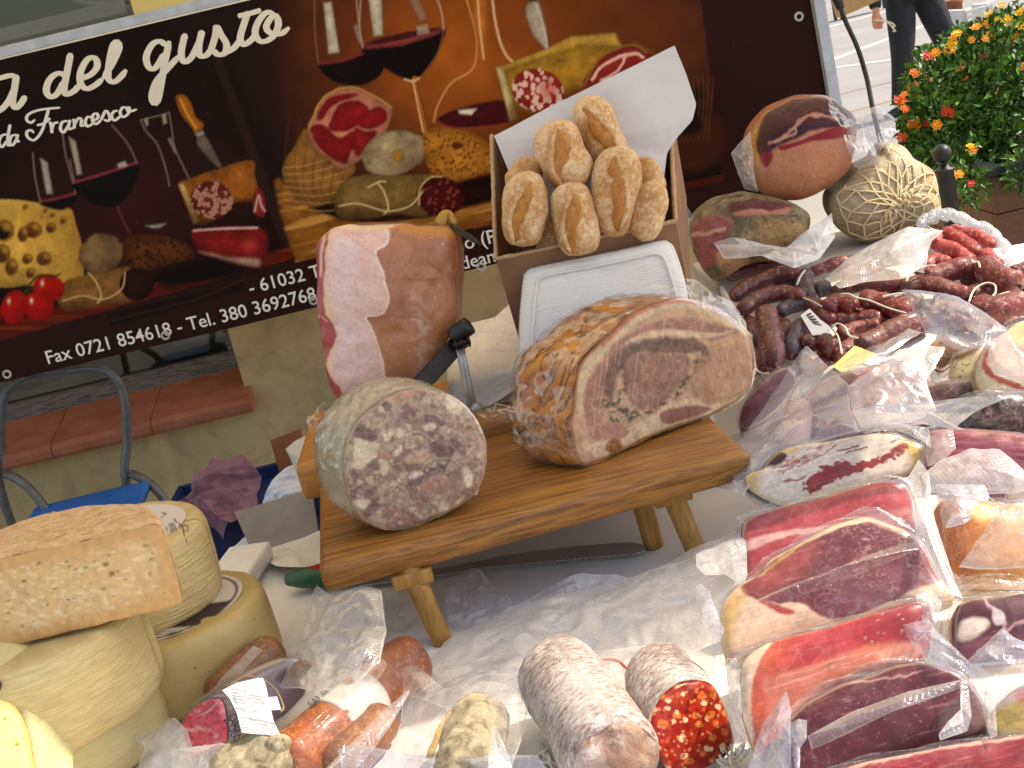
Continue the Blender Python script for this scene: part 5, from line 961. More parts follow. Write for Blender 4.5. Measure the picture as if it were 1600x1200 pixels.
for nm, q, t in (('front_panel', (FL, FR, FR+D, FL+D), .004), ('side_panel', (BL, FL+V3((0, .005, 0)), FL+D+V3((0, .005, 0)), BL+D), .004), ('side_panel', (FR+V3((0, .005, 0)), BR, BR+D, FR+D+V3((0, .005, 0))), .004), ('back_panel', (BR+V3((-.005, 0, 0)), BL+V3((.005, 0, 0)), BL+D+V3((.005, 0, 0)), BR+D+V3((-.005, 0, 0))), .004), ('base_panel', (FL+D*.8+V3((.005, .005, 0)), FR+D*.8+V3((-.005, .005, 0)), BR+D*.8+V3((-.005, -.005, 0)), BL+D*.8+V3((.005, -.005, 0))), .004)):
    V, F = panel(*q, t); mk(nm, V, F, MT['card'], bx, False)
for a, b in ((FL, FR), (FL, BL), (FR, BR)):
    V, F, A = tube([a+V3((0, 0, .001)), b+V3((0, 0, .001))], .0032, 6, n=40); mk('corrugated_edge', V, F, MT['card_edge'], bx, disp=[(.0012, 400)])
V, F, A = sheet([(772, 212, 2.085), (860, 166, 2.10), (960, 118, 2.10), (1054, 71, 2.10), (1070, 110, 2.09), (1088, 163, 2.06), (1082, 188, 2.05), (1058, 215, 2.05), (1042, 240, 2.05), (1038, 275, 2.03), (1036, 305, 2.02), (960, 335, 2.04), (830, 350, 2.04), (800, 280, 2.06)], .004, 34, .0035, .06, 6, closed_spline=False)
tag(mk('wrapping_paper', V, F, MT['bag_paper']), 'white sheet of paper lining the bread box behind the rolls', 'paper')
rolls = [((822, 276), (817, 380), 38, 1.975, 1, 'plump floured roll with a wide split, standing against the box\'s left wall'), ((861, 199), (900, 292), 40, 2.01, 1, 'round-ended roll with curved split in the upper row, beside the white paper'), ((916, 157), (958, 262), 35, 2.05, -1, 'tallest roll, floured and narrow, leaning on the white paper'), ((970, 237), (953, 363), 39, 1.985, -1, 'largest golden roll in the middle of the bread box'), ((889, 291), (906, 394), 36, 1.965, 1, 'floured roll in the front row behind the cardboard flap'), ((1022, 291), (1004, 366), 30, 1.98, 0, 'pale roll tucked against the box\'s right wall'), ((1000, 254), (1024, 304), 24, 2.03, 0, 'small roll half hidden behind the largest roll'), ((838, 258), (800, 292), 24, 2.04, 0, 'roll lying flat at the back of the box, mostly hidden'), ((862, 345), (856, 400), 20, 2.01, 0, 'roll wedged low between two front rolls')]
for i, (p, q, hw, y, spl, lb) in enumerate(rolls):
    a = at(*p, y); b = at(*q, y-.01); r = hw*.98*mpp(*p, y); ax = (b-a).normalized(); a = a-ax*8*mpp(*p, y); b = b+ax*8*mpp(*p, y); c0 = (a+b)/2
    t = thing('bread_roll', lb, 'bread roll', c0+V3((0, 0, -r)), 'bread rolls in the cardboard box')
    a2 = a+ax*.0; b2 = b-ax*.0; V, F, A = tube([a2+(b2-a2)*s for s in np.linspace(0, 1, 7)], roundrad(r, 26, .42, .1, 2.4), 28, n=26, squash=1.); mk('crust', V, F, MT['bread'], t, attr=A, disp=[(.0035, 35), (.0012, 110)], seed=i)
    if spl:
        toC = (CAM-c0); toC = (toC-ax*toC.dot(ax)).normalized(); sd_ = ax.cross(toC).normalized()*spl; o_ = toC*r*.64+sd_*r*.1
        pts = [a+(b-a)*s+o_+sd_*r*.28*math.sin((s-.5)*3) for s in np.linspace(.1, .92, 7)]; V, F, A = tube(pts, roundrad(r*.47, 22, .5, .06, 2.), 18, n=22); mk('split', V, F, MT['bread_split'], t, attr=A, disp=[(.0022, 70), (.001, 200)], seed=i)
        lp_ = [p_+sd_*r*.40*math.sin(math.pi*(k/6))+toC*r*.26 for k, p_ in enumerate(pts)]; V, F, A = tube(lp_, roundrad(r*.13, 20, .4, .2), 8, n=20); mk('split_lip', V, F, MT['bread'], t, attr=A)
# ------------------------------------------------------------------ chair by the wall
chr_ = thing('folding_chair', 'grey tubular metal chair with blue plastic seat below the window sill', 'chair', (-1.15, 3.25, 0))
CY = 3.28; k0 = at(200, 700, CY)
V, F, A = tube([at(4, 800, CY-.02)+V3((0, .1, -.62)), at(8, 790, CY), at(2, 690, CY), at(3, 640, CY), at(14, 605, CY), at(48, 585, CY), at(100, 579, CY), at(152, 575, CY), at(180, 590, CY), at(195, 625, CY), at(199, 690, CY), at(207, 790, CY), at(212, 830, CY)+V3((.03, .1, -.55))], .0115, 14, n=90); mk('back_frame', V, F, MT['grey_paint'], chr_)
for px in (204, 8):
    a = at(px, 740, CY-.01); V, F, A = tube([a, a+V3((.05, -.02, -.04)), V3((a.x+.10, CY-.05, a.z-.16)), V3((a.x+.22, CY+.05, .0))], .0115, 12, n=24); mk('leg', V, F, MT['grey_paint'], chr_)
sc_ = at(132, 800, CY-.12); V, F = box(V3((sc_.x, CY-.16, sc_.z)), V3((.15, 0, 0)), V3((0, .13, .012)), V3((0, 0, .014)), .014, 3); V = [V3((v.x, v.y, v.z-.014*((v.x-sc_.x)/.2)**2*(1 if v.z > sc_.z else 1))) for v in V]; mk('seat', V, F, MT['blue_plastic'], chr_)
# ------------------------------------------------------------------ clutter behind the cheeses
cy_ = 2.62; c0 = at(365, 835, cy_); cr = thing('stacking_crate', 'dark blue plastic crate under the purple cloth behind the table', 'crate', (c0.x+.02, cy_+.1, 0))
zt = at(380, 800, cy_).z; V, F = join(abox(c0.x-.16, c0.x+.24, cy_, cy_+.012, 0, zt, .003), abox(c0.x-.16, c0.x-.148, cy_+.013, cy_+.3, 0, zt, .003), abox(c0.x+.228, c0.x+.24, cy_+.013, cy_+.3, 0, zt, .003), abox(c0.x-.148, c0.x+.228, cy_+.29, cy_+.302, 0, zt, .003)); mk('crate_wall', V, F, MT['navy_plastic'], cr, False)
V, F = abox(c0.x-.147, c0.x+.227, cy_+.013, cy_+.289, 0.02, zt-.03, .003); mk('crate_content', V, F, MT['navy_plastic'], cr, False); V, F = abox(c0.x-.17, c0.x+.25, cy_-.008, cy_-.001, zt-.03, zt+.002, .002); mk('crate_rim', V, F, MT['navy_plastic'], cr, False)
V, F, A = sheet([(254, 806, 2.72), (275, 785, 2.68), (300, 768, 2.64), (312, 738, 2.64), (328, 714, 2.66), (350, 720, 2.66), (378, 712, 2.67), (396, 730, 2.66), (410, 746, 2.66), (402, 770, 2.62), (404, 790, 2.6), (385, 806, 2.58), (352, 818, 2.56), (345, 840, 2.58), (325, 820, 2.6), (290, 808, 2.66)], .05, 40, .022, .055, 8, closed_spline=False)
tag(mk('purple_cloth', V, F, MT['purple_cloth'], disp=[(.008, 26)]), 'crumpled dusty purple cloth heaped on the dark blue crate', 'cloth')
def flat(name, pts, y, t, mat, label, cat, yy=None):
    q = [at(p[0], p[1], (p[2] if len(p) > 2 else y)) for p in pts]; n = (q[1]-q[0]).cross(q[-1]-q[0]).normalized()*t; m = len(q); V = q+[p+n for p in q]
    F = [tuple(range(m))[::-1], tuple(range(m, 2*m))]+[(i, (i+1) % m, m+(i+1) % m, m+i) for i in range(m)]; return tag(mk(name, V, F, mat, None, False), label, cat)
flat('cardboard_sheet', [(422, 688), (470, 670), (480, 742), (440, 750)], 2.75, .005, MT['card_red'], 'reddish brown cardboard panel standing against the stucco wall', 'cardboard')
flat('cardboard_box_flap', [(366, 800, 2.36), (486, 764, 2.30), (500, 850, 2.2), (396, 868, 2.24)], 2.3, .004, MT['card_grey'], 'grey inside of an open cardboard box behind the table edge', 'cardboard')
V, F, A = sheet([(408, 792, 2.45), (425, 755, 2.46), (448, 730, 2.46), (468, 728, 2.46), (484, 760, 2.42), (450, 790, 2.4), (424, 800, 2.42)], .015, 20, .012, .04, 3); tag(mk('pale_blue_shirt', V, F, MT['blue_cloth']), 'pale blue cotton shirt hanging over the grey cardboard box', 'shirt')
V, F, A = sheet([(356, 868, 2.3), (372, 850, 2.34), (398, 836, 2.34), (412, 862, 2.25), (400, 880, 2.2), (370, 882, 2.22)], .01, 16, .008, .04, 5); tag(mk('white_cloth', V, F, MT['blue_cloth']), 'small white cloth bunched between crate and table edge', 'cloth')
V, F, A = sheet([(448, 702, 2.28), (462, 690, 2.28), (488, 676, 2.26), (505, 690, 2.2), (505, 760, 2.16), (478, 775, 2.2), (462, 730, 2.26)], .006, 20, .006, .05, 6, closed_spline=False); tag(mk('grey_paper_flap', V, F, MT['card_light']), 'folded pale grey paper sack leaning behind the head cheese', 'paper sack')
c0 = atz(385, 905, .79); V, F = box(V3((c0.x-.02, c0.y+.07, .785)), V3((.035, -.01, 0)), V3((.01, .06, 0)), V3((0, 0, .014)), .006, 3); tag(mk('foam_slab', V, F, MT['foam'], disp=[(.001, 40)]), 'small white foam slab lying behind the labelled cheese wheels', 'foam slab')
V, F, A = sheet([(395, 868, 2.1), (440, 850, 2.12), (500, 825, 2.1), (505, 880, 1.9), (470, 885, 1.88), (430, 884, 1.94)], .004, 20, .004, .05, 9, closed_spline=False); tag(mk('paper_sheet', V, F, MT['cloth']), 'white paper sheet on the table behind the green knife handle', 'paper')
# ------------------------------------------------------------------ cheeses
def wheelprof(R, h, bulge=.03, er=.2):
    pr = [(R*.02, 0), (R*.5, 0), (R*.8, 0)]; n = 22
    for i in range(n+1):
        q = i/n*math.pi; s = abs(math.cos(q))**.45*(1 if math.cos(q) > 0 else -1); e = math.sin(q)**.42 if math.sin(q) > 0 else 0
        pr.append((R*(.84+.16*e)+R*bulge*math.sin(q), h/2-h/2*s))
    return pr+[(R*.8, h), (R*.5, h), (R*.02, h)]
def wheel(label, c, R, h, mat, axis=None, name='cheese_wheel', grp='cheese wheels'):
    t = thing(name, label, 'cheese', c, grp); V, F, A = lathe(c, wheelprof(R, h), 120, axis); A = [(a[0]*2*math.pi*R*4, a[1]*4, a[2]) for a in A]
    mk('rind', V, F, mat, t, attr=A, disp=[(.0022, 14), (.0008, 60)]); return t
def toplabel(t, c, R, h, ax, bands, rot=0):
    """round paper label with printed bands on the wheel's top"""
    ax = ax.normalized(); e1 = (V3((1, 0, 0))-ax*ax.x).normalized(); e2 = ax.cross(e1); V = []; X = []; Y = []; n, m = 60, 26
    for r in range(m+1):
        for j in range(n):
            q = 2*math.pi*j/n; rr = (r+.02)/m*R; V.append(c+ax*(h+.0012)+(e1*math.cos(q)+e2*math.sin(q))*rr); X.append(math.cos(q+rot)*rr/R*100); Y.append(math.sin(q+rot)*rr/R*100)
    F = [(r*n+j, (r+1)*n+j, (r+1)*n+(j+1) % n, r*n+(j+1) % n) for r in range(m) for j in range(n)]+[tuple(range(n))[::-1]]
    P = Paint(X, Y, '#cdc2b6'); bands(P); mk('paper_label', V, F, MT['plainprint'], t, col=P.c)
AXZ = V3((0, 0, 1))
w1 = atz(300, 1060, .765); c1 = V3((w1.x, w1.y, .762)); W1 = wheel('amber cheese wheel with speckled smooth rind, its paper label pinned under another wheel', c1, .122, .105, MT['rind_smooth'])
def bands1(P):
    rr = np.hypot(P.X, P.Y); P.mix((np.abs(rr-93) < 1.6)*1., '#3a3030'); P.poly([(-20, -60), (95, -60), (95, 5), (-20, 5)], '#33201f', smooth=False)
    for k in range(3): P.line([(-10, -68-7*k), (60, -68-7*k)], 2, '#3a3030', smooth=False)
toplabel(W1, c1, .097, .105, AXZ, bands1, .35)
c2 = V3((c1.x-.042, c1.y+.022, .868)); ax2 = V3((.06, -.02, 1)); W2 = wheel('pale yellow ribbed cheese wheel with white and brown printed label on top', c2, .108, .112, MT['rind_y'], ax2)
def bands2(P):
    P.poly([(-100, -100), (-8, -100), (-8, 100), (-100, 100)], '#38221f', smooth=False); P.line([(60, 18), (66, 30), (60, 42)], 2, '#40383a'); P.line([(55, 30), (72, 30)], 1.5, '#40383a', smooth=False)
toplabel(W2, c2, .085, .112, ax2, bands2, -.1)
def lettering(t, txt, c, ex, ey, size, mat, parent=None):
    cu = bpy.data.curves.new('t', 'FONT'); cu.body = txt; cu.size = 1; cu.resolution_u = 2; ob = bpy.data.objects.new('t', cu); COL.objects.link(ob)
    me = bpy.data.meshes.new_from_object(ob.evaluated_get(bpy.context.evaluated_depsgraph_get())); V = [c+ex*(v.co.x*size)+ey*(v.co.y*size) for v in me.vertices]; F = [tuple(p.vertices) for p in me.polygons]
    bpy.data.objects.remove(ob); bpy.data.meshes.remove(me); return mk('printed_name', V, F, mat, parent or t, False)
a2 = ax2.normalized(); lp0 = c2+a2*.1142
def onlab(px, py): return onp(px, py, lp0, a2)
for txt, p0, p1, sz in (('AMATRICE', (262, 818), (276, 852), .0115), ('FORMAGGIO', (258, 824), (270, 854), .004)):
    o0 = onlab(*p0); ex = (onlab(*p1)-o0).normalized(); ey = a2.cross(ex).normalized(); lettering(W2, txt, o0, ex*.66, ey, sz, MT['black_ink'])
for pts in ([(279, 816), (286, 826), (288, 838)], [(284, 822), (292, 820), (294, 830), (286, 828)], [(272, 810), (276, 816)], [(290, 842), (292, 848)]):
    V, F, A = tube([onlab(*p) for p in pts], .0005, 4, n=10); mk('label_mark', V, F, MT['black_ink'], W2)
b1 = atz(95, 1190, .765); cB1 = V3((b1.x, b1.y+.02, .762)); B1 = wheel('low pale cheese wheel at the bottom of the left stack, half in sunlight', cB1, .132, .080, MT['rind_pale'])
cB2 = atz(62, 1125, .842); cB2 = V3((cB2.x+.006, cB2.y+.02, .843)); B2 = wheel('thick pale yellow ribbed cheese wheel under the aged half wheel', cB2, .137, .115, MT['rind_y'], V3((.03, -.03, 1)))
# aged half wheel
ag = thing('aged_cheese_half', 'half wheel of crumbly aged cheese with rough tan rind on top of the stack', 'cheese', V3((cB2.x, cB2.y, .957)))
out = [(-110, 905), (0, 874), (120, 848), (225, 823), (246, 822), (255, 835), (268, 872), (283, 928), (279, 944), (240, 955), (120, 985), (0, 1014), (-110, 1040), (-120, 1000), (-120, 940)]
Na = V3((.05, -.985, .15)); Pa = atz(140, 980, .960); V, F, X, Y, rim, cc = cut_face(out, Pa, Na, .001, 300, 90, .002)
P = Paint(X, Y, '#cda873'); P.shade(70, .1, 1); E = edist(X, Y, spline(out, 120)); P.mix(np.clip((34-E)/26, 0, 1)*.7, '#c48f54')
Xw = X*.8+Y*.2; fl_ = np.clip(fbm(X, Y*1.9, 11, 5, 5)*4-.5, 0, 1)*np.clip((E-12)/16, 0, 1); P.mix(fl_*.8, '#dcc196'); P.shade(9, .18, 6)
P.specks(np.clip((E-14)/10, 0, 1), 22, .10, '#7c5426', 4, .5, .9); P.specks(np.clip((E-14)/10, 0, 1), 14, .085, '#8a6230', 8, .4, .85)
for hx, hy, hr in ((166, 881, 7), (175, 896, 8), (118, 889, 4), (161, 920, 4), (37, 908, 5), (12, 938, 4), (85, 920, 3), (228, 852, 5), (236, 874, 4), (109, 885, 4), (60, 880, 5), (195, 905, 3)): P.ell(hx, hy, hr*.75, hr*.45, '#8a6230', rot=-15, amt=3, sc=5)
mk('cut_face', V, F, MT['cheese_cut'], ag, col=P.c, disp=[(.001, 160), (.0008, 60)])
seg_ = len(rim); Vs = []; nb = 26; ctr = cc
for i in range(nb+1):
    t = i/nb; th_ = t*math.pi/2
    for p in rim:
        d = p-cc; wx = max(.0, 1-(t*1.0)**2)**.5; Vs.append(cc+V3((d.x*(wx*.98+.02), d.y, d.z*(1-.08*t**3)))+V3((0, .15*t, 0))+V3((-.02*t, 0, 0)))
Fs = [(r*seg_+j, (r+1)*seg_+j, (r+1)*seg_+(j+1) % seg_, r*seg_+(j+1) % seg_) for r in range(nb) for j in range(seg_)]+[tuple(nb*seg_+j for j in range(seg_))]
mk('rind', Vs, Fs, MT['aged_top'], ag, disp=[(.0012, 40), (.0008, 110)])
# cut wheel at the far left
cw = thing('cut_cheese_wheel', 'cut young cheese with bright pale yellow face and few small holes, leaning in sunlight', 'cheese', atz(30, 1230, .765))
out = [(-100, 1096), (-30, 1084), (8, 1090), (32, 1115), (46, 1155), (56, 1215), (60, 1270), (-100, 1290)]
V, F, X, Y, rim, cc = cut_face(out, at(0, 1170, 1.30), V3((.35, -.75, .55)), .003, 160, 36, .003); P = Paint(X, Y, '#dccb82'); P.shade(40, .1, 2); E = edist(X, Y, spline(out, 80)); P.mix(np.clip((10-E)/8, 0, 1)*.8, '#c8a850')
for hx, hy in ((8, 1125), (27, 1164), (-12, 1190)): P.ell(hx, hy, 4, 3, '#a88428', amt=1)
mk('cut_face', V, F, MT['cheese_cut'], cw, col=P.c, disp=[(.0008, 80)])
Vs, Fs, A = sides(rim, cc, V3((.012, .085, .028)), [(0, 1), (.1, 1.1), (.3, 1.19), (.55, 1.22), (.8, 1.15), (.95, .98), (1, .85), (1, 0)]); mk('rind', Vs, Fs, MT['rind_pale'], cw, attr=A)
c0 = at(-9, 1073, 1.33); V, F, A = lathe(c0, [(.008, 0), (.008, .001)], 20, V3((.2, -.6, .7))); mk('brown_seal', V, F, simple('brown_seal', '#30201a', '#40302a'), cw)
# ------------------------------------------------------------------ salami and pouches on the near table
def capsule(name, mat, parent, p, q, r, z1, z2, disp=((.002, 40), (.0008, 120)), seg=28, cap=.14, tip=.12, squash=1., seed=0, n=40, bend=0.):
    a = atz(*p, z1); b = atz(*q, z2); pts = [a+(b-a)*t+V3((0, 0, bend*math.sin(math.pi*t))) for t in np.linspace(0, 1, 7)]
    V, F, A = tube(pts, roundrad(r, n, cap, tip), seg, n=n, squash=squash); return mk(name, V, F, mat, parent, attr=A, disp=list(disp), seed=seed)
def pouch(parent, pts, z, mat='pouch', bulge=.01, fold=.008, sc=.05, seed=0, name='plastic_pouch', sp=True, n=26):
    ol = []
    for p in pts:
        w_ = atz(p[0], p[1], p[2] if len(p) > 2 else z); ol.append((p[0], p[1], w_.y))
    V, F, A = sheet(ol, bulge, n, fold, sc, seed, closed_spline=sp); return mk(name, V, F, MT[mat], parent, attr=A)
# two big mouldy salami
s1 = thing('mouldy_salami', 'long white moulded salami with whole wrinkled end tied by red string', 'salami', atz(900, 1120, .762), 'mouldy salami lying uncovered')
a = atz(868, 1048, .812); b = atz(968, 1198, .814); d = (b-a).normalized(); R1 = .0475
V, F, A = tube([a-d*.01+(b+d*.012-a)*t for t in np.linspace(0, 1, 8)], roundrad(R1, 50, .13, .12, 2.2), 40, n=50); mk('casing', V, F, MT['mould'], s1, attr=A, disp=[(.0022, 26), (.001, 80)])
g = Mat('wrinkled_salami_end'); co = g.obj(); n1 = g.noise(co, 55, 5, .65, .8); n2 = g.noise(co, 28, 3, .5, .5)
V, F, A = tube([b-d*.006, b+d*.004, b+d*.010, b+d*.014, b+d*.0155], [.042, .038, .030, .016, .003], 32, n=22); mk('tied_end', V, F, g.end(g.bsdf(g.mix(g.ramp(n2, [(.45, 0), (.6, .55)]), g.ramp(n1, [(.3, '#6a3a2c'), (.5, '#a08478'), (.7, '#c8c0ba')]), '#8e6c50'), .7, g.bump(n1, .8, .005))), s1, disp=[(.005, 45), (.002, 120)])
s2 = thing('cut_salami', 'white moulded salami with bright red cut end full of fat pieces', 'salami', atz(1060, 1100, .762), 'mouldy salami lying uncovered')
out = [(1018, 1140), (1022, 1112), (1038, 1084), (1062, 1066), (1090, 1062), (1115, 1070), (1130, 1095), (1146, 1140), (1147, 1160), (1135, 1180), (1112, 1196), (1088, 1204), (1062, 1208), (1040, 1196), (1026, 1172)]
N2 = V3((.42, -.80, .42)); P2_ = atz(1078, 1135, .812)
V, F, X, Y, rim, cc = cut_face(out, P2_, N2, .002, 240, 66, .003); P = Paint(X, Y, '#8c1a10'); P.shade(16, .35, 2); P.mix(np.clip(fbm(X, Y, 18, 3, 7)*1.6, 0, 1)*.6, '#b03a18')
P.specks(None, 20, .27, '#cf7436', 5, .5, .8, .12); P.specks(None, 13, .26, '#c2502a', 9, .45, .75, .15); P.specks(None, 18, .20, '#e2b48c', 15, .38, .95, .08); P.specks(None, 9, .22, '#d08a58', 21, .3, .7); P.specks(None, 9, .3, '#5a0c08', 23, .3, .6); P.shade(5, .25, 8)
mk('cut_face', V, F, MT['meat_wet'], s2, col=P.c, disp=[(.0008, 120)])
back = atz(1022, 1052, .812)-cc; back = V3((back.x, back.y, 0.0)); Vs, Fs, A = sides(rim, cc, back, rprof(26, .02, 0, 5)); mk('casing', Vs, Fs, MT['mould'], s2, attr=A, disp=[(.002, 28), (.001, 80)])
V, F, A = tube([atz(912, 1042, .80), atz(940, 1031, .792), atz(965, 1033, .792), atz(985, 1050, .80)], .0016, 6, n=24); rs = mk('red_string', V, F, MT['red_string']); tag(rs, 'thin red string looped between the two mouldy salami', 'string')
V, F, A = tube([atz(950, 1086, .80), atz(970, 1085, .79), atz(985, 1078, .80)], .0016, 6, n=12); mk('string_end', V, F, MT['red_string'], rs)
for px, py, sd_, lb in ((1140, 1185, 3, 'bundle of white string ends beside the red cut salami'), (858, 1185, 5, 'bundle of white string ends beside the whole mouldy salami')):
    t = thing('string_bundle', lb, 'string', atz(px, py, .762)); rg = np.random.default_rng(sd_)
    for k in range(12):
        a = atz(px+rg.uniform(-16, 16), py+rg.uniform(-14, 14), .768+rg.uniform(0, .012)); b = atz(px+rg.uniform(-24, 24), py+rg.uniform(0, 30), .766); m_ = (a+b)/2+V3((rg.uniform(-.02, .02), rg.uniform(-.01, .01), .012)); V, F, A = tube([a, m_, b], .0014, 5, n=10); mk('strand', V, F, MT['string'], t)
# salami with printed tag in a pouch
cs = thing('tagged_salami_pack', 'vacuum packed soft salami with pink cut end, dark netting and white printed tag', 'salami pack', atz(390, 1140, .762))
out = [(283, 1150), (284, 1128), (298, 1108), (322, 1094), (342, 1092), (350, 1110), (354, 1150), (350, 1162), (335, 1172), (318, 1176), (300, 1185), (288, 1176)]
V, F, X, Y, rim, cc = cut_face(out, atz(322, 1140, .815), V3((-.35, -.8, .45)), .003, 140, 36, .003); P = Paint(X, Y, '#c8505a'); P.mix(np.clip(fbm(X, Y, 10, 4, 2)*2, 0, 1)*.8, '#e2a09a'); P.specks(None, 9, .3, '#b02c40', 4, .5, .7); P.shade(7, .25, 5)
mk('cut_face', V, F, MT['meat_wet'], cs, col=P.c)
ex_ = atz(470, 1050, .815)-cc; Vs, Fs, A = sides(rim, cc, ex_, [(0, 1), (.1, 1.18), (.3, 1.32), (.55, 1.25), (.8, .95), (.93, .6), (1, .2), (1.02, 0)])
g = Mat('netted_salami_skin'); pc = g.pc(); co = g.obj(); ga = g.wave(g.map(pc, (1, .12, 0), (0, 0, .78)), 150, 0, 0); gb = g.wave(g.map(pc, (1, .12, 0), (0, 0, -.78)), 150, 0, 0); nn1 = g.noise(co, 18, 4)
MT['netted'] = g.end(g.bsdf(g.mix(g.math('MULTIPLY', g.math('MAXIMUM', ga, gb), .35), g.ramp(nn1, [(.3, '#4a2620'), (.55, '#6c4438'), (.75, '#7a4c3a')]), '#a49aa0'), .35, g.bump(g.math('MAXIMUM', ga, gb), .3, .001), coat=.5, coatr=.1))
mk('casing', Vs, Fs, MT['netted'], cs, attr=A, disp=[(.002, 30)]); Vs2, Fs2, A2 = sides([cc+(p-cc)*1.04 for p in rim], cc, ex_, [(0, 1.02), (.1, 1.2), (.3, 1.34), (.55, 1.28), (.8, 1.0), (1, .5)], cap=False); mk('vacuum_film', Vs2, Fs2, MT['film_smooth'], cs, attr=A2, disp=[(.0015, 60)])
V, F, A = tube([atz(462, 1052, .84), atz(472, 1040, .84), atz(482, 1042, .842)], [.006, .008, .005], 12, n=10); mk('knotted_end', V, F, MT['saus_brown'], cs, disp=[(.004, 90)])
tagp = [(346, 1078), (372, 1068), (400, 1062), (412, 1060), (416, 1070), (420, 1090), (432, 1088), (438, 1108), (424, 1110), (428, 1128), (438, 1150), (380, 1146), (372, 1115), (360, 1092)]
def on_near(px, py, y): return at(px, py, y)
tp = atz(395, 1105, .884); tn = V3((-.1, -.72, .68)).normalized(); tv = [onp(x, y, tp, tn)+tn*(.004-.00001*(x-390)**2*.3) for x, y in tagp]; tl = len(tv)
tg = mk('printed_tag', [v+tn*.0005 for v in tv]+tv, [tuple(range(tl))[::-1], tuple(range(tl, 2*tl))]+[(i, (i+1) % tl, tl+(i+1) % tl, tl+i) for i in range(tl)], MT['label_white'], cs, False)
ex = (onp(440, 1096, tp, V3((-.1, -.72, .68)))-onp(360, 1083, tp, V3((-.1, -.72, .68)))).normalized(); nt_ = V3((-.1, -.72, .68)).normalized(); ey = nt_.cross(ex).normalized()
rows = ['Confezione:   3kg', 'Ingredienti: Carne di suino, grasso di suino', 'sale, spezie, aromi naturali, destrosio', 'Antiossidante: E301, Conservante: E252', 'Origine: ITALIA', '', 'lotto magazzino:      07/02/22', 'L.20:   220/2', '', 'DICHIARAZIONE NUTRIZIONALE (valori', 'medi per 100 g): Energia kcal 400/kJ', 'Grassi: 35 g, di cui acidi grassi saturi: 13,6', 'Carboidrati: 1,4 g, di cui zuccheri: 0,3 g', 'Fibre: 0 g, Proteine: 18,4 g, Sale: 3,7 g']
for i, rw in enumerate(rows):
    if rw:
        yy = 1080+i*4.9; xx = 366+max(0, (yy-1092)*.26); o0 = onp(xx, yy, tp, nt_)+nt_*.0062; lettering(cs, rw, o0, ex*.72, ey, .0032, MT['black_ink'], cs).name = 'print_line'
for txt, px, py in (('CIAU', 357, 1120), ('SCOLO', 349, 1124)):
    o0 = atz(px, py, .871); exx = (atz(px+14, py+30, .862)-o0).normalized(); eyy = V3((.5, -.1, .8)).cross(exx).normalized()*-1; eyy = nt_.cross(exx).normalized(); lettering(cs, txt, o0, exx, eyy, .0125, MT['black_ink'], cs)
V, F, A = tube([atz(372, 1066, .885), atz(385, 1058, .89), atz(410, 1062, .89), atz(432, 1080, .886), atz(443, 1105, .88), atz(438, 1112, .88)], .0011, 6, n=30); mk('elastic_loop', V, F, simple('brown_elastic', '#6a5a44', '#8a7a60'), cs)
pouch(cs, [(190, 1148, .80), (230, 1142, .81), (275, 1122, .83), (290, 1140, .84), (300, 1175, .85), (345, 1160, .86), (352, 1190, .84), (300, 1215, .8), (230, 1210, .79), (215, 1170, .79)], .82, 'pouch', .006, .008, .04, 3)
# salami behind it
t = thing('brown_salami_pack', 'smooth brown salami in a clear pouch leaning on the amber cheese wheel', 'salami pack', atz(380, 1060, .762))
capsule('casing', MT['saus_brown'], t, (330, 1100), (435, 1012), .028, .80, .81, cap=.2); pouch(t, [(300, 1120, .83), (345, 1060, .84), (395, 1008, .85), (410, 1015, .85), (360, 1070, .85), (330, 1110, .84)], .84, 'pouch', .003, .003, .04, 9, sp=False)
# long orange salami with paper band in pouch
t = thing('banded_salami_pack', 'long orange-brown salami in clear pouch with a white printed paper band', 'salami pack', atz(540, 1110, .762))
capsule('casing', MT['saus_orange'], t, (440, 1205), (650, 1022), .034, .80, .80, cap=.1, n=60)
a = atz(440, 1205, .80); b = atz(650, 1022, .80); d = b-a; g = Mat('printed_band'); co = g.map(g.pc(), (1, 1, 0)); nb_ = g.noise(g.map(g.pc(), (230, 60, 0)), 1, 3, .6); MT['band'] = g.end(g.bsdf(g.ramp(nb_, [(.40, '#3a3a36'), (.47, '#b9b4aa'), (.7, '#c6c1b6')], 'LINEAR'), .5))
pts = [a+d*t_ for t_ in np.linspace(.34, .60, 6)]; V, F, A = tube(pts, .0352, 28, n=16); mk('paper_band', V, F, simple('white_band_paper', '#b8b4aa', '#cac6bc', 30, .5), t, attr=A)
for k, tx in enumerate(('GENUINO', 'SALAME')):
    o0 = a+d*(.38)+V3((-.006-.011*k, -.0215+.004*k, .0285+.0055*k)); e_ = d.normalized(); lettering(t, tx, o0, e_, V3((-.5, .3, .8)).cross(e_).cross(e_).normalized()*-1 if False else (V3((0, -.66, .75)).cross(e_)).normalized(), .0125, MT['black_ink'], t)
pouch(t, [(520, 1200, .82), (560, 1140, .83), (600, 1090, .835), (640, 1050, .84), (672, 1015, .83), (640, 998, .83), (600, 1000, .84), (560, 1050, .845), (470, 1150, .845), (450, 1200, .83)], .835, 'film_smooth', .008, .004, .05, 2)
t = thing('brown_salami', 'dark brown salami in pouch lying along the banded one', 'salami pack', atz(580, 1150, .762)); capsule('casing', MT['saus_brown'], t, (520, 1210), (600, 1120), .026, .785, .785, cap=.15)
pouch(t, [(500, 1215, .815), (560, 1150, .818), (615, 1098, .82), (640, 1080, .82), (600, 1150, .81), (545, 1210, .80)], .815, 'pouch_thin', .003, .003, .04, 12)
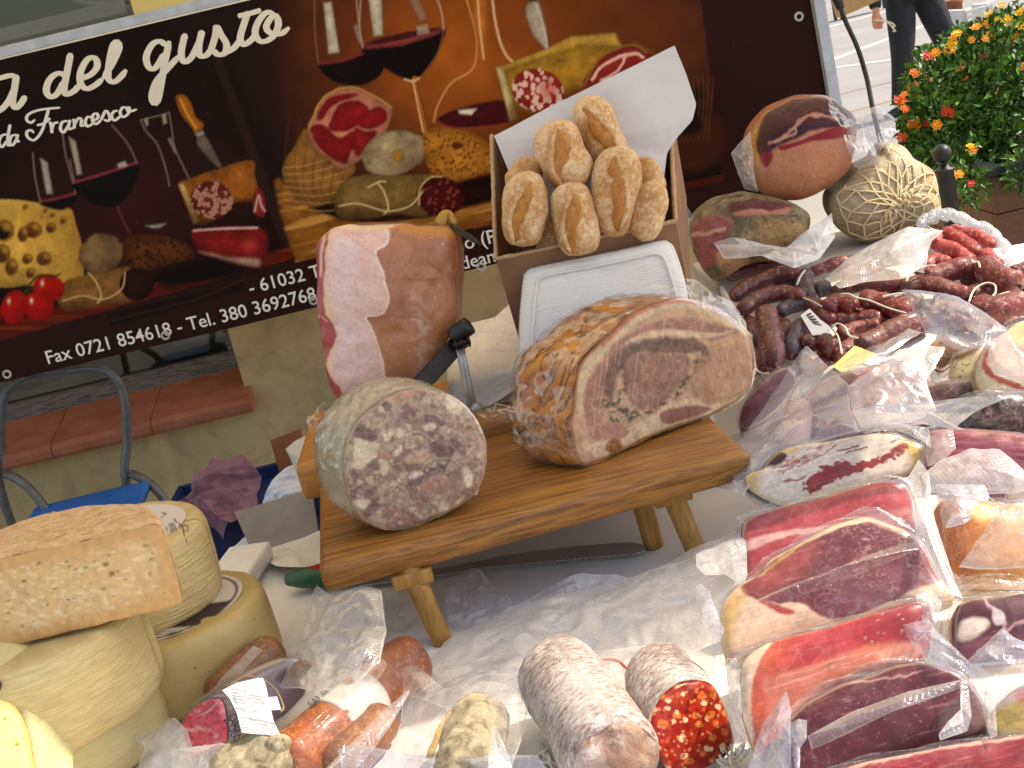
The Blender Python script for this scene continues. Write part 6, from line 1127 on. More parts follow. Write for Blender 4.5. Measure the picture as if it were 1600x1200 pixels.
t = thing('mouldy_salami_stub', 'knobbly beige mouldy salami end poking up beside the pink cut salami', 'salami', atz(410, 1180, .762)); capsule('casing', MT['mould_grey'], t, (340, 1240), (440, 1160), .034, .815, .835, disp=((.005, 40), (.002, 100)), cap=.25, tip=.25); V, F, A = tube([atz(425, 1170, .86), atz(440, 1158, .862), atz(448, 1162, .86)], [.007, .008, .004], 10, n=8); mk('tip', V, F, MT['mould_grey'], t, disp=[(.005, 70)])
# upright clear pouch
t = thing('standing_pouch', 'empty clear embossed pouch standing up in front of the board corner', 'pouch', atz(540, 1080, .80)); pouch(t, [(438, 1075, .84), (470, 990, .87), (492, 912, .90), (520, 932, .90), (600, 926, .905), (606, 990, .88), (600, 1040, .865), (560, 1075, .86), (500, 1080, .86)], .88, 'pouch_thin', .012, .010, .035, 21, sp=False)
pouch(t, [(470, 1060, .872), (530, 1040, .88), (600, 1030, .88), (590, 1062, .875), (540, 1090, .87), (490, 1085, .87)], .875, 'film', .004, .005, .03, 23)
# tied salame in pouch
t = thing('tied_salame_pack', 'grey mouldy salame tied with straw twine inside a clear pouch', 'salami pack', atz(740, 1150, .762))
capsule('casing', MT['mould_grey'], t, (720, 1230), (752, 1108), .034, .795, .80, disp=((.004, 45), (.0015, 110)), cap=.22, tip=.2)
for k in range(3):
    V, F, A = tube([atz(668+2*k, 1184, .80), atz(684+2*k, 1145, .815), atz(705+2*k, 1112, .82), atz(728, 1090-k, .815), atz(748, 1094, .815), atz(754, 1104, .815)], .0022, 6, n=30); mk('twine', V, F, MT['twine'], t, disp=[(.0008, 400)])
pouch(t, [(600, 1185, .79), (625, 1120, .80), (632, 1044, .82), (655, 1042, .82), (690, 1070, .82), (760, 1066, .83), (830, 1080, .82), (825, 1120, .81), (800, 1210, .80), (620, 1215, .78)], .82, 'pouch_thin', .018, .008, .045, 31, sp=False)
pouch(t, [(765, 1205, .83), (770, 1135, .845), (785, 1160, .84), (800, 1205, .82)], .83, 'pouch', .002, .003, .03, 33)
t = thing('flat_pouch', 'crumpled empty clear pouch at the front edge of the table', 'pouch', atz(660, 1190, .80)); pouch(t, [(528, 1172, .82), (555, 1162, .825), (640, 1178, .82), (720, 1188, .815), (760, 1180, .825), (840, 1180, .82), (860, 1215, .80), (540, 1220, .80)], .82, 'pouch_blue', .006, .008, .04, 41, sp=False)
# large embossed pouches lying on the cloth
t = thing('large_pouch', 'large flat embossed vacuum pouch spread across the table in front of the board', 'pouch', atz(880, 1000, .764)); pouch(t, [(640, 1060, .775), (700, 1000, .785), (800, 950, .785), (920, 925, .79), (1010, 900, .79), (1100, 845, .80), (1165, 830, .82), (1170, 900, .82), (1150, 990, .80), (1060, 1030, .785), (960, 1060, .775), (830, 1080, .772), (720, 1090, .772)], .78, 'pouch', .010, .012, .06, 51, sp=False, n=40)
t = thing('folded_pouch', 'folded translucent pouch beside the front leg of the board', 'pouch', atz(720, 950, .766)); pouch(t, [(690, 905, .80), (735, 882, .80), (752, 885, .80), (800, 940, .77), (795, 965, .77), (740, 985, .77), (700, 965, .78)], .78, 'pouch', .008, .012, .04, 55, sp=False); pouch(t, [(600, 930, .80), (640, 925, .80), (655, 965, .775), (635, 985, .77), (605, 1000, .77)], .78, 'pouch_thin', .003, .004, .04, 57, sp=False)
t = thing('ridged_pouch', 'empty translucent pouch with a raised fold in front of the bread knife', 'pouch', atz(880, 920, .766)); pouch(t, [(760, 965, .772), (830, 930, .785), (905, 893, .80), (960, 892, .80), (1000, 905, .79), (940, 930, .775), (850, 960, .77)], .785, 'pouch', .006, .012, .04, 59, sp=False)
t = thing('spread_pouch', 'second translucent pouch lying across the cloth between mouldy salami and large pouch', 'pouch', atz(800, 1060, .766)); pouch(t, [(640, 1090, .782), (720, 1040, .80), (800, 1010, .80), (830, 1040, .80), (960, 1010, .80), (1010, 1000, .80), (980, 1080, .79), (1000, 1120, .79), (860, 1130, .785), (800, 1110, .80), (720, 1120, .79)], .79, 'pouch_thin', .006, .012, .05, 63, sp=False, n=34)
# ------------------------------------------------------------------ sloping sausage tray with a pile of small dry sausages
SP, SN = V3((.5, 2.0, .835)), V3((0, -.31, 1)).normalized()
def sp(px, py, h=0.): return onp(px, py, SP+SN*h, SN)
ty = thing('sausage_tray', 'sloping white tray under the pile of small dry sausages', 'tray', (.8, 2.15, .76))
cs_ = [V3((.40, 1.96, 0)), V3((1.01, 1.96, 0)), V3((1.01, 2.26, 0)), V3((.40, 2.33, 0))]
for v in cs_: v.z = SP.z-.004-(v.y-2.0)*SN.y/SN.z
V, F = panel(*cs_, -.008); mk('tray_base', V, F, MT['foam'], ty, False)
for a, b in ((0, 3), (2, 1)):
    V, F = panel(cs_[a], cs_[b], cs_[b]+V3((0, 0, .02)), cs_[a]+V3((0, 0, .02)), .006); mk('tray_rim', V, F, MT['foam'], ty, False)
V, F = abox(.42, .99, 1.99, 2.30, .762, .812, .003); mk('tray_support', V, F, MT['card_light'], ty, False)
def Z(x, y): return (1140+x/3.478, 300+y/3.478)
SA = [  # points in a 3.478x enlargement of the photo's sausage corner, radius, height, skin
 ([(-20, 470), (90, 425), (200, 405), (290, 402)], 34, .012, 'dark'), ([(0, 580), (120, 505), (260, 445), (385, 432)], 44, .03, 'dark'), ([(430, 440), (530, 405), (650, 365)], 34, .008, 'red'), ([(45, 655), (170, 575), (290, 545), (410, 572)], 45, .034, 'dark'),
 ([(195, 640), (215, 760), (250, 940)], 62, .05, 'dark'), ([(260, 660), (340, 620), (430, 605)], 36, .02, 'grey'), ([(405, 440), (400, 500), (430, 590)], 50, .016, 'grey'), ([(470, 540), (560, 520)], 42, .012, 'grey'),
 ([(100, 690), (120, 760), (130, 860)], 42, .012, 'dark'), ([(410, 710), (355, 790), (335, 890)], 54, .024, 'grey'), ([(300, 700), (295, 780), (330, 860)], 36, .008, 'dark'), ([(555, 545), (690, 508), (830, 505), (965, 505)], 42, .02, 'dark'),
 ([(930, 530), (1040, 500), (1180, 530), (1310, 570)], 52, .024, 'dark'), ([(515, 650), (590, 605), (690, 640)], 52, .034, 'red'), ([(690, 590), (790, 595), (990, 665)], 56, .034, 'red'), ([(430, 600), (490, 640), (545, 720)], 46, .022, 'dark'),
 ([(560, 700), (690, 690), (850, 700)], 52, .018, 'dark'), ([(585, 790), (710, 740), (830, 730)], 46, .018, 'red'), ([(690, 850), (840, 775), (1040, 690)], 60, .04, 'dark'), ([(400, 840), (480, 800), (580, 860)], 54, .03, 'dark'),
 ([(1050, 480), (1190, 430), (1350, 400)], 58, .03, 'red'), ([(1370, 390), (1440, 450), (1570, 505)], 70, .034, 'red'), ([(1320, 615), (1450, 640), (1620, 590)], 74, .04, 'red'), ([(1290, 570), (1390, 525), (1480, 545)], 44, .015, 'dark'),
 ([(1540, 450), (1640, 420)], 48, .02, 'red'), ([(130, 970), (250, 945)], 34, .01, 'dark'), ([(850, 620), (900, 640), (1010, 600)], 44, .015, 'dark'), ([(560, 900), (640, 860), (700, 800)], 44, .02, 'red'), ([(820, 700), (940, 610), (1060, 590)], 46, .008, 'dark'),
 ([(380, 900), (450, 960), (540, 900)], 42, .008, 'dark'), ([(1080, 640), (1200, 640), (1320, 680)], 50, .008, 'dark'), ([(1460, 700), (1560, 690), (1660, 660)], 50, .006, 'red'), ([(700, 480), (800, 450), (920, 470)], 38, .004, 'red'), ([(1120, 560), (1230, 590), (1330, 640)], 50, .006, 'dark')]
SL = ['short dark dry sausage at the tray\'s back corner under the spotted ham', 'long dark dry sausage lying across the left end of the pile', 'thin red dry sausage disappearing under the clear bag', 'curved dark dry sausage lying over the upright one', 'fat dark dry sausage standing upright with a red tip, beside the roast', 'small grey dry sausage tucked behind the upright one', 'grey dry sausage pointing down beside the looped string', 'stubby grey dry sausage against the clear bag', 'dark sausage standing half hidden between roast and upright sausage', 'fat grey dry sausage beside the white printed slip', 'small dark sausage deep between upright and grey sausages', 'long straight dark sausage just in front of the clear bag', 'long dark sausage ending at the white string ring', 'short red sausage with string knot in the middle of the pile', 'red marbled sausage tied by a long string', 'dark sausage curling down to the white printed slip', 'dark sausage lying under the string-tied red ones', 'red sausage with string loop above the yellow card', 'long dark sausage slanting over the yellow card', 'short dark sausage with bright split skin in front of the printed slip', 'red marbled sausage with white string loop below the fresh sausage pack', 'thick red marbled sausage below the fresh sausage pack', 'thickest red marbled sausage along the white tray rim', 'dark sausage inside the white string ring', 'red sausage cut off at the tray\'s far end', 'small dark sausage at the foot of the upright one', 'dark sausage partly under the bluish pouch', 'red sausage behind the yellow card', 'dark sausage under the bluish pouch and long sausages', 'dark sausage below the split-skinned one', 'dark sausage under the bluish pouch beside the thickest one', 'red sausage under the thickest one at the tray rim', 'red sausage showing through the clear bag', 'dark sausage bridging the string ring and the pouch']
EXTRA = [([(620, 480), (720, 440), (830, 430)], 'red'), ([(240, 520), (330, 500), (440, 500)], 'dark'), ([(860, 800), (960, 760), (1080, 700)], 'red'), ([(760, 660), (880, 690), (1000, 760)], 'dark'), ([(1180, 700), (1300, 720), (1420, 700)], 'red'), ([(480, 880), (590, 820), (680, 760)], 'dark'), ([(1250, 470), (1360, 480), (1460, 540)], 'red'), ([(60, 800), (140, 880), (180, 960)], 'dark'), ([(1000, 430), (1110, 410), (1200, 380)], 'red'), ([(1480, 560), (1560, 540), (1660, 540)], 'red')]
XL = ['red sausage low beneath the clear bag\'s open end', 'dark sausage low between the two long left ones', 'red sausage low under the bluish pouch\'s left edge', 'dark sausage low under the string-tied red ones', 'red sausage low under the thickest sausage', 'dark sausage low behind the yellow card', 'red sausage low between the two marbled ones', 'dark sausage low beside the upright sausage\'s foot', 'red sausage low under the fresh sausage pack\'s edge', 'red sausage low behind the thickest sausage']
SA += [(p, 46, .002, k) for p, k in EXTRA]; SL += XL
for i, (pts, r, h, sk) in enumerate(SA):
    P3 = [sp(*Z(*p), h+.012) for p in pts]; rm = 1.04*r/3.478*mpp(*Z(*pts[0]), P3[0].y); t = thing('dry_sausage', SL[i], 'sausage', (P3[0]+P3[-1])/2-V3((0, 0, rm)), 'small dry sausages piled on the tray')
    V, F, A = tube(P3, roundrad(rm, 30, .16, .18, 2.2), 18, n=30); mk('casing', V, F, MT['saus_'+sk], t, attr=A, disp=[(.0028, 45), (.0016, 110)], seed=i)
    e = P3[-1]; d = (P3[-1]-P3[-2]).normalized(); V, F, A = tube([e-d*.003, e+d*.004, e+d*.008], [rm*.3, rm*.16, rm*.24], 8, n=6); mk('twisted_end', V, F, MT['saus_dark'], t)
for pts, lb in (([(365, 505), (385, 460), (410, 425)], 'straw string tied round the left grey sausage'), ([(960, 485), (990, 440), (1060, 405), (1120, 400)], 'white string arching beside the fresh sausage pack'), ([(1300, 600), (1330, 530), (1390, 495), (1440, 505), (1445, 545), (1425, 570)], 'white string ring on top of the red marbled sausages'), ([(600, 555), (650, 555), (690, 575), (760, 590), (860, 630), (990, 668)], 'long white string tying the red sausages in the middle'), ([(400, 575), (440, 590), (500, 622)], 'short yellowish string between two dark sausages'), ([(555, 730), (590, 715), (630, 740), (650, 780), (700, 795)], 'white string loop above the yellow card'), ([(555, 740), (590, 790), (610, 880)], 'white string hanging down to the yellow card'), ([(1320, 385), (1350, 380), (1360, 410)], 'short white string knot below the fresh sausages'), ([(1440, 570), (1520, 545), (1610, 560)], 'white string lying across the thickest sausage'), ([(140, 960), (170, 985), (215, 985)], 'white string end at the foot of the upright sausage'), ([(830, 570), (900, 555), (960, 550)], 'white string between the two long dark sausages')):
    V, F, A = tube([sp(*Z(*p), .066) for p in pts], .0017, 6, n=30); tag(mk('sausage_string', V, F, MT['string']), lb, 'string')
pa = [sp(*Z(*p), .058) for p in ((385, 670), (435, 632), (490, 690), (550, 735), (540, 770), (450, 778))]; sl_ = mk('printed_slip', pa+[p-SN*.001 for p in pa], [tuple(range(6))[::-1], tuple(range(6, 12))]+[(i, (i+1) % 6, 6+(i+1) % 6, 6+i) for i in range(6)], MT['label_white'], None, False); tag(sl_, 'white printed paper slip stuck between the grey sausages', 'label')
for k in range(5):
    a = sp(*Z(415+9*k, 668+16*k-6*k), .0588); b = sp(*Z(440+14*k, 655+16*k), .0588); c_ = sp(*Z(446+14*k, 662+16*k), .0588); d_ = sp(*Z(421+9*k, 676+16*k-6*k), .0588); mk('print_line', [a, b, c_, d_], [(0, 1, 2, 3)], MT['black_ink'], sl_, False)
pa = [sp(*Z(*p), .062) for p in ((560, 950), (680, 838), (805, 885), (620, 990))]; V, F = panel(*pa, -.001); tag(mk('price_card', V, F, MT['yellow_card'], None, False), 'plain yellow card standing between sausages and pouches', 'card')
# pack of fresh sausages with scalloped clear tray and bag
fs = thing('fresh_sausage_pack', 'pack of bright red fresh sausages in a scalloped clear tray', 'sausage pack', sp(1510, 380))
for i, (pts, r) in enumerate((([(1150, 215), (1240, 250), (1360, 340)], 40), ([(1190, 205), (1330, 230), (1445, 295)], 36), ([(1110, 290), (1220, 320), (1320, 395)], 44), ([(1390, 330), (1440, 380), (1480, 400)], 40), ([(1060, 410), (1120, 370), (1200, 400)], 40), ([(1130, 240), (1120, 290)], 34))):
    P3 = [sp(*Z(*p), .03+.004*(i % 2)) for p in pts]; V, F, A = tube(P3, roundrad(r/3.478*mpp(1500, 380, P3[0].y), 24, .18, .2), 16, n=24); mk('sausage', V, F, MT['saus_fresh'], fs, attr=A, disp=[(.002, 60)], seed=i)
path = [(1030, 180), (1100, 130), (1180, 120), (1270, 150), (1330, 190), (1400, 200), (1440, 260), (1490, 300), (1510, 370), (1530, 420)]
pp = spline(path, 60, False); 
for lay in (0, 1):
    V, F, A = tube([sp(*Z(p[0]+10*math.cos(i*1.1)+18*lay, p[1]+10*math.sin(i*1.1)+10*lay), .035-.016*lay) for i, p in enumerate(pp)], .009, 10, n=120); mk('scalloped_rim', V, F, film_mat('clear_tray_plastic', .22, '#dfe6ee', .8, .06, 60, .9, 0, .5), fs)
def pouchp(parent, pts, mat, bulge, fold, sc, seed, sp_=False, n=26, name='plastic_pouch'):
    V, F, A = sheet(pts, bulge, n, fold, sc, seed, closed_spline=sp_); return mk(name, V, F, MT[mat], parent, attr=A)
def zy(x, y, h): q = Z(x, y); p = sp(*q, h); return (q[0], q[1], p.y)
pouchp(fs, [zy(520, 470, .05), zy(640, 370, .05), zy(800, 270, .06), zy(970, 185, .07), (1475, 358, 2.26), zy(1100, 260, .06), zy(1050, 400, .06), zy(960, 470, .06), zy(740, 490, .05), zy(600, 520, .05)], 'pouch', .008, .006, .06, 3)
pouchp(fs, [(1395, 372, 2.27), (1420, 355, 2.28), (1440, 362, 2.27), (1450, 400, 2.2), (1445, 425, 2.14), (1410, 420, 2.17)], 'pouch_blue', .004, .006, .04, 7)
# ------------------------------------------------------------------ hams on the raised shelf
sh_ = thing('display_crate', 'pale crate raising the hams behind the sausages', 'crate', (.85, 2.55, .76)); V, F = abox(.40, .82, 2.37, 2.60, 0, .948, .006); mk('crate_body', V, F, MT['card_light'], sh_, False); V, F = abox(.41, .50, 2.352, 2.359, .86, .91, .001); mk('green_tape', V, F, MT['green_tape'], sh_, False)
def block(name, label, cat, out, P0, N, ext, paint, facemat, sidemat, dome=.02, seg=220, rings=60, bulge=.03, pw=3., film=None, rimd=.004, disp=((.002, 40),), group=None, base='#a06050', sprof=None, filmoff=.003, sdisp=((.002, 40),)):
    t = thing(name, label, cat, P0+V3((0, 0, -.05)), group); V, F, X, Y, rim, cc = cut_face(out, P0, N, dome, seg, rings, rimd); P = Paint(X, Y, base); P.E = edist(X, Y, spline(out, 140)); paint(P)
    if cat == 'meat pack':                            # muscle grain running along the cut
        gn_ = noise3(np.stack([(P.X+P.Y*.25)/34, (P.Y-P.X*-.27)/2.6, P.X*0+1.7], 1)); P.c *= (1+.16*gn_+.12*fbm(P.X, P.Y, 12, 4, 8))[:, None]; P.mix(np.clip(gn_*2.6-1.5, 0, 1)*.28, '#d8a498'); P.c = P.c*.9+.1*(P.c@np.array([.3, .5, .2]))[:, None]
    mk('cut_face', V, F, MT[facemat] if isinstance(facemat, str) else facemat, t, col=P.c, disp=list(disp)); prof = sprof or rprof(16, bulge, 0, pw); Vs, Fs, A = sides(rim, cc, ext, prof); mk('rind', Vs, Fs, MT[sidemat] if isinstance(sidemat, str) else sidemat, t, attr=A, disp=list(sdisp))
    if film:
        if cat == 'meat pack':                        # flat sealed margin of the pouch round the meat
            ol = spline(out, 72); rgm = np.random.default_rng(int(abs(out[0][0]*7+out[0][1]))); jj = 1.10+.07*np.interp(np.arange(72), np.arange(0, 73, 8), list(rgm.uniform(-1, 1, 9))+[0])[:72]; cm = ol.mean(0); Vm = []; Am = []
            for f_ in (.93, 1.0, 1.04, 1.08, 1.12):
                for j_ in range(72):
                    sc_m = f_ if f_ < 1.01 else 1+(f_-1)/.12*(jj[j_]-1+.02); p_ = cm+(ol[j_]-cm)*sc_m; w_ = onp(p_[0], p_[1], P0-N.normalized()*.012, N)+N.normalized()*(.006*math.sin(j_*.9+f_*40)*(f_-.93)*6); Vm.append(w_); Am.append((p_[0]*.0007, p_[1]*.0007, 1. if f_ > 1.11 else .5))
            mk('pouch_margin', Vm, [(r_*72+j_, (r_+1)*72+j_, (r_+1)*72+(j_+1) % 72, r_*72+(j_+1) % 72) for r_ in range(4) for j_ in range(72)], MT['pouch_thin'], t, attr=Am)
        n_ = N.normalized(); A1 = [(x*.0008, y*.0008, 0) for x, y in zip(X, Y)]; mk('vacuum_film', [cc+(v-cc)*1.01+n_*filmoff for v in V], F, MT[film], t, attr=A1, disp=[(.0012, 45)]); Vs2, Fs2, A2 = sides([cc+(p-cc)*1.03 for p in rim], cc, ext*1.03, prof); mk('vacuum_film', Vs2, Fs2, MT[film], t, attr=A2, disp=[(.002, 60)])
    return t
MT['tan_skin'] = simple('tan_ham_skin', '#9a6040', '#b87c58', 12, .4, 40, .4, .003, coat=.3); MT['crust'] = simple('grey_spotted_crust', '#4a3a2a', '#9a8668', 40, .7, 70, .8, .004); MT['dark_crust'] = simple('dark_peppery_crust', '#221a16', '#4a3a34', 60, .6, 80, .8, .004, coat=.4)
def pt1(P):
    P.shade(40, .15, 1); P.mix(np.clip((9-P.E)/5, 0, 1)*(P.Y < 230), '#b98a5c'); m = P.poly([(1180, 240), (1182, 208), (1200, 178), (1230, 161), (1265, 152), (1298, 156), (1326, 174), (1338, 198), (1290, 206), (1262, 212), (1240, 222), (1215, 232), (1196, 250)], '#48101a', 2, 4); P.shade(16, .5, 3, m)
    P.line([(1200, 230), (1225, 216), (1238, 205), (1248, 192), (1275, 186), (1300, 190)], 5, '#c08a78', 2, 6, 10); P.line([(1238, 205), (1236, 215), (1210, 226)], 4, '#c89a84', 2, 5); P.veins(m, 18, .1, '#a06460', 4, 6, .5)
    s_ = P.poly([(1213, 233), (1245, 226), (1290, 208), (1322, 200), (1324, 216), (1290, 224), (1262, 228), (1220, 240)], '#8e141e', 1.5, 3); P.poly([(1184, 246), (1205, 246), (1194, 266)], '#8c2a2c', 2, 2); P.line([(1180, 205), (1176, 235), (1182, 262)], 6, '#cf9a50', 3, 2, op=.8)
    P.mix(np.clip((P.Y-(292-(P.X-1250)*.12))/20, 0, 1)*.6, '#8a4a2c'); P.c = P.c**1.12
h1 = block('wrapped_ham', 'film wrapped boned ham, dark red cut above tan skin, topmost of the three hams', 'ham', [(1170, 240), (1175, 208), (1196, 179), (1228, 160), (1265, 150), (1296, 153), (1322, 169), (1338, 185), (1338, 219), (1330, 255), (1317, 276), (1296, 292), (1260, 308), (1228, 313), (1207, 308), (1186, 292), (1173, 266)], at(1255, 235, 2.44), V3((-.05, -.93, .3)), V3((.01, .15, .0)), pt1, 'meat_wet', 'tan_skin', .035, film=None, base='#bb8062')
for pts, mt, sd_ in (([(1140, 240, 2.46), (1150, 228, 2.46), (1172, 205, 2.45), (1178, 255, 2.43), (1186, 300, 2.43), (1165, 295, 2.45), (1150, 270, 2.46)], 'pouch', 2), ([(1318, 190, 2.42), (1345, 182, 2.42), (1365, 205, 2.42), (1370, 258, 2.41), (1335, 262, 2.41), (1322, 230, 2.40)], 'pouch_blue', 4), ([(1350, 172, 2.47), (1372, 165, 2.47), (1395, 185, 2.47), (1402, 205, 2.46), (1385, 230, 2.45), (1365, 240, 2.44), (1348, 205, 2.45)], 'pouch_blue', 6), ([(1290, 150, 2.43), (1320, 165, 2.42), (1345, 190, 2.42), (1320, 200, 2.4), (1300, 175, 2.41)], 'film', 8)):
    pouchp(h1, pts, mt, .008, .010, .03, sd_)
def pt2(P):
    P.mix(np.clip(fbm(P.X, P.Y, 22, 4, 2)*1.5+.2, 0, 1), '#8c7a58'); P.shade(10, .45, 4); P.mix(np.clip((P.X-1170)/30, 0, 1)*np.clip((P.Y-345)/12, 0, 1)*.8, '#a07a44'); P.specks(None, 6, .22, '#2a1e12', 3, .5, .8)
    P.poly([(1138, 326), (1160, 317), (1205, 318), (1235, 326), (1222, 338), (1190, 342), (1150, 344), (1138, 336)], '#4e1018', 2, 4); P.poly([(1150, 340), (1180, 334), (1205, 336), (1232, 328), (1222, 341), (1150, 346)], '#a86a60', 2, 4)
    m = P.poly([(1080, 352), (1100, 345), (1142, 350), (1135, 375), (1120, 400), (1115, 420), (1095, 415), (1084, 385)], '#8e4c48', 3, 5); P.shade(10, .3, 6, m); P.line([(1084, 366), (1105, 372), (1130, 366)], 5, '#c89a88', 2, 3); P.poly([(1118, 400), (1160, 390), (1170, 412), (1135, 432)], '#b98a64', 4, 4)
h2 = block('spotted_ham', 'rough crusted ham piece with a pink hollow on top, under the wrapped ham', 'ham', [(1081, 352), (1094, 329), (1126, 311), (1165, 303), (1207, 311), (1244, 321), (1265, 334), (1264, 358), (1249, 381), (1217, 402), (1165, 413), (1139, 431), (1120, 438), (1099, 418), (1086, 389)], at(1170, 375, 2.33), V3((-.05, -.85, .5)), V3((.02, .16, -.01)), pt2, 'rough_cut', 'crust', .03, film=None, base='#665640', disp=((.004, 30), (.002, 80)))
for pts, mt, sd_ in (([(1055, 345, 2.4), (1068, 315, 2.4), (1088, 345, 2.38), (1085, 380, 2.36), (1062, 370, 2.38)], 'pouch_blue', 3), ([(1115, 380, 2.27), (1145, 370, 2.26), (1160, 385, 2.25), (1200, 385, 2.25), (1240, 395, 2.26), (1280, 380, 2.28), (1300, 330, 2.33), (1305, 370, 2.3), (1280, 405, 2.25), (1240, 420, 2.22), (1190, 400, 2.23), (1130, 405, 2.25)], 'pouch', 5)):
    pouchp(h2, pts, mt, .004, .006, .04, sd_)
out3 = [(1299, 324), (1302, 303), (1323, 287), (1341, 263), (1372, 245), (1383, 228), (1409, 228), (1425, 248), (1454, 266), (1462, 282), (1468, 311), (1467, 334), (1441, 350), (1401, 363), (1362, 376), (1336, 371), (1309, 350)]
def pt3(P):
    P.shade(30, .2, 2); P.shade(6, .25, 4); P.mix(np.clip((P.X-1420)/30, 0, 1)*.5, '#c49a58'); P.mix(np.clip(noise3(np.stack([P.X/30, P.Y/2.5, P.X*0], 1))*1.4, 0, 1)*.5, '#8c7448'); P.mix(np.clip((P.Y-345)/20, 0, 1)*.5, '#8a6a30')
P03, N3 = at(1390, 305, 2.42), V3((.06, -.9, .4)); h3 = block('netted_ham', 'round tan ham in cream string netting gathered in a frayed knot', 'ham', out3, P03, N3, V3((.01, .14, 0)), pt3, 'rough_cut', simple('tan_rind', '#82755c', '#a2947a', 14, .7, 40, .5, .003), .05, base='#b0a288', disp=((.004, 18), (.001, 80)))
o3 = spline(out3, 240); c3 = o3.mean(0)
def surf3(px, py, off=.003):
    dx_, dy_ = px-c3[0], py-c3[1]; an = np.arctan2(o3[:, 1]-c3[1], o3[:, 0]-c3[0]); j = int(np.argmin(np.abs((an-math.atan2(dy_, dx_)+math.pi) % (2*math.pi)-math.pi))); s = min(1., math.hypot(dx_, dy_)/np.linalg.norm(o3[j]-c3)); n_ = N3.normalized(); cc0 = onp(c3[0], c3[1], P03, n_); b_ = onp(o3[j][0], o3[j][1], P03, n_); return cc0+(b_-cc0)*s+n_*(.05*(1-s**4)-.004*max(0, (s-.9)/.1)**2+off)
kn_ = np.array([1394., 332.]); NJ = 15; nodes = []; rg = np.random.default_rng(4)
for q, f in enumerate((.16, .34, .54, .73, .9, 1.)):
    row = []
    for j in range(NJ):
        e = o3[int((j+(.5 if q % 2 else 0))*240/NJ) % 240]; row.append(kn_+(e-kn_)*min(1, f*(1+rg.normal()*.05))+(rg.normal(size=2)*2.2 if q < 5 else 0))
    nodes.append(row)
def cord(a, b): V, F, A = tube([surf3(*(a+(b-a)*t_)) for t_ in np.linspace(0, 1, 5)], .0017, 6, n=8); mk('net_cord', V, F, MT['netcord'], h3)
for q in range(5):
    for j in range(NJ):
        if q == 0: cord(kn_+(nodes[0][j]-kn_)*.3, nodes[0][j])
        cord(nodes[q][j], nodes[q+1][j]); cord(nodes[q][j], nodes[q+1][(j+1) % NJ] if q % 2 else nodes[q+1][j-1])
for k in range(26):
    a = np.array([1370+46*k/25, 345-26*k/25]); b = a+RNG.normal(size=2)*6; V, F, A = tube([surf3(*a, .004), surf3(*((a+b)/2), .012), surf3(*b, .006)], .0022, 6, n=6); mk('knot_strand', V, F, MT['netcord'], h3)
# black gooseneck rod behind the hams
gn = thing('gooseneck_rod', 'thin black flexible rod with thick grip rising behind the wrapped ham', 'rod', at(1365, 170, 2.95)); V, F, A = tube([V3((at(1365, 185, 2.95).x, 2.9, .95)), at(1366, 180, 2.92), at(1355, 125, 2.95), at(1340, 75, 2.95), at(1322, 35, 2.95), at(1312, 8, 2.95)], .0052, 10, n=40); mk('rod', V, F, MT['black_plastic'], gn); V, F, A = tube([at(1314, 14, 2.95), at(1308, -4, 2.95), at(1298, -40, 2.95)], [.008, .014, .014], 12, n=12); mk('grip', V, F, MT['black_plastic'], gn)
V, F = abox(at(1365, 185, 2.95).x-.03, at(1365, 185, 2.95).x+.03, 2.87, 2.93, 0, .95, .003); mk('rod_base', V, F, MT['black_plastic'], gn, False)
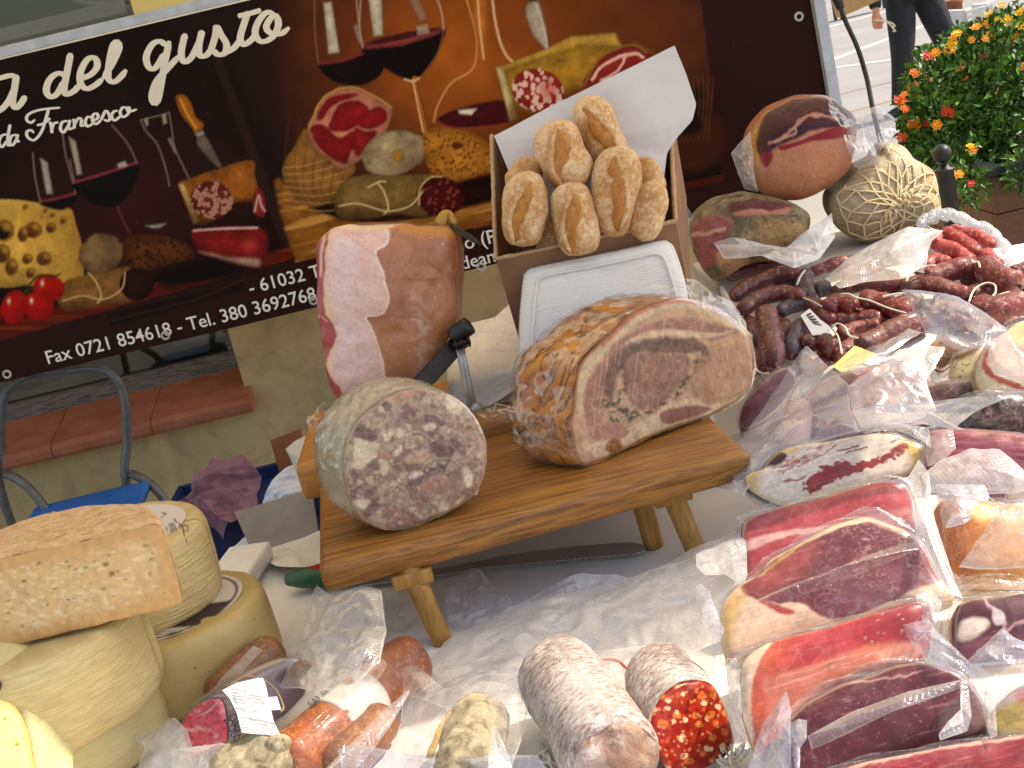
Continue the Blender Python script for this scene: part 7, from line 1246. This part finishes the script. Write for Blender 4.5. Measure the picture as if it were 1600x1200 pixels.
# ------------------------------------------------------------------ vacuum packed cured meats on the right
def Q(pts): return [(1080+x/3.077, 640+y/3.077) for x, y in pts]
NP = V3((-.06, -.72, .69))
def flap(parent, pts, mat='pouch', bulge=.003, fold=.004, sc=.035, seed=0, name='pouch_flap', spl=False):
    ol = [(p[0], p[1], atz(p[0], p[1], p[2]).y) for p in pts]; V, F, A = sheet(ol, bulge, 22, fold, sc, seed, closed_spline=spl); return mk(name, V, F, MT[mat], parent, attr=A)
def fl(pts, z): return [(p[0], p[1], z) if len(p) == 2 else p for p in pts]
MT['fat_rind'] = simple('yellowish_fat_rind', '#a88444', '#cfae78', 20, .45, 60, .5, .003, coat=.3); MT['red_rind'] = simple('dark_red_meat_side', '#5a1c20', '#7c2c2c', 20, .4, 60, .4, .003, coat=.3)
EX = -NP.normalized()*.07
def pg(P):
    P.shade(40, .08, 1); P.mix(np.clip((7-P.E)/6, 0, 1)*.6, '#d8b874'); P.mix(P.poly(Q([(1040, 120), (1100, 160), (1160, 220), (1130, 290), (1060, 310), (1060, 230), (1000, 170)]), None, 6)*.9, '#d9b238'); P.mix(P.poly(Q([(250, 330), (290, 290), (330, 300), (320, 380), (300, 420), (270, 390)]), None, 7)*.8, '#d8b054')
    m = P.poly(Q([(545, 385), (560, 335), (620, 295), (700, 262), (740, 258), (780, 270), (860, 250), (960, 200), (1050, 160), (1000, 220), (900, 272), (800, 310), (740, 325), (690, 345), (600, 395)]), '#98281c', 1.2, 9, 6); P.shade(8, .25, 3, m); P.line(Q([(450, 350), (510, 345), (550, 330)]), 3, '#9c3028', 1.2, 4, 7)
    for i in range(16):
        x0, y0 = 400+13*i+RNG.uniform(-20, 20), 285-5*i+RNG.uniform(-30, 30); P.line(Q([(x0, y0), (x0+40, y0-8), (x0+75, y0-25)]), RNG.uniform(1, 2.6), '#a83c34', 1, 5, 6, seed=i, op=.8)
    for x0, y0, x1, y1 in ((650, 210, 700, 172), (960, 165, 1010, 130), (700, 205, 800, 180), (740, 215, 840, 185)): P.line(Q([(x0, y0), (x1, y1)]), 2.5, '#8a2c24', 1, 3, 6)
    P.poly(Q([(325, 292), (380, 235), (430, 195), (460, 225), (430, 262), (380, 280)]), '#4a1a16', 2, 3); P.poly(Q([(430, 195), (500, 180), (510, 205), (470, 215)]), '#d8b870', 2, 3); P.line(Q([(380, 225), (500, 165), (700, 135), (900, 115), (1050, 135)]), 3, '#5a4226', 1.5, 4)
gu = block('cured_jowl_pack', 'vacuum packed white cured pork jowl with one thick red streak and yellow ends', 'meat pack', Q([(265, 340), (275, 310), (330, 290), (380, 230), (430, 190), (500, 170), (700, 140), (860, 118), (980, 112), (1060, 140), (1130, 180), (1152, 230), (1130, 270), (1040, 310), (950, 330), (800, 370), (600, 420), (460, 455), (380, 440), (290, 390)]), atz(1310, 735, .868), V3((-.05, -.78, .62)), EX*.8+V3((0, .02, 0)), pg, 'meat_wet', 'dark_crust', .006, 300, 60, film='film_smooth', base='#e2d0bc', group='vacuum packed meats')
flap(gu, [(1117, 760, .86), (1160, 690, .885), (1205, 618, .92), (1260, 540, .96), (1325, 598, .94), (1330, 640, .925), (1345, 680, .91), (1290, 690, .90), (1210, 706, .895), (1180, 740, .88), (1160, 770, .87)], 'pouch_blue', .012, .008, .05, 3)
flap(gu, [(1345, 640, .915), (1400, 660, .91), (1450, 665, .905), (1455, 700, .905), (1440, 690, .91), (1400, 678, .915), (1350, 682, .915)], 'pouch_thin', .004, .006, .04, 4)
V, F, A = tube([atz(1250, 640, .885), atz(1240, 680, .88), atz(1232, 720, .87)], [.018, .022, .014], 14, n=14); mk('pale_lump', V, F, simple('pale_pink_fat', '#b98a74', '#d0a890', 14, .5), gu)
def p1(P):
    P.shade(26, .14, 2); P.poly(Q([(230, 540), (300, 480), (500, 440), (900, 330), (1060, 350), (1060, 385), (900, 420), (700, 470), (480, 540), (270, 590)]), '#842a2e', 3, 4); P.poly(Q([(255, 640), (400, 600), (560, 572), (700, 560), (640, 590), (480, 610), (265, 680)]), '#dca698', 2, 4); P.poly(Q([(800, 530), (1060, 470), (1060, 560), (900, 560)]), '#c4726c', 4, 4); P.veins(None, 20, .07, '#d88a84', 6, 6, .4); P.mix(np.clip((4-P.E)/3, 0, 1)*.7, '#5c2022')
sk1 = block('speck_pack', 'vacuum packed red speck piece with thin white fat stripe under the jowl', 'meat pack', Q([(250, 570), (272, 522), (350, 490), (470, 455), (700, 400), (900, 345), (1000, 345), (1050, 380), (1070, 470), (1070, 600), (900, 640), (700, 690), (500, 760), (300, 850), (265, 820)]), atz(1300, 850, .852), NP, EX, p1, 'meat_wet', 'dark_crust', .004, 260, 56, film='film_smooth', base='#b03c40', group='vacuum packed meats')
flap(sk1, fl([(1088, 868), (1100, 862), (1165, 832), (1168, 900), (1160, 918), (1130, 895), (1100, 897), (1088, 885)], .868), 'pouch', .003, .004, .03, 6)
def p2(P):
    P.shade(30, .1, 2); m = P.poly(Q([(240, 870), (300, 815), (400, 715), (560, 635), (720, 570), (850, 548), (1000, 590), (1115, 620), (1185, 760), (1190, 820), (1050, 880), (870, 970), (700, 1015), (590, 980), (500, 940), (330, 930)]), '#702c30', 2, 5, 20); P.shade(18, .2, 4, m); P.mix(m*P.poly(Q([(250, 860), (400, 720), (600, 640), (560, 760), (380, 900)]), None, 14)*.7, '#a44438'); P.mix(m*np.clip((P.X-1280)/60, 0, 1)*np.clip((P.Y-880)/30, 0, 1)*.55, '#8a5054')
    P.veins(m*np.clip((P.X-1260)/70, 0, 1), 11, .11, '#c89a98', 5, 9, .7); P.veins(m, 30, .05, '#c08a88', 8, 8, .5); P.poly(Q([(320, 930), (380, 930), (500, 985), (440, 992)]), '#b03c38', 2, 2); P.line(Q([(330, 800), (640, 575), (850, 530), (1060, 590)]), 4, '#b08c44', 2, 3); P.mix(P.poly(Q([(140, 960), (200, 880), (260, 900), (230, 1000), (180, 1180), (145, 1100)]), None, 10)*.8, '#d2a24c')
    P.mix(P.poly(Q([(250, 1100), (500, 1020), (750, 1015), (1240, 890), (1200, 960), (500, 1120), (260, 1180)]), None, 8)*.6, '#d8a486'); P.mix(P.poly(Q([(640, 950), (900, 930), (1000, 870), (1180, 780), (1180, 840), (900, 970), (680, 1005)]), None, 14)*np.clip(.3+fbm(P.X, P.Y, 10, 3, 3)*2, 0, 1)*.5, '#a89ab0')
hm2 = block('ham_slab_pack', 'vacuum packed dark wine-red ham slab with white veins and cream fat rim', 'meat pack', Q([(142, 980), (160, 915), (240, 835), (330, 785), (380, 720), (500, 650), (640, 570), (760, 530), (850, 520), (950, 550), (1060, 590), (1130, 660), (1180, 760), (1225, 830), (1262, 880), (1240, 912), (1100, 930), (900, 980), (700, 1030), (500, 1095), (300, 1165), (185, 1200), (150, 1110)]), atz(1300, 920, .885), NP, EX*1.1, p2, 'meat_wet', 'fat_rind', .006, 320, 70, film='film_smooth', base='#d9b698', group='vacuum packed meats', disp=((.0015, 30),))
flap(hm2, [(1155, 950, .905), (1230, 920, .908), (1330, 882, .91), (1432, 842, .908), (1438, 858, .905), (1340, 898, .902), (1230, 940, .902), (1160, 962, .90)], 'film', .012, .001, .05, 8, 'film_fold'); flap(hm2, fl([(1086, 918), (1095, 912), (1108, 922), (1118, 950), (1132, 985), (1125, 1000), (1112, 990), (1096, 970)], .885), 'pouch_blue', .003, .004, .03, 9)
flap(hm2, [(1436, 718, .955), (1452, 740, .95), (1458, 790, .93), (1472, 840, .915), (1492, 905, .90), (1506, 935, .89), (1488, 930, .895), (1466, 900, .90), (1440, 830, .91), (1424, 780, .93), (1416, 752, .945)], 'pouch', .006, .003, .03, 10)
def p3(P):
    P.shade(26, .14, 3); P.mix(np.clip((1260-P.X)/60, 0, 1)*.7, '#cf5a2a'); P.mix(np.clip((P.X-1330)/80, 0, 1)*np.clip((1000-P.Y)/30, 0, 1)*.8, '#8e1e24'); P.poly([(1150, 1060), (1165, 1015), (1195, 1000), (1205, 1005), (1190, 1030), (1178, 1060), (1172, 1100), (1178, 1150), (1160, 1150)], '#e0c2a0', 2.5, 3); P.poly([(1188, 1070), (1210, 1060), (1300, 1030), (1380, 1005), (1420, 1008), (1440, 1020), (1420, 1040), (1330, 1060), (1250, 1110), (1210, 1150), (1190, 1140), (1200, 1100)], '#cc6a4c', 4, 5); P.poly([(1370, 1030), (1390, 1010), (1435, 1005), (1440, 1022), (1400, 1035)], '#dc8a6c', 3, 4)
    for a, b in (((1195, 1082), (1380, 1018)), ((1215, 1062), (1320, 1030)), ((1290, 1050), (1400, 1030))): P.line([a, ((a[0]+b[0])/2, (a[1]+b[1])/2+2), b], 1.6, '#e6a894', 1, 4, 20, op=.6)
    P.specks((P.X > 1350)*1., 16, .12, '#f0c0b0', 5, .5, .8); P.veins(None, 26, .06, '#e09078', 3, 8, .35)
hm3 = block('prosciutto_pack', 'vacuum packed orange-red prosciutto piece with white fat edge', 'meat pack', [(1158, 1060), (1164, 1030), (1190, 1008), (1215, 998), (1300, 976), (1400, 948), (1440, 938), (1458, 950), (1456, 990), (1446, 1030), (1400, 1044), (1330, 1066), (1280, 1092), (1250, 1118), (1215, 1158), (1185, 1175), (1162, 1120)], atz(1310, 1045, .862), NP, EX, p3, 'meat_wet', 'fat_rind', .006, 260, 60, film='film_smooth', base='#b42a2c', group='vacuum packed meats')
flap(hm3, [(1134, 1030, .85), (1150, 1028, .86), (1158, 1060, .865), (1160, 1120, .86), (1172, 1170, .85), (1150, 1140, .845), (1138, 1090, .845)], 'pouch', .003, .004, .03, 11); flap(hm3, [(1412, 978, .885), (1450, 965, .89), (1462, 985, .89), (1500, 1020, .89), (1520, 1040, .885), (1508, 1062, .875), (1460, 1045, .875), (1428, 1012, .88)], 'pouch_blue', .006, .006, .03, 12); flap(hm3, [(1430, 930, .90), (1452, 918, .90), (1472, 940, .895), (1462, 975, .885), (1442, 972, .885)], 'pouch', .004, .005, .03, 13)
def p4(P):
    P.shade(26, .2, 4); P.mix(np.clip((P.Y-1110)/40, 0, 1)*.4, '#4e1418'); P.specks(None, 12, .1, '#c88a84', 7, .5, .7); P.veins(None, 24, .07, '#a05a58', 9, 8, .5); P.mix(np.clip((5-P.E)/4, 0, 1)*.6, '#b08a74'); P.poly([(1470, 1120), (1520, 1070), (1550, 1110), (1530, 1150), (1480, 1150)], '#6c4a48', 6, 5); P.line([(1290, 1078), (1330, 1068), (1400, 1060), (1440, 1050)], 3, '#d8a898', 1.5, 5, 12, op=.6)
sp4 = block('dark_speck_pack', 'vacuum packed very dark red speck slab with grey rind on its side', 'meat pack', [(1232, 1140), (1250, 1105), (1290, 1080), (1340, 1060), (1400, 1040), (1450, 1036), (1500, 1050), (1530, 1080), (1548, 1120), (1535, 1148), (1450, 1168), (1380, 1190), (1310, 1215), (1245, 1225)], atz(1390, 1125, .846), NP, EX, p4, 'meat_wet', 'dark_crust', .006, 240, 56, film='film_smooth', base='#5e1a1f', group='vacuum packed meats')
flap(sp4, [(1262, 1150, .868), (1330, 1112, .875), (1420, 1080, .878), (1500, 1062, .875), (1508, 1072, .87), (1420, 1098, .868), (1340, 1135, .862), (1268, 1172, .855)], 'pouch_thin', .010, .001, .05, 14, 'film_fold'); flap(sp4, [(1168, 1200, .86), (1190, 1130, .88), (1226, 1078, .90), (1236, 1110, .89), (1236, 1160, .88), (1230, 1215, .86), (1180, 1220, .85)], 'pouch_blue', .006, .005, .03, 15); flap(sp4, [(1234, 1135, .875), (1248, 1124, .88), (1261, 1126, .88), (1262, 1155, .875), (1252, 1170, .87), (1250, 1215, .86), (1244, 1215, .86), (1240, 1165, .868)], 'pouch_blue', .002, .003, .03, 16); flap(sp4, [(1500, 1060, .878), (1512, 1065, .875), (1518, 1120, .868), (1512, 1142, .86), (1470, 1160, .855), (1468, 1150, .86), (1505, 1128, .866)], 'pouch', .002, .003, .03, 17)
def p5(P): P.shade(30, .15, 5); P.line([(1330, 1200), (1420, 1180), (1500, 1166), (1600, 1150)], 6, '#d09a84', 2, 4); P.veins(None, 26, .06, '#d88078', 4, 8, .4)
block('red_meat_pack', 'vacuum packed bright red meat slab at the table\'s front corner', 'meat pack', [(1270, 1220), (1330, 1195), (1420, 1176), (1500, 1160), (1600, 1146), (1680, 1140), (1690, 1240), (1280, 1270)], atz(1480, 1205, .84), NP, EX, p5, 'meat_wet', 'red_rind', .005, 160, 36, film='film_smooth', base='#8e1e26', group='vacuum packed meats')
def p6(P):
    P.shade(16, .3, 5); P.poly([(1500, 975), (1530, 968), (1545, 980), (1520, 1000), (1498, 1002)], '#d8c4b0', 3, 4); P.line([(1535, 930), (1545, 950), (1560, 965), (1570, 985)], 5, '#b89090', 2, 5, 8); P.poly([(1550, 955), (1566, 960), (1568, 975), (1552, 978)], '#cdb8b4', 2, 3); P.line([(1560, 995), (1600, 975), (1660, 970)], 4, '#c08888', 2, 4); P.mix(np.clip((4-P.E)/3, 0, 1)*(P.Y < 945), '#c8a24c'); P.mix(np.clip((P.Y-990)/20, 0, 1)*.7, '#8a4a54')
h6 = block('boned_ham_pack', 'vacuum packed dark ham slice with pale bone end beside the prosciutto', 'meat pack', [(1492, 955), (1510, 938), (1560, 930), (1620, 924), (1680, 930), (1690, 1010), (1620, 1030), (1540, 1040), (1500, 1040), (1490, 1000)], atz(1580, 980, .872), NP, EX, p6, 'meat_wet', 'fat_rind', .006, 200, 46, film='film_smooth', base='#561c28', group='vacuum packed meats')
flap(h6, [(1505, 1042, .885), (1540, 1010, .895), (1568, 985, .90), (1585, 1000, .898), (1640, 1020, .89), (1640, 1085, .87), (1590, 1095, .865), (1560, 1110, .86), (1535, 1085, .865)], 'pouch_blue', .01, .008, .035, 18)
def p7(P): P.shade(16, .25, 6); P.poly([(1558, 1105), (1590, 1100), (1600, 1140), (1570, 1160), (1550, 1140)], '#c0a04a', 6, 5); P.poly([(1590, 1075), (1660, 1070), (1660, 1110), (1600, 1105)], '#c2552c', 4, 4)
h7 = block('lean_ham_pack', 'vacuum packed ham piece with yellow fat corner at the packs\' right end', 'meat pack', [(1548, 1118), (1570, 1090), (1600, 1070), (1660, 1062), (1690, 1120), (1670, 1170), (1600, 1165), (1556, 1150)], atz(1610, 1120, .85), NP, EX*.8, p7, 'meat_wet', 'fat_rind', .006, 140, 36, film='film_smooth', base='#c89a70', group='vacuum packed meats'); flap(h7, [(1540, 1080, .87), (1556, 1098, .872), (1560, 1150, .86), (1548, 1155, .858), (1538, 1120, .862)], 'pouch', .002, .003, .03, 19)
def p8(P): P.shade(18, .25, 7); P.mix(np.clip((P.X-1500)/60, 0, 1)*.6, '#d89a48'); P.poly([(1505, 790), (1545, 800), (1550, 820), (1520, 825)], '#e0c078', 5, 4)
h8 = block('orange_meat_pack', 'vacuum packed glossy orange-brown ham end under a stiff pouch flap', 'meat pack', [(1462, 800), (1480, 780), (1520, 775), (1560, 785), (1630, 800), (1660, 860), (1630, 915), (1540, 920), (1490, 915), (1470, 870)], atz(1560, 850, .865), NP, EX, p8, 'meat_wet', 'fat_rind', .02, 180, 40, film='film', base='#b8641c', group='vacuum packed meats')
flap(h8, [(1462, 756, .915), (1500, 758, .915), (1538, 758, .91), (1546, 775, .905), (1535, 795, .90), (1508, 820, .895), (1478, 828, .895), (1468, 800, .90)], 'pouch_blue', .006, .005, .03, 20); flap(h8, [(1498, 886, .90), (1520, 855, .915), (1560, 800, .93), (1585, 748, .945), (1650, 735, .945), (1660, 880, .91), (1600, 892, .90), (1540, 890, .90)], 'pouch_thin', .012, .006, .04, 21); flap(h8, [(1484, 895, .89), (1560, 895, .895), (1640, 893, .89), (1640, 925, .88), (1560, 930, .88), (1500, 935, .88)], 'film', .006, .006, .03, 22)
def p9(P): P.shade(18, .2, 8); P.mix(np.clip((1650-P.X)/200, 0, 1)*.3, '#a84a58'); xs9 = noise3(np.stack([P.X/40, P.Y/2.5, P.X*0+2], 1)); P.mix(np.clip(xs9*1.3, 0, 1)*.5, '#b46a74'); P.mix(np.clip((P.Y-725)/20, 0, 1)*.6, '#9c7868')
h9 = block('lean_red_pack', 'vacuum packed deep red lean meat strip under the peppered piece', 'meat pack', [(1448, 690), (1460, 672), (1520, 668), (1600, 676), (1670, 685), (1680, 750), (1600, 765), (1500, 762), (1456, 745)], atz(1560, 715, .87), NP, EX, p9, 'meat_wet', 'red_rind', .006, 180, 40, film='film_smooth', base='#74182c', group='vacuum packed meats')
flap(h9, [(1440, 745, .905), (1470, 720, .915), (1515, 700, .925), (1560, 700, .925), (1600, 735, .91), (1640, 760, .90), (1580, 770, .895), (1500, 775, .895), (1450, 768, .895)], 'pouch', .012, .006, .04, 23); flap(h9, [(1440, 690, .90), (1470, 675, .91), (1490, 668, .915), (1494, 700, .905), (1470, 722, .90), (1450, 730, .895)], 'pouch_thin', .004, .004, .03, 24)
def p10(P): P.shade(10, .5, 9); P.mix(np.clip(fbm(P.X, P.Y, 18, 4, 3)*2, 0, 1)*.7, '#6a584c'); P.poly([(1510, 650), (1560, 645), (1640, 648), (1640, 672), (1540, 672)], '#4a1a0c', 5, 4); P.specks(None, 6, .2, '#9a8a80', 4, .4, .6)
h10 = block('peppered_meat_pack', 'vacuum packed dark peppery crusted meat above the lean red strip', 'meat pack', [(1470, 655), (1500, 625), (1540, 612), (1600, 612), (1670, 618), (1680, 680), (1600, 684), (1520, 682), (1480, 676)], atz(1570, 650, .90), V3((-.05, -.8, .6)), EX, p10, 'meat_wet', 'dark_crust', .02, 180, 44, film='film', base='#2c2220', group='vacuum packed meats', disp=((.003, 40), (.0015, 110)))
flap(h10, [(1330, 640, .93), (1400, 628, .94), (1500, 622, .945), (1580, 618, .945), (1520, 645, .93), (1490, 668, .92), (1510, 672, .918), (1440, 662, .915), (1380, 668, .915), (1345, 668, .918)], 'pouch', .004, .005, .04, 25)
def p11(P): P.shade(30, .1, 9); m = P.line([(1545, 545), (1538, 570), (1552, 592), (1600, 612), (1650, 616)], 8, '#b0402c', 2, 4, 6); P.poly([(1550, 520), (1600, 505), (1660, 510), (1660, 600), (1600, 600), (1555, 585), (1545, 560)], '#d9a890', 3, 4); P.line([(1545, 545), (1538, 570), (1552, 592), (1600, 612)], 6, '#b4482f', 2, 5, 5); P.mix(P.poly([(1570, 500), (1640, 495), (1640, 540), (1590, 545)], None, 6)*.8, '#e2c88c')
h11 = block('bacon_pack', 'vacuum packed pale pink bacon slab ringed by a thin red line', 'meat pack', [(1525, 590), (1535, 545), (1565, 520), (1600, 500), (1680, 495), (1690, 615), (1600, 625), (1545, 615)], atz(1600, 565, .905), V3((-.1, -.78, .6)), EX, p11, 'meat_wet', 'fat_rind', .012, 180, 44, film='film_smooth', base='#ddc69c', group='vacuum packed meats')
flap(h11, [(1545, 550, .94), (1575, 518, .955), (1590, 545, .95), (1610, 560, .95), (1660, 580, .945), (1660, 610, .935), (1600, 600, .93), (1555, 590, .93)], 'pouch', .006, .006, .04, 26)
def p12(P): P.shade(12, .25, 3); P.poly([(1490, 548), (1520, 535), (1530, 545), (1510, 560), (1492, 566)], '#6a4018', 3, 5); P.specks((P.X < 1515)*1., 7, .25, '#5a3410', 3, .4, .7)
h12 = block('pale_fat_pack', 'vacuum packed cream coloured fat piece with brown spots beside the bacon', 'meat pack', [(1486, 580), (1490, 556), (1510, 545), (1540, 535), (1552, 560), (1540, 590), (1520, 600), (1492, 602)], atz(1518, 570, .895), V3((-.1, -.8, .55)), EX*.8, p12, 'meat_wet', 'fat_rind', .008, 120, 30, film='film_smooth', base='#d6c488', group='vacuum packed meats')
def p13(P): P.shade(10, .35, 4); P.mix(np.clip((P.Y-545)/14, 0, 1)*np.clip((P.X-1470)/10, 0, 1)*.9, '#5a1c08'); P.specks(None, 6, .2, '#3a240c', 6, .4, .7)
h13 = block('smoked_meat_pack', 'vacuum packed brown spotted smoked meat under the bluish upright pouch', 'meat pack', [(1450, 545), (1470, 526), (1495, 528), (1520, 545), (1505, 558), (1485, 570), (1470, 578), (1452, 565)], atz(1485, 550, .90), V3((-.1, -.8, .55)), EX*.8, p13, 'meat_wet', 'dark_crust', .012, 120, 30, film='film', base='#9a6c3c', group='vacuum packed meats')
flap(h13, [(1410, 454, .985), (1440, 455, .985), (1500, 466, .98), (1540, 490, .965), (1575, 516, .95), (1548, 545, .935), (1500, 548, .93), (1470, 535, .935), (1448, 522, .945), (1430, 490, .965)], 'pouch_blue', .012, .008, .04, 27)
t = thing('wrinkled_pouch', 'bunched translucent embossed pouch between jowl pack and sausages', 'pouch', atz(1400, 620, .86)); flap(t, [(1325, 600, .935), (1370, 565, .945), (1405, 540, .955), (1440, 542, .955), (1478, 545, .95), (1460, 575, .94), (1448, 600, .93), (1465, 645, .91), (1420, 655, .91), (1370, 660, .91), (1335, 668, .912)], 'pouch', .012, .012, .035, 28); flap(t, [(1310, 575, .945), (1350, 550, .95), (1400, 525, .955), (1420, 512, .96), (1440, 520, .955), (1410, 545, .95), (1340, 590, .94)], 'pouch_thin', .004, .006, .035, 29)
def p14(P): P.shade(10, .3, 4); P.mix(np.clip(.5+fbm(P.X, P.Y, 8, 3, 2), 0, 1)*.5, '#a06470')
h14 = block('small_meat_pack', 'small vacuum packed purple-pink meat between roast and jowl pack', 'meat pack', [(1158, 640), (1180, 605), (1210, 580), (1235, 575), (1245, 600), (1215, 640), (1180, 665), (1160, 668)], atz(1200, 625, .875), V3((-.1, -.8, .55)), EX*1.2, p14, 'meat_wet', 'red_rind', .01, 120, 30, film='film', base='#74343e', group='vacuum packed meats')
block('back_meat_pack', 'brownish vacuum packed piece under the translucent bunched pouch', 'meat pack', [(1240, 640), (1290, 590), (1380, 570), (1450, 580), (1460, 640), (1400, 665), (1320, 680), (1260, 690)], atz(1350, 635, .875), V3((-.05, -.75, .6)), EX*1.2, p14, 'meat_wet', 'red_rind', .01, 140, 30, film='film', base='#8a4c46', group='vacuum packed meats')
def p15(P): P.shade(16, .3, 4)
block('rear_meat_pack', 'dark vacuum packed piece lying deepest behind the bacon and sausages', 'meat pack', [(1380, 690), (1400, 620), (1500, 590), (1560, 600), (1580, 680), (1500, 720), (1420, 730)], atz(1480, 670, .835), V3((-.05, -.7, .7)), EX, p15, 'meat_wet', 'red_rind', .008, 120, 24, film='film', base='#4a1c22', group='vacuum packed meats')
